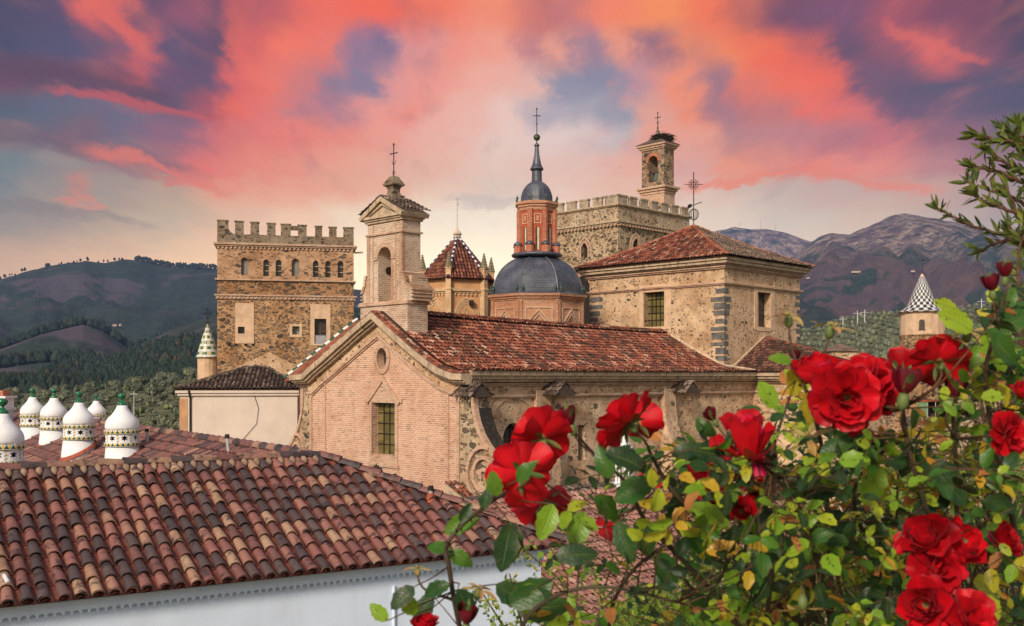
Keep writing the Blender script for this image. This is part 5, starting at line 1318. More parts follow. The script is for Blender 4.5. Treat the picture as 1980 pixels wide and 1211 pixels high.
# ================================================================== great battlemented tower
GT = Fr((1195-PX0)/F*90, 90, -45)
gt = fthing('great_tower', 'massive grey rubble tower with flat merlons and pointed windows behind the domed tower', 'tower', GT)
gx = GT.xa(1040, 0); gy = GT.ya(1333, 0); zz = lambda py: GT.z(py)
pts_l = [dict(x0=GT.xa(1124), x1=GT.xa(1137), z0=zz(492), z1=zz(462), k='point')]
pts_r = [dict(x0=GT.ya(1223), x1=GT.ya(1236), z0=zz(492), z1=zz(456), k='point')]
m = MB(); wall(m, T0(0), gx, 0, BASE, zz(432), pts_l, .5); wall(m, TX(0), 0, gy, BASE, zz(432), pts_r, .5); m.quad((gx, gy, BASE), (0, gy, BASE), (0, gy, zz(432)), (gx, gy, zz(432))); m.quad((gx, 0, BASE), (gx, gy, BASE), (gx, gy, zz(432)), (gx, 0, zz(432)))
m.build('wall', MAT['rub_grey'], gt)
m = MB(); m.box(gx, 0, 0, gy, zz(426), zz(398)); m.build('upper_wall', MAT['rub_hall'] if False else M_rubble('upper_grey_rubble', (.56, .44, .30), [(0, (.06, .06, .055)), (.5, (.17, .14, .10)), (1, (.27, .22, .16))], 3.0, .6, .36, 1.4), gt)
for T, o in ((T0(0), pts_l[0]), (TX(0), pts_r[0])):
    pane(o, T, .4, MAT['glass_d'], gt)
    for gr in (.0, .28):
        m = MB(); o3 = dict(o); o3['x0'] -= gr; o3['x1'] += gr; o3['z1'] += gr*1.3; sweep(m, opoutline(o3), -.16, 0, -.07+gr*.1, .02, T); m.build('window_surround', MAT['trim'], gt)
m = MB()
for d, a, b in ((.08, 437, 432), (.2, 432, 429.5), (.32, 429.5, 426), (.12, 398, 396), (.22, 396, 393.5)): m.box(gx-d, d, -d, gy+d, zz(a), zz(b))
m.build('string_course', MAT['trim_pale'], gt)
m = MB(); i = 0
while i*.42 < gy:
    m.box(-.0, .28, i*.42, i*.42+.2, zz(436), zz(432.5)); m.box(-i*.42-.2, -i*.42, -.28, 0, zz(436), zz(432.5)); i += 1
m.build('dentils', MAT['trim'], gt)
MAT['merlon'] = M_plain('stained_merlon', (.40, .32, .23), .9, .4, 2.2, bump=.6, bd=.04, stain=.95, stain_col=(.07, .06, .045))
mi = 0
def merlon(x0, x1, y0, y1):
    m = MB(); a = zz(393.5); b = zz(375); m.box(x0, x1, y0, y1, a, b-.15); m.box(x0-.05, x1+.05, y0-.05, y1+.05, b-.15, b); m.build('merlon', MAT['merlon'], gt)
merlon(-1.5, .0, 0, .22); merlon(-.22, .0, .22, 1.3)
k_ = 0; x = -1.85
while x-1.1 > gx: merlon(x-1.05, x, 0, .22); x -= 1.05+.5
y = 1.65
while y+1.2 < gy+.4: merlon(-.22, 0, y, y+1.05); y += 1.05+.5
m = MB(); m.tube([(-.5, 4.0-3, zz(392)), (-.5, 1.0, zz(318))], .03, 4); m.tube([(-.65, 1, zz(320)), (-.35, 1, zz(320))], .03, 4); m.build('aerial', MAT['steel'], gt)
# little parapet and the tall dark arch at the tower foot beside the dome
xa0, xa1 = GT.xa(1117, 0), GT.xa(1140, 0)
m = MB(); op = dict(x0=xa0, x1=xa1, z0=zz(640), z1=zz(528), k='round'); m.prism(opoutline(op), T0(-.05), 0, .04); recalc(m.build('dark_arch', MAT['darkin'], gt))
m = MB(); sweep(m, opoutline(op)[1:-1], -.5, 0, -.14, .02, T0(0)); m.build('arch_ring', MAT['brick_orange'], gt)
m = MB(); m.box(GT.xa(1105, 0), GT.xa(1175, 0), -.6, 0, zz(516), zz(511)); m.build('ledge', MAT['tile_moss'], gt)

# ---- belfry
bf = fthing('belfry', 'narrow rubble belfry on the great tower with arch and bell opening', 'belfry', GT)
by = GT.ya(1284, -.9); bxr = GT.xa(1284, by); bxl = GT.xa(1241, by); byb = GT.ya(1303, bxr)
zb_ = lambda py: GT.z(py, (bxr+bxl)/2, by)
op = dict(x0=GT.xa(1254, by), x1=GT.xa(1272, by), z0=zb_(352), z1=zb_(302), k='round')
m = MB(); wall(m, T0(by), bxl, bxr, zb_(400), zb_(283), [op], byb-by); wall(m, T0(byb), bxl, bxr, zb_(400), zb_(283), [op], .01)
m.quad((bxr, by, zb_(400)), (bxr, byb, zb_(400)), (bxr, byb, zb_(283)), (bxr, by, zb_(283))); m.quad((bxl, by, zb_(400)), (bxl, byb, zb_(400)), (bxl, byb, zb_(283)), (bxl, by, zb_(283)))
m.build('wall', M_rubble('belfry_rubble', (.42, .30, .2), STN, 2.0, .85, .42, 1.5, streak=.4), bf)
m = MB(); sweep(m, opoutline(op)[1:-1], -.3, 0, -.05, .02, T0(by)); m.build('arch_ring', MAT['brick_red'], bf)
m = MB()
for d, a, b in ((.12, 290, 287), (.24, 287, 283), (.38, 283, 279)): m.box(bxl-d, bxr+d, by-d, byb+d, zb_(a), zb_(b))
m.build('cornice', MAT['trim'], bf); m = MB()
for d, a, b in ((.12, 376, 371), (.25, 371, 366), (.42, 366, 362)): m.box(bxl-d, bxr+d, by-d, byb+d, zb_(a), zb_(b))
m.box(bxl-.05, bxr+.05, by-.05, byb+.05, zb_(400), zb_(376)); m.build('base', MAT['trim'], bf)
m = MB(); xm, ym = (bxl+bxr)/2, (by+byb)/2; cs = [(bxl-.45, by-.45, zb_(279)), (bxr+.45, by-.45, zb_(279)), (bxr+.45, byb+.45, zb_(279)), (bxl-.45, byb+.45, zb_(279)), (xm, ym, zb_(263))]
m.add(cs, [(0, 1, 4), (1, 2, 4), (2, 3, 4), (3, 0, 4), (0, 3, 2, 1)]); m.build('roof', MAT['tile_moss'], bf)
m = MB(); m.lathe([(.15, zb_(268)), (.15, zb_(262)), (.28, zb_(260)), (.28, zb_(256)), (.16, zb_(254)), (.2, zb_(251)), (.05, zb_(249))], xm, ym, 8); m.build('finial', MAT['rub_dark'], bf)
m = MB(); iron_cross(m, xm, ym, zb_(250), zb_(215), .3, .035); m.build('cross', MAT['iron'], bf)
ns = fthing('stork_nest', 'ragged dark stork nest of twigs on the belfry roof', 'nest', GT)
m = MB(); g = random.Random(4)
for _ in range(420):
    a = g.random()*6.28; r_ = 1.15*math.sqrt(g.random()); c0 = Vector((xm+.35+r_*math.cos(a), ym+.2+r_*math.sin(a)*.8, zb_(272)+g.uniform(-.1, .75)*(1-.3*r_)))
    d = Vector((-math.sin(a)+g.gauss(0, .6), math.cos(a)+g.gauss(0, .6), g.gauss(0, .25))).normalized()*g.uniform(.25, .5)
    m.tube([c0-d, c0+d*.2+Vector((0, 0, .03)), c0+d], [.02, .03, .012], 3)
m.build('twigs', MAT['nest'], ns)
bl = fthing('bronze_bell', 'dark bronze bell hanging in the belfry arch', 'bell', GT)
m = MB(); xb_ = (op['x0']+op['x1'])/2; yb_ = by+.55; z0 = zb_(350)
m.lathe([(.42, z0), (.40, z0+.08), (.32, z0+.3), (.24, z0+.6), (.2, z0+.75), (.08, z0+.82), (.0, z0+.84)], xb_, yb_, 20); m.build('bell_body', MAT['copper'], bl, smooth=True)
m = MB(); m.box(xb_-.55, xb_+.55, yb_-.1, yb_+.1, z0+.84, z0+1.3); m.build('headstock', MAT['wood'], bl)

# ================================================================== NEAR HOUSE
NH = Fr(-.495*15, 15, 32.5)
nh = fthing('white_house', 'whitewashed house with new multicoloured roman tile roof and scalloped eaves', 'house', NH)
zE = NH.z(1172, 0, 0); yR = 3.35; zR = NH.z(915, NH.xa(0, yR), yR)+.02
xH = NH.xa(620, yR); XE = NH.xa(1082, 0)+.15; XW = -3.2
Ls = math.hypot(yR, zR-zE)
def PW(a, s): t_ = s/Ls; return (a, yR-yR*t_, zR+(zE-zR)*t_)
def in_w(a, s): return a < xH+(XE-xH)*(s/Ls)
mw, pw = tiles(PW, XW, XE, 0, Ls, in_w, W=.245, L=.372, R0=.094, seg=10, seed=61, jit=.012, flip=.028)
mw.build('roof', MAT['tile_new'], nh, smooth=False); pw.build('roof_channels', MAT['pan'], nh)
# right hip slope and back slope
Lh = math.hypot(XE-xH, zR-zE)
def PHs(a, s): t_ = s/Lh; return (xH+(XE-xH)*t_, a, zR+(zE-zR)*t_)
mw, pw = tiles(PHs, 0, 2*yR, 0, Lh, lambda a, s: abs(a-yR) < yR*s/Lh, W=.245, L=.372, R0=.094, seg=5, seed=62, jit=.004)
mw.build('hip_roof', MAT['tile_new'], nh); pw.build('hip_roof_channels', MAT['pan'], nh)
m = MB(); m.add([(XW, yR, zR-.04), (xH, yR, zR-.04), (XE, 0, zE-.02), (XW, 0, zE-.02), (XE, 2*yR, zE-.02), (XW, 2*yR, zE-.02)], [(0, 3, 2, 1), (1, 2, 4), (0, 1, 4, 5)]); m.build('roof_boarding', MAT['pan'], nh)
rn = lambda i, g: g.choice([.1, .2, .45, .55, .9, .85, .5])
m = MB(); g = random.Random(9); a = XW+.245
while a < xH: 
    p_, q_ = Vector(PW(a, .02)), Vector(PW(a, .20)); m.tube([p_+Vector((0, 0, .05)), q_+Vector((0, 0, .055)), q_+Vector((0, -.03, .01))], [.062, .058, .02], 8, g.random()); a += (XE-XW)/round((XE-XW)/.245)
m.build('mortar_plugs', M_plain('brown_mortar', (.30, .20, .14), .9, .4, 5, stain=.5), nh, smooth=True)
m = MB(); ridge_tiles(m, (XW, yR, zR+.07), (xH, yR, zR+.07), .11, .44, 10, 7, rn); m.build('ridge', MAT['tile_new'], nh)
m = MB(); ridge_tiles(m, (XE+.02, -.02, zE+.12), (xH, yR, zR+.08), .11, .44, 10, 8, rn); m.build('hip_ridge', MAT['tile_new'], nh)
# walls
m = MB(); m.box(XW+.3, XE-.35, .35, 2*yR-.35, BASE, zE-.1); m.build('wall', MAT['white'], nh)
m = MB(); m.box(XW+.3, XE-.30, .24, .42, zE-.16, zE-.08); m.box(XE-.42, XE-.24, .24, 2*yR-.3, zE-.16, zE-.08); m.build('eaves_board', MAT['white'], nh)
m = MB(); x = XW+.3; w_ = .1225
while x+w_ < XE-.3:
    pts_ = [(x, zE-.16), (x+w_, zE-.16), (x+w_, zE-.30)]+[(x+w_/2+w_*.42*math.cos(math.pi*i/6), zE-.295+.055*math.sin(math.pi*i/6)) for i in range(7)]+[(x, zE-.30)]
    m.prism(pts_, T0(.262), 0, .088); x += w_
recalc(m.build('scalloped_cornice', MAT['white'], nh))
m = MB(); m.tube([(NH.xa(763, .3), .33, NH.z(1134, NH.xa(763, .3), .3)), (NH.xa(763, .3), .33, BASE)], .03, 8); m.build('wall_pipe', MAT['white'], nh)
# back wing carrying the chimneys
RW = Vector((*NH.w(xH-.2, yR), zR)); dW = Vector((-.565, .825, 0)); fW = Vector((-.825, -.565, 0))
wing = fthing('rear_wing', 'long tiled rear wing of the white house carrying the chimneys', 'house wing', Fr(RW.x, RW.y, 0))
def PQ(a, s): p = dW*a+fW*(s*.913); return (p.x, p.y, zR+.02-s*.47)
def in_q(a, s):
    p = PQ(a, s); X, Y = p[0]+RW.x-NH.ox, p[1]+RW.y-NH.oy
    return (X*NH.ey[0]+Y*NH.ey[1]) > yR+.05
mw, pw = tiles(PQ, -1, 34, 0, 13.0, in_q, W=.24, L=.375, R0=.094, seg=6, seed=71, jit=.006, rnd=lambda i, j, g: g.choice([g.uniform(.36, .62), g.uniform(.5, .8), g.random()]))
mw.build('roof', MAT['tile_new'], wing); pw.build('roof_channels', MAT['pan'], wing)
m = MB(); 
ridge_tiles(m, (dW*34+Vector((0, 0, zR+.08))), Vector((0, 0, zR+.08)), .125, .44, 8, 9, rn); m.build('ridge', MAT['tile_new'], wing)
m = MB(); qq = [PQ(0, 0), PQ(34, 0), PQ(34, 13), PQ(3, 13)]; m.add([(x, y, z-.06) for x, y, z in qq], [(0, 1, 2, 3)])
b_ = -fW*6; m.quad((0, 0, zR-.06), (dW.x*34, dW.y*34, zR-.06), (dW.x*34+b_.x, dW.y*34+b_.y, zR-2.8), (b_.x, b_.y, zR-2.8)); m.build('roof_boarding', MAT['pan'], wing)
m = MB()
w0, w1 = dW*34+fW*12, dW*34-fW*6; m.add([(w0.x, w0.y, BASE), (w1.x, w1.y, BASE), (w1.x, w1.y, zR-2.9), (dW.x*34, dW.y*34, zR-.1), (w0.x, w0.y, zR-5.4)], [(0, 1, 2, 3, 4)])
m.quad((-fW*5.7)[:2]+(BASE,) if False else (-fW.x*5.7, -fW.y*5.7, BASE), (dW.x*34-fW.x*5.7, dW.y*34-fW.y*5.7, BASE), (dW.x*34-fW.x*5.7, dW.y*34-fW.y*5.7, zR-2.7), (-fW.x*5.7, -fW.y*5.7, zR-2.7)); m.build('wall', MAT['white'], wing)

# ---- chimneys with pierced glazed bands
t = NT('glazed_band'); o_ = t.obj(); s_ = t.n('ShaderNodeSeparateXYZ'); t.l(o_, s_.inputs[0])
a_ = t.math('MULTIPLY', t.math('ARCTAN2', s_.outputs[1], s_.outputs[0]), 22/6.28318); u = t.math('FRACT', a_); v = t.rnd()
# triangles alternating green and yellow along a zigzag
v_ = t.n('ShaderNodeAttribute', attribute_name='UVMap'); sv = t.n('ShaderNodeSeparateXYZ'); t.l(v_.outputs['Vector'], sv.inputs[0])
vv = t.math('FRACT', t.math('DIVIDE', t.math('ADD', sv.outputs[1], 20.0), .115))
tri = t.math('ABSOLUTE', t.math('SUBTRACT', t.math('MULTIPLY', u, 2.0), 1.0))
dn = t.math('LESS_THAN', tri, t.math('MULTIPLY_ADD', vv, 1.0, -.08)); upt = t.math('GREATER_THAN', tri, t.math('ADD', vv, .0))
par = t.math('GREATER_THAN', t.math('FRACT', t.math('MULTIPLY', t.math('FLOOR', a_), .5)), .25)
lv = t.math('ABSOLUTE', t.math('SUBTRACT', vv, .5))
k1 = t.math('LESS_THAN', t.math('ADD', tri, t.math('MULTIPLY', vv, .9)), .85)
k2 = t.math('GREATER_THAN', t.math('SUBTRACT', tri, t.math('MULTIPLY', vv, .9)), .12)
c = t.mix(k1, (.72, .72, .70), (.015, .10, .075)); c = t.mix(t.math('MULTIPLY', t.math('SUBTRACT', 1.0, k1), k2), c, (.70, .44, .07))
wht = t.math('MULTIPLY', par, t.math('SUBTRACT', 1.0, k1)); c = t.mix(t.math('MULTIPLY', wht, t.math('SUBTRACT', 1.0, k2)), c, (.74, .74, .72))
MAT['band'] = t.done(t.pbsdf(c, .25, spec=.5))
def star(cx_, cz_, r): return [(cx_+(r if i % 2 == 0 else r*.5)*math.sin(math.pi*i/6), cz_+(r if i % 2 == 0 else r*.5)*math.cos(math.pi*i/6)) for i in range(12)]
def make_chimney():
    root = thing('chimney', 'x', 'chimney', (0, 0, 0), 0, 'white onion topped chimneys')
    k = {}
    m = MB(); m.lathe([(.56, -1.9), (.49, -.62), (.435, .0)], n=40); m.build('shaft', MAT['chim'], root, smooth=True)
    m = MB(); m.lathe([(.43, -.0), (.485, .0), (.485, .115), (.43, .115)], n=48); m.build('lower_band', MAT['band'], root)
    m = MB(); m.lathe([(.43, .40), (.485, .40), (.485, .515), (.43, .515)], n=48)
    ob_ = m.build('upper_band', MAT['band'], root)
    for p in ob_.data.uv_layers[0].data: p.uv[1] -= .40 % .115
    # pierced ring: eight panels, each with a star cut out
    m = MB(); st = MB()
    for q in range(8):
        a0, a1 = 2*math.pi*(q)/8, 2*math.pi*(q+1)/8; am = (a0+a1)/2
        def C(u_, z, d, am=am): a = am+u_/.44; r_ = .44-d; return (r_*math.cos(a), r_*math.sin(a), z)
        W2 = .44*math.pi/8; s_ = star(0, .2575, .112)
        outer = [(W2*x, .2575+.1425*z) for x, z in ((0, 1), (.5, 1), (1, 1), (1, 0), (1, -1), (.5, -1), (0, -1), (-.5, -1), (-1, -1), (-1, 0), (-1, 1), (-.5, 1))]
        for i in range(12):
            j = (i+1) % 12
            m.quad(C(*outer[i], 0), C(*outer[j], 0), C(*s_[j], 0), C(*s_[i], 0)); m.quad(C(*s_[i], 0), C(*s_[j], 0), C(*s_[j], .05), C(*s_[i], .05))
        for zc in (.16, .2575, .355):
            for sg in (-1, 1):
                st.add([C(W2-.03+sg*.0, zc-.045, -.004), C(W2+sg*.035-.0, zc+sg*.01, -.004), C(W2-.0, zc+.045, -.004)], [(0, 1, 2)], .5+.5*sg)
    m.build('pierced_ring', MAT['chim'], root)
    st.build('tile_inlay', M_tile('inlay_glaze', [(0, (.015, .10, .075)), (1, (.70, .44, .07))], .05, rough=.3) if 'inl' not in MAT else MAT['inl'], root)
    m = MB(); m.lathe([(.36, .0), (.36, .5)], n=16); m.build('flue', MAT['darkin'], root)
    prof = [(.44, .515), (.452, .60), (.448, .70), (.42, .80), (.36, .90), (.275, 1.0), (.205, 1.10), (.155, 1.20), (.125, 1.30)]
    m = MB(); m.lathe(prof, n=40); m.build('onion_cap', MAT['chim'], root, smooth=True)
    m = MB(); m.lathe([(.13, 1.29), (.132, 1.33), (.11, 1.37), (.06, 1.42), (.035, 1.46), (.05, 1.49), (.095, 1.53), (.118, 1.585), (.112, 1.63), (.075, 1.67), (.0, 1.685)], n=28); m.build('finial', MAT['green_glaze'], root, smooth=True)
    return root
def copy_tree(o, parent=None):
    c = o.copy(); COL.objects.link(c)
    if parent is not None: c.parent = parent
    for ch in list(o.children): copy_tree(ch, c)
    return c
chim0 = make_chimney()
# (px of axis, px width of the band, py of the top of the ball, what sets it apart)
CHM = [(237, 68, 760, 'white onion chimney with green ball standing alone nearest the roof ridge'), (152, 62, 757, 'white onion chimney, front one of the middle pair, just left of the lone one'),
       (104, 53, 751, 'white onion chimney between two others, its shaft half behind its neighbour'), (64, 49, 751, 'white onion chimney at the far left end of the back row of three'),
       (186, 38, 762, 'smallest white onion chimney peeping from behind the roof slope'), (3, 86, 770, 'large white onion chimney cut by the left edge of the photo')]
for q, (px, wpx, ptop, lab) in enumerate(CHM):
    D = .97/(wpx/F); X = (px-PX0)/F*D; zt_ = (HY-ptop)/F*D
    o = chim0 if q == 0 else copy_tree(chim0)
    # depth of the roof below this point
    rel = Vector((X-RW.x, D-RW.y, 0)); s_ = rel.dot(fW)/.913; zroof = zR+.02-.47*max(0, s_)
    sc_ = .86; o.scale = (1, 1, sc_); o.location = (X, D, zt_-1.685*sc_); o.rotation_euler = (R([.6, -.8, .9, -.5, .4, -.7][q]), R([-.7, .5, .6, -.9, .3, .8][q]), rng.choice([.0, .1, .2])+q*.13); o['label'] = lab
    print('chimney', q, 'base above roof', round(zt_-1.685-1.6-zroof, 2), 'visible shaft', round(zt_-1.685-zroof, 2))
    # flashing collar on the roof
    m = MB(); m.lathe([(.545, -.0), (.50, .10)], n=24)
    for i, p in enumerate(m.v):
        dx_, dy_ = p[0], p[1]; m.v[i] = (dx_, dy_, (p[2]+(zroof-(zt_-1.685*sc_))+.03-.47/.913*(dx_*fW.x+dy_*fW.y))/sc_)
    if q != 4: m.build('flashing', MAT['flash'], o, keep=True)
# vent pipes
vp = None
for px, py, h, lab, rooted in ((833, 965, .28, 'white vent pipe with dark cap on the front roof slope', 1), (288, 849, .5, 'thin pale vent pipe leaning on the rear wing roof', 0), (444, 871, .55, 'short bent vent pipe near the rear wing ridge', 0)):
    if rooted:
        x = NH.xa(px, 1.7); X, Y = NH.w(x, 1.7); Z = zR+(zE-zR)*(1-1.7/yR)+.05
    else:
        # march along the sight line until it meets the wing roof
        D = 20.0
        while D < 60:
            p = pt(px, py+12, D); rel = Vector((p.x-RW.x, p.y-RW.y, 0)); s_ = rel.dot(fW)/.913
            if s_ > 0 and p.z < zR-.47*s_: break
            D += .1
        X, Y, Z = p.x, p.y, p.z
    o = thing('vent_pipe', lab, 'vent pipe', (X, Y, Z-.1), 0, 'roof vent pipes')
    m = MB(); tl = .0 if rooted else -.06; m.tube([(0, 0, 0), (tl, 0, h)], .042, 12); m.build('pipe', MAT['steel'], o, keep=True)
    m = MB(); m.tube([(tl, 0, h-.02), (tl, 0, h+.07)], [.065, .05], 12); m.build('cap', MAT['iron'], o, keep=True)
    m = MB(); m.lathe([(.13, .02), (.06, .2)], n=10); m.build('collar', MAT['flash'], o, keep=True)
# brick chimney at the far left edge
D = 46; o = thing('brick_chimney', 'square chimney with brick top at the left edge behind the onion chimneys', 'chimney', ((-2-PX0)/F*D, D, 0))
zz = lambda py: (HY-py)/F*D
m = MB(); m.box(-.45, .45, -.45, .45, zz(840), zz(770)); m.box(-.52, .52, -.52, .52, zz(793), zz(788)); m.box(-.55, .55, -.55, .55, zz(770), zz(766)); m.build('shaft', MAT['chim'], o)
m = MB(); m.box(-.36, .36, -.36, .36, zz(766), zz(755)); m.build('brick_top', MAT['brick_red'], o)

# ================================================================== LOWER ROOFS beyond the white house
MAT['tile_low'] = M_tile('worn_pink_tile', [(0, (.12, .06, .05)), (.4, (.27, .12, .095)), (.8, (.40, .20, .155)), (1, (.5, .32, .25))], .75, .1, lich=.2)
LR = Fr((1060-PX0)/F*30, 30, 38)
lr = fthing('cloister_roof', 'low range with worn pinkish tile roof below the church wall', 'building', LR)
def PLr(a, s): return (a, 7.5-s*.93, -4.5-s*.36)
ml, pl = tiles(PLr, -6, 17, 0, 8.6, lambda a, s: True, W=.235, L=.37, R0=.09, seg=4, seed=81, jit=.02, rnd=lambda i, j, g: g.uniform(.35, .98))
ml.build('roof', MAT['tile_low'], lr); pl.build('roof_channels', MAT['pan_dark'], lr)
m = MB(); m.box(-6, 17, .2, 13, BASE, -7.8); m.add([(-6, .2, -7.75), (17, .2, -7.75), (17, 7.5, -4.6), (-6, 7.5, -4.6), (17, 13, -7.3), (-6, 13, -7.3)], [(0, 1, 2, 3), (3, 2, 4, 5)]); m.build('wall', MAT['plaster'], lr)
LR2 = Fr((1020-PX0)/F*40, 40, 45)
l2 = fthing('aisle_roof', 'strip of dark weathered tile roof at the foot of the church side wall', 'building', LR2)
def PL2(a, s): return (a, 3.2-s*.93, -4.9-s*.35)
ml, pl = tiles(PL2, -2.0, 22, 0, 3.4, lambda a, s: True, W=.235, L=.37, R0=.09, seg=4, seed=82, jit=.03)
ml.build('roof', MAT['tile_moss'], l2); pl.build('roof_channels', MAT['pan_dark'], l2)
m = MB(); m.box(-2, 22, .2, 3.2, BASE, -6.2); m.build('wall', MAT['rub_nave'], l2)
# small white marble lantern among the roofs
D = 44; o = thing('marble_lantern', 'small white marble lantern with slender columns in front of the church side wall', 'lantern', ((1207-PX0)/F*D, D, BASE))
zz = lambda py: (HY-py)/F*D
m = MB(); m.box(-.42, .42, -.42, .42, BASE, zz(940)); m.box(-.5, .5, -.5, .5, zz(940), zz(934)); m.build('pedestal', MAT['chim'], o)
for i in range(8):
    a = i*math.pi/4; m = MB(); m.lathe([(.07, zz(934)), (.05, zz(930)), (.05, zz(882)), (.07, zz(878))], .34*math.cos(a), .34*math.sin(a), 8); m.build('column', MAT['chim'], o)
m = MB(); m.lathe([(.45, zz(878)), (.48, zz(873)), (.36, zz(866)), (.2, zz(856)), (.1, zz(850)), (.12, zz(846)), (.03, zz(838))], n=16); m.build('cap', MAT['chim'], o)

# ================================================================== far right town
D = 104; TW = Fr((1842-PX0)/F*D, D, 6)
tw = fthing('stone_house_row', 'row of old stone houses with red tile roof right of the checkered turret', 'house', TW)
zz = lambda py: (HY-py)/F*D
x1_ = 17; ze_ = zz(741); zr_ = zz(700)
def PT(a, s): return (a, 4.6-s*.9, zr_+(ze_-zr_)*s/5.3)
ml, pl = tiles(PT, -.3, x1_, 0, 5.3, lambda a, s: True, W=.25, L=.38, R0=.095, seg=3, seed=91, jit=.03)
ml.build('roof', MAT['tile_old'], tw); pl.build('roof_channels', MAT['pan_dark'], tw)
ops = [dict(x0=a, x1=a+.8, z0=zz(775), z1=zz(757)) for a in (2.2, 6.0, 9.5, 13)]
m = MB(); wall(m, T0(0), 0, x1_, BASE, ze_, ops, .3); m.quad((0, 0, BASE), (0, 8, BASE), (0, 8, ze_), (0, 0, ze_)); m.quad((x1_, 0, BASE), (x1_, 8, BASE), (x1_, 8, ze_), (x1_, 0, ze_)); m.add([(0, 4.6, zr_-.06), (x1_, 4.6, zr_-.06), (x1_, 9, ze_), (0, 9, ze_)], [(0, 1, 2, 3)]); m.build('wall', MAT['rub_grey'], tw)
for q in ops: pane(q, T0(0), .25, MAT['glass_d'], tw)
m = MB(); m.box(1.4, 2.1, 2.2, 2.9, zr_-1.8, zr_+.1); m.box(1.3, 2.2, 2.1, 3.0, zr_+.1, zr_+.2); m.build('chimney', MAT['plaster_grey'], tw)
D = 108; RU = Fr((1700-PX0)/F*D, D, -6)
ru = fthing('ruined_house', 'old rubble house under the checkered turret with small dark windows', 'house', RU)
zz = lambda py: (HY-py)/F*D
m = MB(); ops = [dict(x0=RU.xa(1802), x1=RU.xa(1808), z0=zz(768), z1=zz(752), k='round'), dict(x0=RU.xa(1782), x1=RU.xa(1786), z0=zz(768), z1=zz(760), k='round')]
wall(m, T0(0), 0, RU.xa(1835), BASE, [(0, zz(738)), (RU.xa(1742), zz(722)), (RU.xa(1790), zz(704)), (RU.xa(1835), zz(715))], ops, .3); m.box(0, RU.xa(1835), .3, 7, BASE, zz(745)); m.build('wall', MAT['rub_warm'], ru)
for q in ops: pane(q, T0(0), .25, MAT['glass_d'], ru)
D = 98; SH = Fr((1776-PX0)/F*D, D, -3)
sh = fthing('lean_to_shed', 'open lean to shed with rusty roof edge and green panel below the turret', 'shed', SH)
zz = lambda py: (HY-py)/F*D; xs1 = SH.xa(1836)
m = MB(); m.box(-.1, xs1+.1, -.1, 2.6, zz(777), zz(774)); m.build('roof', MAT['flash'], sh)
m = MB(); m.box(0, .82, 0, .08, zz(806), zz(777)); m.build('green_panel', M_plain('green_panel_paint', (.14, .26, .13), .6, .15, 2), sh)
m = MB(); m.box(.9, xs1, 1.8, 1.9, zz(812), zz(777)); m.build('back_wall', MAT['darkin'], sh)
for x in (.86, 1.6, 2.3, xs1):
    m = MB(); m.tube([(x, .05, zz(815)), (x, .05, zz(777))], .04, 6); m.build('post', MAT['steel'], sh)
m = MB(); m.box(-.5, xs1, -.4, 2.4, BASE, zz(807)); m.build('base', MAT['rub_grey'], sh)
D = 135
for px0_, px1_, pt_, lab, mt in ((1608, 1660, 672, 'pale crumbling wall end seen above the red roses', 'rub_hall'), (1938, 1975, 690, 'small square stone pavilion with tiled pyramid roof at the far right', 'plaster')):
    HB = Fr((px0_-PX0)/F*D, D, 4); o = fthing('small_house', lab, 'house', HB)
    w_ = HB.xa(px1_); zt_ = (HY-pt_)/F*D
    m = MB(); wall(m, T0(0), 0, w_, BASE, zt_-.5, [dict(x0=w_*.4, x1=w_*.6, z0=zt_-1.8, z1=zt_-1.0)], .2); m.box(0, w_, .2, 4, BASE, zt_-.5); m.build('wall', MAT[mt], o)
    m = MB(); m.add([(-.3, -.3, zt_-.5), (w_+.3, -.3, zt_-.5), (w_+.3, 4.3, zt_-.5), (-.3, 4.3, zt_-.5), (w_/2, 2, zt_+.6)], [(0, 1, 4), (1, 2, 4), (2, 3, 4), (3, 0, 4), (0, 3, 2, 1)]); m.build('roof', MAT['tile_grey'], o)
# far farmhouses on the slopes and pylons
def hill_hit(px, py, r0=400, r1=5000):
    az = math.atan((px-PX0)/F); r = r0; tn = (HY-py)/F*math.cos(az)
    while r < r1:
        if terr(az, r) >= tn*r: return r*math.sin(az), r*math.cos(az), terr(az, r)
        r *= 1.006
    return None
for k_, (px, py, w_, lab) in enumerate(((222, 632, 15, 'white farmhouse, widest of the cluster in the valley clearing'), (234, 632, 9, 'small white farm shed at the right of the valley cluster'), (208, 633, 11, 'low white farm barn at the left of the valley cluster'), (143, 728, 16, 'bright white farmhouse above the olive slope'),
                                        (1655, 527, 34, 'long pale farm terrace high on the right mountain'), (1765, 529, 14, 'small pale hut on the mountain slope above the turret'), (1562, 541, 12, 'tiny white hut beside the corner of the plastered block'))):
    h_ = hill_hit(px, py)
    if not h_: continue
    X, Y, Z = h_; o = thing('farmhouse', lab, 'farmhouse', (X, Y, Z-1), rng.uniform(-.4, .4)); w_ *= Y/F*.5
    m = MB(); m.box(-w_/2, w_/2, -3, 3, 0, 3.0); m.build('wall', MAT['plaster_grey'], o, keep=True)
    m = MB(); zt_ = 3.0; m.prism([(-3.4, zt_), (3.4, zt_), (0, zt_+1.6)], lambda y, z, d: (d, y, z), -w_/2-.3, w_/2+.3); m.build('roof', MAT['tile_grey'], o, keep=True)
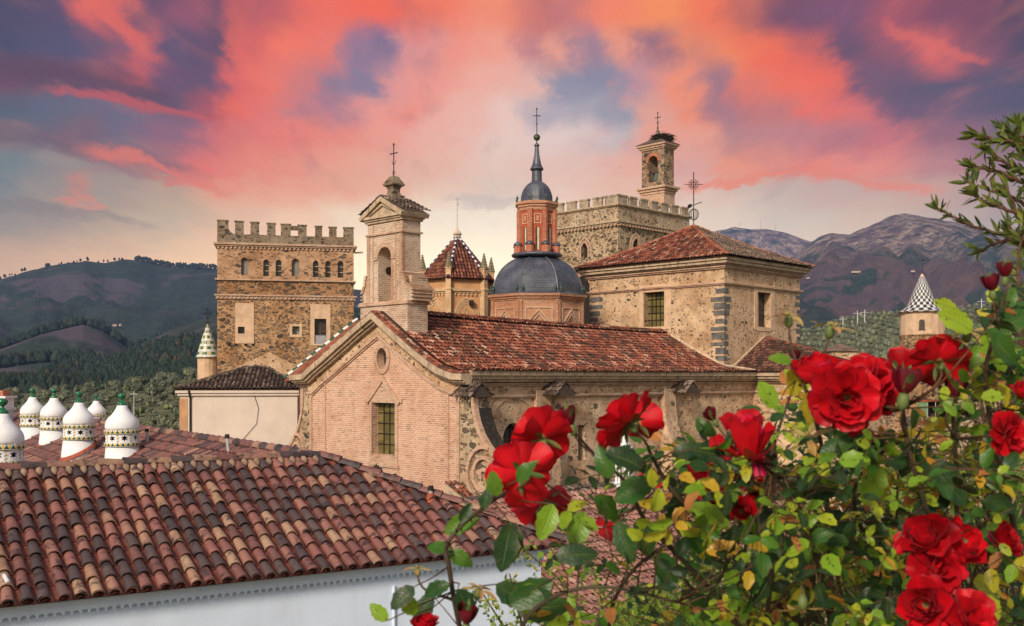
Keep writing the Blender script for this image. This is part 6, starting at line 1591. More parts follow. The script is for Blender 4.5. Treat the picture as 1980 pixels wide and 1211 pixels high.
for px, py, pyb, lab in ((1658, 601, 640, 'slim pale power pole on the olive slope'), (1672, 599, 641, 'thicker power pylon with crossbar on the olive slope'), (1630, 612, 640, 'short thin pole on the olive slope left of the pylons'), (1898, 578, 612, 'pale pole standing behind the rose bush on the far slope'), (259, 757, 800, 'thin grey lamp pole among the olive trees')):
    D = 560 if px > 1000 else 130
    o = thing('power_pole', lab, 'pole', ((px-PX0)/F*D, D, (HY-pyb)/F*D-2), 0, 'power poles'); h_ = (pyb-py)/F*D+2; q = D/560
    m = MB(); m.tube([(0, 0, 0), (0, 0, h_)], [.45*q, .25*q], 6); m.build('pole', MAT['steel'], o, keep=True)
    m = MB(); m.box(-2.2*q, 2.2*q, -.12, .12, h_-1.6*q, h_-1.3*q); m.build('crossbar', MAT['steel'], o, keep=True)

# pigeons, a bottle, masts, an aerial
def pigeon(label, X, Y, Z, rot):
    o = thing('pigeon', label, 'pigeon', (X, Y, Z), rot, 'pigeons on the tiled block'); m = MB()
    m.tube([(-.17, 0, .10), (-.10, 0, .12), (-.02, 0, .15), (.06, 0, .18), (.10, 0, .23), (.12, 0, .28), (.145, 0, .285), (.175, 0, .275)], [.012, .04, .07, .066, .04, .03, .026, .004], 10)
    m.tube([(-.16, 0, .10), (-.28, 0, .06)], [.03, .012], 6); m.build('body', MAT['slate2'], o, smooth=True, keep=True)
    for sg in (-1, 1):
        m = MB(); m.tube([(.0, sg*.025, .10), (.01, sg*.03, 0)], [.012, .006], 5); m.build('leg', MAT['flash'], o, keep=True)
MAT['slate2'] = M_plain('pigeon_grey', (.06, .065, .08), .7, .4, 20)
for px, yy, lab in ((1203, .35, 'small grey pigeon on the eave tiles, nearer the dome'), (1227, .7, 'dark pigeon standing on the tiles a little above the eave')):
    y_ = YT-.78+yy; x_ = CH.xa(px, y_); X, Y = CH.w(x_, y_); pigeon(lab, X, Y, PF(x_, (cyh-y_)/(H_/2+ev)*6.3)[2]+.08, 1.1)
o = thing('plastic_bottle', 'clear plastic bottle lying at the left end of the near roof', 'bottle', (0, 0, 0))
t = NT('clear_plastic'); MAT['plastic'] = t.done(t.pbsdf((.75, .78, .85), .15, spec=.6, Alpha=.75))
xb_ = NH.xa(11, .35); px_, py_, pz_ = PW(xb_, Ls*(1-.35/yR)); X, Y = NH.w(px_, py_); o.location = (X, Y, pz_+.16); o.rotation_euler = (R(-63), 0, NH.a+.2)
m = MB(); m.lathe([(.028, -.11), (.033, -.10), (.033, -.02), (.030, .0), (.033, .02), (.033, .06), (.015, .10), (.013, .12)], n=14); m.build('bottle_body', MAT['plastic'], o, smooth=True, keep=True)
m = MB(); m.lathe([(.016, .118), (.016, .138)], n=12); m.build('cap', MAT['green_glaze'], o, keep=True)
for px, py, pyb, lab in ((1430, 428, 442, 'first antenna mast on the distant rocky summit'), (1471, 424, 444, 'tallest antenna mast on the distant rocky summit'), (1500, 430, 446, 'last antenna mast on the distant rocky summit')):
    D = 5150; o = thing('antenna_mast', lab, 'antenna', ((px-PX0)/F*D, D, (HY-pyb)/F*D-20), 0, 'summit antenna masts'); h_ = (pyb-py)/F*D+20
    m = MB(); m.tube([(0, 0, 0), (0, 0, h_)], [1.6, .8], 5); m.build('pole', MAT['steel'], o, keep=True)
D = 100; o = thing('roof_aerial', 'thin television aerial over the red roof of the stone houses', 'aerial', ((1940-PX0)/F*D, D, (HY-780)/F*D))
m = MB(); m.tube([(0, 0, 0), (0, 0, 2.4)], .03, 5); m.tube([(-.7, 0, 2.15), (.6, 0, 2.3)], .025, 4)
for i in range(6): x = -.6+i*.22; m.tube([(x, -.25, 2.17+.02*i), (x, .25, 2.17+.02*i)], .018, 4)
m.build('mast', MAT['steel'], o, keep=True)
# ================================================================== ROSES IN FRONT
terr_ = MB(); terr_.box(-2.5, 9, -6, 4.6, BASE, -1.75); terr_.build('terrace', MAT['trim_pale'], kind='structure', label='stone terrace the photo is taken from')
ter2 = MB(); ter2.box(-.6, 6, 1.2, 4.4, -1.76, -1.55); ter2.build('flower_bed', M_plain('bed_soil', (.05, .035, .025), .95, .4, 9), kind='structure')

def M_petal():
    t = NT('rose_petal'); o = t.obj(); r = t.rnd()
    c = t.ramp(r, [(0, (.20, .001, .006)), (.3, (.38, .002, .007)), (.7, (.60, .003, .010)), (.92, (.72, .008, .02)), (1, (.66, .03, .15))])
    n = t.noise(o, 60, 3, .6); c = t.mix(t.mr(n, .35, .75, 0, .35), c, t.mix(.6, c, (.22, .0, .012)))
    la = t.n('ShaderNodeAttribute', attribute_name='leafuv').outputs['Vector']; ls = t.n('ShaderNodeSeparateXYZ'); t.l(la, ls.inputs[0])
    vein = t.noise(t.mp(la, (9, 1.2, 1)), 2.2, 4, .6)
    c = t.mix(t.mr(vein, .45, .7, 0, .4), c, t.mix(.7, c, (.16, 0, .006)))
    c = t.mix(t.mr(ls.outputs[1], .16, .0), c, (.62, .30, .12))
    edge = t.math('MAXIMUM', t.mr(ls.outputs[1], .88, 1.0), t.mr(t.math('ABSOLUTE', ls.outputs[0]), .88, 1.0)); c = t.mix(t.math('MULTIPLY', edge, t.mr(n, .4, .6, .1, .75)), c, (.26, .002, .015))
    b = t.n('ShaderNodeBsdfPrincipled'); t.set(b.inputs['Base Color'], c); b.inputs['Roughness'].default_value = .5; b.inputs['Specular IOR Level'].default_value = .25
    b.inputs['Sheen Weight'].default_value = .08; b.inputs['Sheen Tint'].default_value = (1, .3, .4, 1)
    bp = t.bump(t.math('ADD', t.noise(o, 90, 3, .6), t.math('MULTIPLY', vein, .3)), .35, .0015); t.l(bp, b.inputs['Normal'])
    tr = t.n('ShaderNodeBsdfTranslucent'); t.l(c, tr.inputs[0]); mx = t.n('ShaderNodeMixShader'); mx.inputs[0].default_value = .18
    t.l(b.outputs[0], mx.inputs[1]); t.l(tr.outputs[0], mx.inputs[2]); return t.done(mx.outputs[0])
def M_leaf(name, stops, spots=.5, rough=.38, trans=.32, sc=1.0):
    t = NT(name); o = t.obj(); r = t.rnd(); c = t.ramp(r, stops)
    n = t.noise(o, 45*sc, 4, .6); c = t.mix(t.mr(n, .3, .75, 0, .35), c, t.mix(.5, c, (.16, .22, .03)))
    la = t.n('ShaderNodeAttribute', attribute_name='leafuv').outputs['Vector']; ls = t.n('ShaderNodeSeparateXYZ'); t.l(la, ls.inputs[0])
    au = t.math('ABSOLUTE', ls.outputs[0]); mid = t.mr(au, .10, .02)
    lat = t.math('ABSOLUTE', t.math('SUBTRACT', t.math('FRACT', t.math('MULTIPLY', t.math('SUBTRACT', ls.outputs[1], t.math('MULTIPLY', au, .22)), 8.0)), .5))
    lat = t.math('MULTIPLY', t.mr(lat, .40, .5), t.mr(au, .95, .5)); vn = t.math('MAXIMUM', mid, t.math('MULTIPLY', lat, .55))
    c = t.mix(t.math('MULTIPLY', vn, .45), c, t.mix(.5, c, (.30, .38, .12)))
    c = t.mix(t.math('MULTIPLY', t.mr(au, .7, 1.0), t.mr(n, .5, .7, 0, .7)), c, (.16, .07, .03))
    age = t.mr(r, .30, .7); sp = t.mr(t.noise(o, 120*sc, 3, .55), .62, .68)
    c = t.mix(t.math('MULTIPLY', t.math('MULTIPLY', sp, age), spots), c, (.03, .02, .012))
    b = t.n('ShaderNodeBsdfPrincipled'); t.set(b.inputs['Base Color'], c); t.set(b.inputs['Roughness'], rough); b.inputs['Specular IOR Level'].default_value = .38
    t.l(t.bump(t.math('SUBTRACT', t.math('MULTIPLY', t.noise(o, 110*sc, 3, .6), .8), vn), .7, .0016), b.inputs['Normal'])
    tr = t.n('ShaderNodeBsdfTranslucent'); t.l(c, tr.inputs[0]); mx = t.n('ShaderNodeMixShader'); mx.inputs[0].default_value = trans
    t.l(b.outputs[0], mx.inputs[1]); t.l(tr.outputs[0], mx.inputs[2]); return t.done(mx.outputs[0])
GREENS = [(0, (.006, .030, .012)), (.25, (.012, .065, .018)), (.45, (.04, .15, .012)), (.62, (.22, .40, .02)), (.76, (.42, .50, .03)), (.86, (.52, .42, .025)), (.94, (.60, .30, .025)), (1, (.50, .19, .06))]
MAT['petal'] = M_petal()
MAT['leaf'] = M_leaf('rose_leaf', GREENS, .9)
MAT['leaf_small'] = M_leaf('shrub_leaf', [(0, (.02, .055, .012)), (.35, (.07, .17, .02)), (.65, (.20, .34, .03)), (.85, (.40, .46, .04)), (1, (.62, .48, .03))], .4, .5, .35)
MAT['leaf_tree'] = M_leaf('evergreen_leaf', [(0, (.04, .08, .02)), (.5, (.13, .18, .035)), (1, (.28, .28, .05))], .1, .5, .3)
MAT['sepal'] = M_leaf('sepal_green', [(0, (.05, .09, .03)), (.5, (.13, .19, .06)), (.75, (.45, .36, .12)), (1, (.55, .22, .07))], .2, .5, .2)
MAT['bud'] = M_plain('dark_bud', (.11, .003, .012), .45, .35, 60)
MAT['cane'] = M_plain('rose_cane', (.05, .032, .02), .6, .45, 25, stain=.5, stain_col=(.05, .09, .03), streak=False)
MAT['stem'] = M_plain('young_stem', (.09, .045, .022), .55, .4, 40, stain=.6, stain_col=(.10, .14, .04), streak=False)
MAT['branch'] = M_plain('knobbly_branch', (.13, .06, .045), .8, .4, 30)

def leaflet(mb, base, d, up, L, Wd, fold=.25, curl=.3, c=.3, g=rng, nv=6, serr=.14):
    d = d.normalized(); side = d.cross(up)
    if side.length < 1e-4: side = d.orthogonal()
    side.normalize(); nrm = side.cross(d).normalized(); vs = []
    p = Vector(base); dirv = Vector(d); tw = g.uniform(-.25, .25)
    for i in range(nv+1):
        v = i/nv; w_ = Wd*.5*(math.sin(math.pi*min(1, v**.85*.97+.02))**.75)*(1+serr*(1 if i % 2 else -1)*.6)
        if i == nv: w_ *= .1
        ang = curl*v*v; cn = nrm*math.cos(ang)-d*math.sin(ang)*0; cc = p
        sd = (side*math.cos(tw*v)+nrm*math.sin(tw*v))
        for u in (-1, -.5, 0, .5, 1):
            vs.append(cc+sd*w_*u+nrm*(abs(u)*w_*fold + (.12*w_*math.sin(v*9+u*2) if abs(u) == 1 else 0)))
        st = L/nv; dirv = (d*math.cos(curl*v)-nrm*math.sin(curl*v)); p = p+dirv*st
    fs = [(i*5+k, i*5+k+1, i*5+6+k, i*5+5+k) for i in range(nv) for k in range(4)]
    mb.addlu(vs, fs, c, [(u, i/nv) for i in range(nv+1) for u in (-1, -.5, 0, .5, 1)])
def quadleaf(mb, base, d, up, L, Wd, c):
    d = d.normalized(); s = d.cross(up)
    if s.length < 1e-4: s = d.orthogonal()
    s.normalize(); n = s.cross(d)
    mb.add([base, base+d*L*.45-s*Wd*.5+n*L*.08, base+d*L-n*L*.1, base+d*L*.45+s*Wd*.5+n*L*.08], [(0, 1, 2), (0, 2, 3)], c)
def rv(g, a=1): return Vector((g.gauss(0, a), g.gauss(0, a), g.gauss(0, a)))
def build_w(mb, name, mat, root, smooth=True, **k):
    o = mb.build(name, mat, root, smooth=smooth, keep=True, **k); o.data.transform(Matrix.Translation(-root.location)); return o

def petal(mb, th, phi, cup, roll, L, Wd, r0, g, z0=0, c=.5, nu=8, nv=8):
    vs = []; r_, z = r0, z0; cen = []
    wv, wp = g.uniform(.5, 1.3), g.uniform(0, 6.28)
    for i in range(nv+1):
        v = i/nv; a = phi+cup*(.55-v)+roll*max(0, (v-.68)/.32)**1.5
        cen.append((r_, z, a)); r_ += math.sin(a)*L/nv; z += math.cos(a)*L/nv
    tx = Vector((-math.sin(th), math.cos(th), 0)); rx = Vector((math.cos(th), math.sin(th), 0)); zx = Vector((0, 0, 1))
    notch = g.uniform(.0, .10)
    for i in range(nv+1):
        for k in range(nu+1):
            u = -1+2*k/nu; v = i/nv*(1-.20*abs(u)**3-notch*math.exp(-(u/.25)**2)*(i/nv)**3)
            f = v*nv; j = min(nv-1, int(f)); q = f-j
            cr = cen[j][0]*(1-q)+cen[j+1][0]*q; cz_ = cen[j][1]*(1-q)+cen[j+1][1]*q; a = cen[j][2]*(1-q)+cen[j+1][2]*q
            w_ = Wd*.5*(v+.04)**.55*(1-.12*v**5)
            n_in = -(rx*math.cos(a))+zx*math.sin(a)
            bow = (u*w_)**2/(Wd)*1.9*(1-.55*v)
            wav = math.sin(u*3.1*wv+wp+v*2)*.10*Wd*v*v+math.sin(u*7+wp*2)*.04*Wd*v**3
            vs.append(rx*cr+zx*cz_+tx*u*w_+n_in*(bow+wav))
    fs = [(i*(nu+1)+k, i*(nu+1)+k+1, (i+1)*(nu+1)+k+1, (i+1)*(nu+1)+k) for i in range(nv) for k in range(nu)]
    mb.addlu(vs, fs, c, [(-1+2*k/nu, i/nv) for i in range(nv+1) for k in range(nu+1)])
def bloom(kind, g):
    """petals, then green parts; axis +Z, about 8.5 cm across when open"""
    m = MB(); R_ = math.radians
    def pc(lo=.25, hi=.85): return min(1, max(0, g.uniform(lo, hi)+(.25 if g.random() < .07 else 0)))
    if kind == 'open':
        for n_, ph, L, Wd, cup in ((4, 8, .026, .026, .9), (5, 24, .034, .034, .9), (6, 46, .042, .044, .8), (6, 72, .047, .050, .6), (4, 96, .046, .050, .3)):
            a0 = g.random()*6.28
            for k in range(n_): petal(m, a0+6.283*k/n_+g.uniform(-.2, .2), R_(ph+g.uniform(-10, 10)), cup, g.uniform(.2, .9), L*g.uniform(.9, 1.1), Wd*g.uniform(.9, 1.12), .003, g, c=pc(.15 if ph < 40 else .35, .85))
    elif kind == 'cup':
        for n_, ph, L, Wd, cup in ((4, 4, .034, .028, .9), (5, 12, .040, .036, 1.0), (5, 24, .046, .046, 1.1), (4, 44, .048, .050, .9), (2, 78, .046, .05, .4)):
            a0 = g.random()*6.28
            for k in range(n_): petal(m, a0+6.283*k/n_+g.uniform(-.2, .2), R_(ph+g.uniform(-6, 6)), cup, g.uniform(.1, .7), L*g.uniform(.92, 1.08), Wd, .003, g, c=pc(.2, .85))
    elif kind == 'tall':
        for n_, ph, L, Wd, cup in ((4, 5, .055, .030, .6), (4, 12, .058, .036, .7), (4, 26, .060, .042, .6), (3, 60, .055, .045, .3)):
            a0 = g.random()*6.28
            for k in range(n_): petal(m, a0+6.283*k/n_+g.uniform(-.3, .3), R_(ph+g.uniform(-8, 8)), cup, g.uniform(-.1, .9), L*g.uniform(.85, 1.1), Wd, .003, g, c=pc(.1, 1.0))
    elif kind == 'round':
        for n_, ph, L, Wd, cup in ((4, 6, .040, .034, 1.5), (5, 22, .044, .040, 1.7), (5, 34, .046, .046, 1.8)):
            a0 = g.random()*6.28
            for k in range(n_): petal(m, a0+6.283*k/n_, R_(ph), cup, g.uniform(.0, .25), L, Wd, .004, g, c=pc(.45, .95))
    elif kind == 'bud':
        for n_, ph, L, Wd, cup in ((3, 5, .030, .018, .8), (3, 12, .031, .022, .95)):
            a0 = g.random()*6.28
            for k in range(n_): petal(m, a0+6.283*k/n_, R_(ph), cup*1.3, 0, L, Wd, .003, g, c=g.uniform(0, .2), nu=6, nv=6)
    s = MB()
    s.lathe([(.0, -.017), (.0035, -.015), (.0062, -.010), (.0058, -.004), (.0045, .001)], n=10, col=.25)
    for k in range(5):
        a = 6.283*k/5+g.uniform(-.2, .2); hip = kind == 'hip'
        ph = {'bud': .25, 'round': .7, 'cup': 1.2, 'tall': 1.1, 'open': 1.9, 'hip': 1.5}[kind]+g.uniform(-.2, .3)
        d = Vector((math.cos(a)*math.sin(ph), math.sin(a)*math.sin(ph), math.cos(ph)))
        leaflet(s, Vector((math.cos(a)*.004, math.sin(a)*.004, 0)), d, Vector((0, 0, 1)) if ph > .6 else -Vector((math.cos(a), math.sin(a), 0)), .030 if kind != 'bud' else .034, .0085 if not hip else .009, .3, g.uniform(-.3, .9), g.uniform(.3, .6) if not hip else g.uniform(.72, .92), g, 5, 0)
    if kind == 'hip':
        for k in range(40):
            d = Vector((g.gauss(0, .5), g.gauss(0, .5), 1)).normalized(); s.tube([(0, 0, 0), d*.007], [.0006, .0004], 3, .8)
    return m, s

bush_loc = Vector((.62, 1.75, -1.55))
bush = thing('rose_bush', 'leggy rose bush full of red blooms and yellowing spotted leaves', 'rose bush', bush_loc)
canes = []
def cane(pts_, r0, r1, col=.4):
    P = [pt(a, b, d) for a, b, d in pts_]; out = []
    for i in range(len(P)-1):
        p0, p1, p2, p3 = P[max(0, i-1)], P[i], P[i+1], P[min(len(P)-1, i+2)]
        for k in range(5):
            t_ = k/5; out.append(.5*((2*p1)+(-p0+p2)*t_+(2*p0-5*p1+4*p2-p3)*t_*t_+(-p0+3*p1-3*p2+p3)*t_**3))
    out.append(P[-1]); n = len(out); rad = [r0+(r1-r0)*i/(n-1)*1.0 for i in range(n)]
    canes.append((out, rad)); return out
cane([(1640,1420,1.75),(1560,1230,1.62),(1500,1165,1.58),(1430,1085,1.52),(1385,1020,1.5),(1335,985,1.5),(1290,935,1.5),(1262,885,1.5)], .0055, .0028)
cane([(1500,1400,1.75),(1420,1200,1.66),(1345,1110,1.62),(1250,1010,1.6),(1212,935,1.58),(1150,880,1.56),(1100,822,1.55)], .005, .002)
cane([(1000,1500,1.6),(905,1260,1.5),(882,1180,1.46),(868,1095,1.45),(862,1062,1.45),(882,1028,1.45),(930,985,1.47),(990,945,1.5),(1030,918,1.52)], .0042, .0022)
cane([(1650,1400,1.6),(1612,1230,1.55),(1606,1100,1.52),(1598,960,1.5),(1590,870,1.5),(1570,790,1.5),(1545,720,1.48)], .005, .0025)
cane([(1640,1400,1.6),(1600,1180,1.5),(1560,1010,1.45),(1510,935,1.42),(1465,890,1.4)], .004, .0026)
cane([(1980,1400,1.5),(1900,1240,1.45),(1830,1090,1.42),(1765,900,1.4),(1745,790,1.4)], .005, .0028)
cane([(2040,1400,1.6),(1990,1150,1.55),(1935,900,1.5),(1905,740,1.48),(1925,640,1.46),(1945,560,1.45)], .005, .0024)
cane([(1760,1400,1.9),(1700,1230,1.8),(1690,1100,1.75),(1650,960,1.7),(1700,880,1.66),(1750,850,1.62)], .0045, .0025)
cane([(1250,1400,1.7),(1180,1230,1.6),(1210,1120,1.55),(1300,1045,1.52),(1390,1000,1.5)], .004, .002)
cane([(1100,1400,1.6),(1010,1240,1.45),(1060,1160,1.42),(1170,1135,1.4),(1310,1165,1.4)], .004, .002)
cane([(1480,1400,1.5),(1480,1220,1.5),(1495,1080,1.52),(1480,960,1.55),(1500,850,1.6),(1530,760,1.62)], .004, .002)
cane([(1820,1300,1.5),(1845,1100,1.5),(1850,930,1.5),(1843,800,1.48),(1850,740,1.48),(1845,700,1.48)], .004, .002)
g = random.Random(77)
for k in range(16):
    x = g.uniform(1350, 1950); cane([(x+g.uniform(-60, 60), 1420, 1.9), (x+g.uniform(-40, 40), 1230, 1.85), (x+g.uniform(-60, 60), 1090, 1.8), (x+g.uniform(-80, 80), 960+g.uniform(-40, 60), 1.75)], .0035, .0018)
mc = MB()
for out, rad in canes: mc.tube(out, rad, 7)
# thorns
for out, rad in canes:
    for i in range(2, len(out)-1, 2):
        if g.random() < .7:
            d = (rv(g)); t_ = (out[i+1]-out[i]).normalized(); d = (d-t_*d.dot(t_)).normalized(); p = out[i]+d*rad[i]*.7
            mc.tube([p, p+d*.005, p+d*.008-t_*.003], [.0018, .0009, .0002], 4)
build_w(mc, 'cane', MAT['cane'], bush)
allp = [(p, rad[i]) for out, rad in canes for i, p in enumerate(out)]
def nearest(q, below=True, mind=.0):
    best = None
    for p, r_ in allp:
        d = (p-q).length
        if below and p.z > q.z+.01: d += .3
        if d < mind: continue
        if best is None or d < best[0]: best = (d, p)
    return best[1]
BL = [ # px, py, width px, depth, axis(x right, y away, z up), kind, label
 (1192,797,128,1.46,(-.55,.25,.55),'open','largest nodding red bloom against the church side wall'),
 (1243,812,74,1.62,(.5,.7,.2),'cup','red bloom tucked behind the largest nodding one'),
 (1041,832,112,1.50,(-.25,.8,.6),'open','red bloom seen from behind beside a dark bud on a slanting stem'),
 (1000,908,118,1.46,(-.35,.85,.15),'open','leftmost big red bloom, covering the brick volute'),
 (1050,982,86,1.55,(.1,.6,-.6),'cup','dark hanging red bloom under the leftmost one'),
 (1447,838,98,1.40,(-.1,-.15,1),'tall','tall pointed half open red bloom with magenta edge'),
 (1450,905,70,1.42,(.0,-.2,-1),'tall','dark red petals hanging below the tall pointed bloom'),
 (1366,918,72,1.75,(.2,-.7,.5),'open','small open red bloom deep among the leaves'),
 (1388,985,44,1.8,(-.2,-.6,.6),'cup','little red bloom under the small open one'),
 (1465,946,58,1.7,(.3,-.8,.3),'open','ruffled small red bloom in the shade of the tall one'),
 (1432,985,52,1.65,(-.1,-.5,.3),'cup','half hidden dark red bloom in the middle of the leaves'),
 (1582,708,76,1.45,(-.15,-.35,1),'round','round closed red bloom at the top edge of the bush'),
 (1662,712,120,1.42,(-.2,-.45,.85),'open','huge red bloom at the top of the main cluster'),
 (1640,772,128,1.38,(-.25,-.95,-.1),'open','huge full red bloom facing the viewer in the main cluster'),
 (1712,752,96,1.45,(.4,-.7,.1),'open','red bloom on the right side of the main cluster'),
 (1745,702,74,1.5,(.25,.5,.8),'cup','red bloom bridging the main cluster and the turret blooms'),
 (1812,682,104,1.44,(.1,.65,.7),'open','red bloom in front of the turret with pale drooping sepals'),
 (1858,702,60,1.5,(.9,.3,-.1),'open','sideways red bloom at the right of the turret'),
 (1802,728,60,1.5,(.0,.2,-1),'cup','red petals hanging below the turret bloom'),
 (1965,838,84,1.35,(.4,-.7,.1),'open','big dark red bloom cut by the right edge of the photo'),
 (1978,758,44,1.4,(.3,-.5,.5),'cup','small red bloom at the right edge above the big dark one'),
 (1662,838,56,1.5,(-.3,.3,-.6),'cup','crimson petals peeping under a folded leaf'),
 (1790,1036,90,1.36,(-.4,-.5,.6),'cup','cupped red bloom at the top of the lower cluster'),
 (1862,1048,76,1.38,(.3,-.6,.5),'round','round red bloom at the right of the lower cluster'),
 (1822,1098,104,1.34,(.1,-.8,.2),'open','full red bloom in the centre of the lower cluster'),
 (1786,1168,92,1.3,(-.4,-.7,.2),'cup','red bloom low on the left of the lower cluster'),
 (1888,1196,104,1.28,(.2,-.8,.4),'open','big red bloom cut by the bottom edge'),
 (1945,1040,70,1.5,(.5,-.5,.3),'cup','deep crimson bloom between canes near the right edge'),
 (1188,1030,58,1.6,(-.2,.3,-.8),'cup','hanging red bloom half hidden by a big dark leaf'),
 (822,1206,52,1.4,(.0,-.3,.9),'cup','lone red bloom at the bottom over the white wall'),
 (1255,925,40,1.9,(-.2,-.4,.4),'cup','tiny red bloom glimpsed before the marble lantern'),
]
for q, (px, py, wpx, D, ax, kind, lab) in enumerate(BL):
    gg = random.Random(100+q*7); m, s = bloom(kind, gg)
    nat = {'open': .087, 'cup': .070, 'tall': .060, 'round': .052}[kind]; sc_ = (wpx/F*D)/nat; sc_ = min(sc_, 1.5)
    ax = Vector(ax).normalized(); c0 = pt(px, py, D); base = c0-ax*(.022 if kind != 'tall' else .034)*sc_
    rot = ax.to_track_quat('Z', 'Y').to_matrix().to_4x4()@Matrix.Rotation(gg.random()*6.28, 4, 'Z')
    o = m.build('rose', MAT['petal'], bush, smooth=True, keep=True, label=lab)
    M4 = Matrix.Translation(base-bush_loc)@rot@Matrix.Diagonal((sc_, sc_, sc_, 1)); o.matrix_basis = M4
    so_ = s.build('sepals', MAT['sepal'], o, smooth=True, keep=True)
    q0 = base-ax*.016*sc_; q3 = nearest(q0-ax*.03, True, .02); dq = (q3-q0).length
    ms = MB(); c1 = q0-ax*min(.05, dq*.4); c2 = q3+(q0-q3)*.3+Vector((0, 0, -.005))
    ms.tube([((1-t_)**3)*q0+3*((1-t_)**2)*t_*c1+3*(1-t_)*t_*t_*c2+t_**3*q3 for t_ in [i/8 for i in range(9)]], [.0019+.0008*i/8 for i in range(9)], 6)
    st_ = ms.build('stem', MAT['stem'], o, smooth=True, keep=True); st_.data.transform((Matrix.Translation(bush_loc)@M4).inverted())
BU = [(1098,806,40,1.55,(-.35,-.1,.9),'bud','dark rosebud on the slanting stem'), (1374,802,28,1.6,(-.5,-.1,.8),'bud','small dark bud beside the tall pointed bloom'), (1752,738,56,1.36,(.12,-.1,1),'bud','plump dark bud before the main cluster'),
      (1846,752,44,1.45,(.25,-.1,.9),'bud','dark bud low beside the turret blooms'), (1916,548,34,1.46,(-.2,-.1,1),'bud','upright red bud with long sepal tips'), (1944,522,32,1.5,(.0,-.1,1),'bud','topmost upright red bud'), (1538,686,24,1.5,(-.2,0,1),'bud','little purple bud beside the round bloom'),
      (1524,612,26,1.48,(-.1,-.15,1),'hip','spent rose hip with orange sepals before the plastered block'), (1606,632,28,1.48,(.1,-.15,1),'hip','spent rose hip with orange sepals over the olive slope'), (1832,655,28,1.42,(.2,-.3,1),'hip','browned hip with drooping sepals by the turret'), (1872,640,28,1.42,(.1,-.3,1),'hip','pinkish withered hip right of the turret'),
      (1552,1176,30,1.3,(-.05,-.2,-1),'hip','large pale withered hip at the bottom of the bush'), (1480,842,22,1.6,(.2,-.3,1),'hip','orange withered hip beside the tall pointed bloom'), (1562,845,30,1.5,(-.3,-.5,.6),'hip','peach coloured withered hip among yellow leaves'),
      (903,1190,40,1.35,(.1,-.3,1),'bud','dark red bud at the bottom over the white wall'), (926,1140,26,1.45,(.2,-.2,.9),'hip','pink tufted spent flower over the white wall'), (806,1100,18,1.45,(-.1,-.1,1),'hip','small pink shrivelled flower at the tip of the arching cane')]
for q, (px, py, wpx, D, ax, kind, lab) in enumerate(BU):
    gg = random.Random(900+q*5); m, s = bloom(kind, gg); sc_ = min(1.5, (wpx/F*D)/.029) if kind == 'bud' else min(2.4, (wpx/F*D)/.016*.85)
    ax = Vector(ax).normalized(); c0 = pt(px, py, D); base = c0-ax*(.013*sc_ if kind == 'bud' else 0)
    rot = ax.to_track_quat('Z', 'Y').to_matrix().to_4x4()@Matrix.Rotation(gg.random()*6.28, 4, 'Z'); M4 = Matrix.Translation(base-bush_loc)@rot@Matrix.Diagonal((sc_, sc_, sc_, 1))
    if kind == 'bud':
        o = m.build('rose_bud', MAT['bud'], bush, smooth=True, keep=True, label=lab); o.matrix_basis = M4; s.build('sepals', MAT['sepal'], o, smooth=True, keep=True)
    else:
        o = s.build('rose_hip', MAT['sepal'], bush, smooth=True, keep=True, label=lab); o.matrix_basis = M4
    q0 = base-ax*.014*sc_; q3 = nearest(q0-Vector((0, 0, .04)), True, .0); c1 = q0-ax*min(.05, (q3-q0).length*.5); c2 = q3+(q0-q3)*.3
    ms = MB(); ms.tube([((1-t_)**3)*q0+3*((1-t_)**2)*t_*c1+3*(1-t_)*t_*t_*c2+t_**3*q3 for t_ in [i/8 for i in range(9)]], [.0014+.001*i/8 for i in range(9)], 6)
    st_ = ms.build('stem', MAT['stem'], o, smooth=True, keep=True); st_.data.transform((Matrix.Translation(bush_loc)@M4).inverted())

# leaves
TOP = [(1000,1000),(1060,950),(1110,925),(1160,900),(1230,872),(1300,862),(1370,846),(1440,880),(1500,800),(1535,735),(1570,760),(1620,850),(1700,860),(1760,840),(1830,770),(1870,660),(1905,600),(1980,570)]
ml = MB(); mt = MB(); g = random.Random(12)
def compound(tip, D, n=5, Ll=.045, cbase=None, hang=None):
    q3 = nearest(tip, False); rel = tip-q3
    if rel.length < 1e-3: rel = Vector((0, 0, .05))
    Lr = g.uniform(.05, .08)
    d = (rel.normalized()+rv(g, .35)).normalized(); base = tip-d*Lr*.6
    if rel.length > Lr: mt.tube([q3, q3.lerp(base, .5)+rv(g, .006), base], [.0013, .0011, .0009], 4)
    up = (Vector((g.gauss(0, .5), -g.uniform(.2, 1.2), g.uniform(.1, 1.0)))).normalized()
    side = d.cross(up).normalized(); up2 = side.cross(d).normalized()
    c = cbase if cbase is not None else leafcol(tip)
    droop = -up2*.25
    mt.tube([base, base+d*Lr*.5, base+d*Lr+droop*.01], [.0009, .0008, .0006], 4)
    sites = [(1.0, 0)]+[(f, sg) for f in ((.62,), (.22,))[:(n-1)//2] for f in f for sg in (-1, 1)]
    for f, sg in sites:
        p = base+d*Lr*f; dd = d if sg == 0 else (d*.45+side*sg*.95+rv(g, .12)).normalized()
        L = Ll*g.uniform(.8, 1.15)*(1.1 if sg == 0 else .92)
        leaflet(ml, p, dd, (up2+rv(g, .25)).normalized(), L, L*g.uniform(.48, .66), g.uniform(.1, .45), g.uniform(-.1, .9), min(1, max(0, c+g.gauss(0, .12))), g)
def leafcol(p):
    px = PX0+F*p.x/p.y; py = HY-F*p.z/p.y
    yel = .13+.20*sstep(1350, 1700, px)*(1 if py < 1130 else .6)
    r_ = g.random()
    if r_ < yel: return g.uniform(.68, .98)
    if r_ < yel+.32: return g.uniform(.42, .70)
    return g.uniform(.0, .42)
cnt = 0
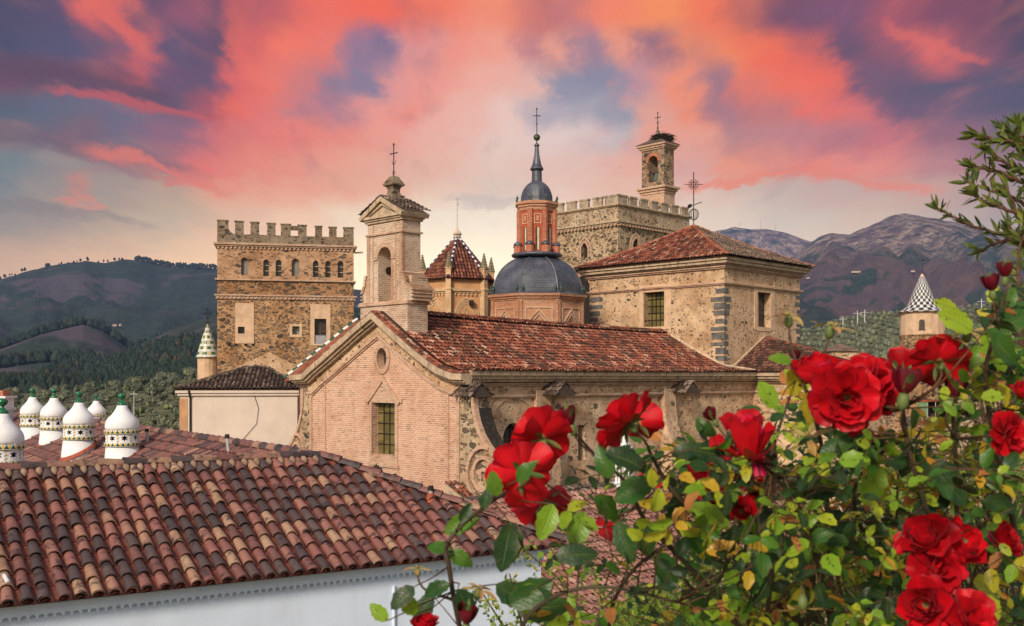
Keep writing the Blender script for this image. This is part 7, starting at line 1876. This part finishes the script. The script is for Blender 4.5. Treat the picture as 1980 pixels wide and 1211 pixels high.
while cnt < 700:
    px = 1040+(1990-1040)*g.random()**.85; py = g.uniform(560, 1240); tp = interp(TOP, px)
    if py < tp: continue
    if px < 1300 and g.random() < .5: continue
    if any(abs(px-b[0]) < b[2]*.45 and abs(py-b[1]) < b[2]*.42 for b in BL): 
        D = g.uniform(1.6, 2.0)
    else: D = g.choice([g.uniform(1.3, 1.6), g.uniform(1.5, 2.3), g.uniform(1.7, 2.3)])
    compound(pt(px, py, D), D, g.choice([3, 5, 5]), g.uniform(.020, .036)); cnt += 1
# leaves singled out in the photo: px, py of base, angle (degrees, screen), length px, colour
LV = [(925,1000,200,85,.5),(935,985,80,45,.2),(890,1010,60,50,.12),(985,1010,-85,90,.25),(870,1065,165,55,.45),(868,1068,-25,62,.48),(985,1020,-100,100,.15),(1068,975,-110,85,.6),(1075,1010,20,55,.1),(960,960,100,60,.5),(1000,930,50,60,.45),
      (870,1130,-160,70,.3),(885,1140,-60,72,.15),(835,1150,-120,80,.1),(800,1135,-140,70,.12),(750,1200,140,55,.62),(800,1190,110,60,.6),(960,1130,-35,85,.2),(985,1170,30,110,.3),(1000,1180,10,120,.35),(1075,1075,5,95,.1),(1130,990,-110,85,.55),(1150,960,-40,85,.45),(1180,925,110,80,.4),(1240,905,150,90,.05),(1260,930,-150,95,.35),(1300,880,20,80,.08),(1340,870,-10,85,.05),(1400,850,10,85,.02),(1430,870,-20,85,.03),
      (1240,1000,-80,95,.3),(1290,960,-60,90,.35),(1195,1010,-70,95,.28),(1270,1070,-60,90,.3),(1330,1030,-50,85,.42),(1400,1010,150,85,.6),(1430,1060,185,75,.93),(1440,1040,-30,60,.9),(1470,1100,40,70,.55),(1500,1050,-20,95,.35),(1520,1000,-160,95,.06),(1560,960,20,80,.08),(1590,930,170,90,.1),
      (1500,790,120,70,.62),(1530,700,165,55,.55),(1545,700,-100,80,.84),(1560,760,-80,75,.86),(1600,800,-30,60,.8),(1640,870,15,90,.05),(1650,850,-160,80,.3),(1760,860,-95,80,.12),(1790,890,-50,130,.18),(1700,900,-110,95,.6),(1700,1010,-100,100,.1),(1800,960,-120,85,.08),(1720,1020,-100,110,.65),(1560,1090,175,90,.25),(1640,1000,-160,100,.15),(1560,1150,-10,80,.3),(1640,1190,30,80,.2),
      (1640,1050,170,60,.3),(1880,870,-50,110,.2),(1900,970,-10,75,.3),(1880,1120,-30,80,.78),(1900,1150,-60,70,.76),(1860,720,60,70,.55),(1880,640,150,85,.66),(1905,640,-70,100,.62),(1915,650,-40,95,.4),(1930,640,30,90,.35),(1940,600,60,60,.45),(1905,700,-100,90,.70),(1930,740,-70,60,.82),(1960,690,-30,90,.35),(1975,600,180,70,.3),(1850,600,160,60,.7)]
for px, py, an, Lp, c in LV:
    Lp *= .88
    D = g.uniform(1.38, 1.55); b = pt(px, py, D); a = R(an); d = Vector((math.cos(a), g.uniform(-.35, .2), math.sin(a)))
    up = Vector((g.uniform(-.4, .4), -1, g.uniform(.2, .8))); L = Lp/F*D
    leaflet(ml, b, d, up, L, L*g.uniform(.52, .66), g.uniform(.1, .4), g.uniform(.0, .6), c, g, 8)
    q3 = nearest(b, False); mt.tube([q3, q3.lerp(b, .5)+rv(g, .004), b], [.0013, .0011, .0009], 4)
build_w(ml, 'foliage', MAT['leaf'], bush); build_w(mt, 'leaf_stalk', MAT['stem'], bush)

# fine leaved hedge behind and below the roses
hd = thing('hedge', 'dense fine leaved green and yellow hedge below the rose canes', 'hedge', (1.2, 3.2, -1.55))
HT = [(1180,1190),(1260,1140),(1340,1085),(1420,1075),(1500,1050),(1590,1080),(1625,1000),(1670,935),(1740,905),(1800,925),(1880,880),(1960,850),(2080,840),(2300,800)]
m = MB(); mtw = MB(); g = random.Random(31)
for _ in range(13500):
    px = g.uniform(1180, 2150); D = g.uniform(2.3, 4.1); tp = interp(HT, px)+18*noise.noise((px/38, D*2, 3))+14*noise.noise((px/13, D*4, 1))
    py = tp+(1420-tp)*g.random()**1.5
    p = pt(px, py, D); d = (rv(g)+Vector((0, -.3, .5))).normalized(); up = (rv(g, .7)+Vector((0, -.6, .8))).normalized()
    cl = .45+.4*noise.noise((p.x*3.2, p.y*3, p.z*4))+g.gauss(0, .16); L = g.uniform(.016, .032)
    quadleaf(m, p, d, up, L, L*.55, min(1, max(0, cl)))
for _ in range(260):
    px = g.uniform(1220, 2100); D = g.uniform(2.5, 3.9); tp = interp(HT, px)+10; p = pt(px, tp+g.uniform(-20, 200), D)
    q = p+Vector((g.uniform(-.15, .15), g.uniform(-.1, .1), -g.uniform(.25, .6))); mtw.tube([q, (p+q)/2+rv(g, .02), p], [.004, .003, .0012], 4)
build_w(m, 'foliage', MAT['leaf_small'], hd, False); build_w(mtw, 'twigs', MAT['bark'], hd)
# thin sprigs before the white wall
sp = thing('twiggy_shrub', 'thin sparse sprigs with tiny leaves before the white wall corner', 'shrub', (.25, 2.9, -1.75))
m = MB(); mtw = MB()
for path in ([(1200,1420),(1120,1215),(1090,1130),(1040,1085),(985,1040)], [(1180,1420),(1110,1215),(1120,1090),(1105,1000)], [(1060,1420),(1010,1215),(1000,1160),(985,1110)], [(1220,1420),(1170,1220),(1160,1140),(1130,1060)], [(1050,1420),(985,1230),(960,1190),(935,1150)], [(1120,1400),(1060,1230),(1045,1180),(1030,1120)]):
    D = g.uniform(2.5, 3.1); P = [pt(a, b, D+g.uniform(-.1, .1)) for a, b in path]; mtw.tube(P, [.006, .004, .003, .0022, .0012][:len(P)], 5)
    for i in range(1, len(P)-1):
        for k in range(16):
            t_ = k/16; p = P[i].lerp(P[i+1], t_)+rv(g, .012)
            for _ in range(3): L = g.uniform(.010, .022); quadleaf(m, p, rv(g), rv(g), L, L*.6, min(1, max(0, g.gauss(.6, .25))))
build_w(m, 'foliage', MAT['leaf_small'], sp, False); build_w(mtw, 'twigs', MAT['bark'], sp)

# evergreen branches reaching in at the upper right
tr = thing('evergreen_tree', 'evergreen tree with knobbly twigs and narrow leaves reaching in from the right edge', 'tree', (1.42, 2.6, -1.75))
D0_ = 2.55
BR = [[(2010,560),(1990,420),(1985,330),(1988,262)],[(2000,290),(1950,272),(1920,268),(1888,262)],[(1995,270),(1965,262),(1940,250)],[(1990,340),(1950,318),(1925,305),(1905,290)],[(1990,360),(1940,335),(1895,325),(1880,325)],[(1990,400),(1950,378),(1905,365),(1868,352)],
      [(1990,425),(1940,402),(1900,388),(1885,378)],[(1992,455),(1930,452),(1880,437),(1845,420),(1812,404)],[(1960,462),(1930,470),(1895,485)],[(2005,520),(1985,480),(1965,455),(1950,440)],[(1975,700),(1972,620),(1966,560),(1972,480),(1985,430)],[(2000,330),(1975,300),(1960,262),(1968,245)],[(2040,900),(1990,760),(1975,690),(1972,650)],[(2010,480),(1970,420),(1945,360)]]
m = MB(); mtw = MB(); g = random.Random(8)
trunk = MB(); trunk.tube([(1.45, 2.6, -1.8), (1.42, 2.58, -.9), (1.40, 2.56, -.2), (1.34, 2.55, .2), (1.31, 2.55, .7)], [.05, .042, .032, .022, .012], 8); build_w(trunk, 'trunk', MAT['bark'], tr)
for bi, path in enumerate(BR):
    Dd = D0_+g.uniform(-.12, .2); P = [pt(a, b, Dd) for a, b in path]; out = []
    for i in range(len(P)-1):
        for k in range(8): out.append(P[i].lerp(P[i+1], k/8)+rv(g, .0015))
    out.append(P[-1]); n = len(out); mb_ = MB(); mb_.tube(out, [.0055-.0037*i/n for i in range(n)], 5)
    for i in range(n):
        for _ in range(2):
            d = rv(g).normalized(); mb_.tube([out[i], out[i]+d*.007], [.0022, .0008], 3)
    build_w(mb_, 'branch', MAT['branch'], tr)
    for i in range(n):
        f = i/n; tipd = (out[min(n-1, i+1)]-out[max(0, i-1)]).normalized()
        cl = noise.noise((i*.7, bi*3.3, 1)) > -.05 or f > .88
        if not cl: continue
        for _ in range(2 if f < .9 else 4):
            d = (tipd*.8+rv(g, .6)+Vector((-.1, 0, .25))).normalized(); L = g.uniform(.03, .052)
            leaflet(m, out[i], d, rv(g).normalized(), L, L*.24, .2, g.uniform(-.2, .5), min(1, max(0, g.gauss(.45, .25))), g, 4, 0)
for _ in range(90):
    px, py = g.gauss(1976, 10), g.uniform(262, 720)
    if 560 < py < 640 and px < 1955: continue
    b = pt(px, py, g.uniform(2.45, 2.8)); L = g.uniform(.03, .05); leaflet(m, b, (rv(g, .8)+Vector((-.3, 0, .5))).normalized(), rv(g).normalized(), L, L*.25, .2, .2, min(1, max(0, g.gauss(.4, .25))), g, 4, 0)
build_w(m, 'foliage', MAT['leaf_tree'], tr)
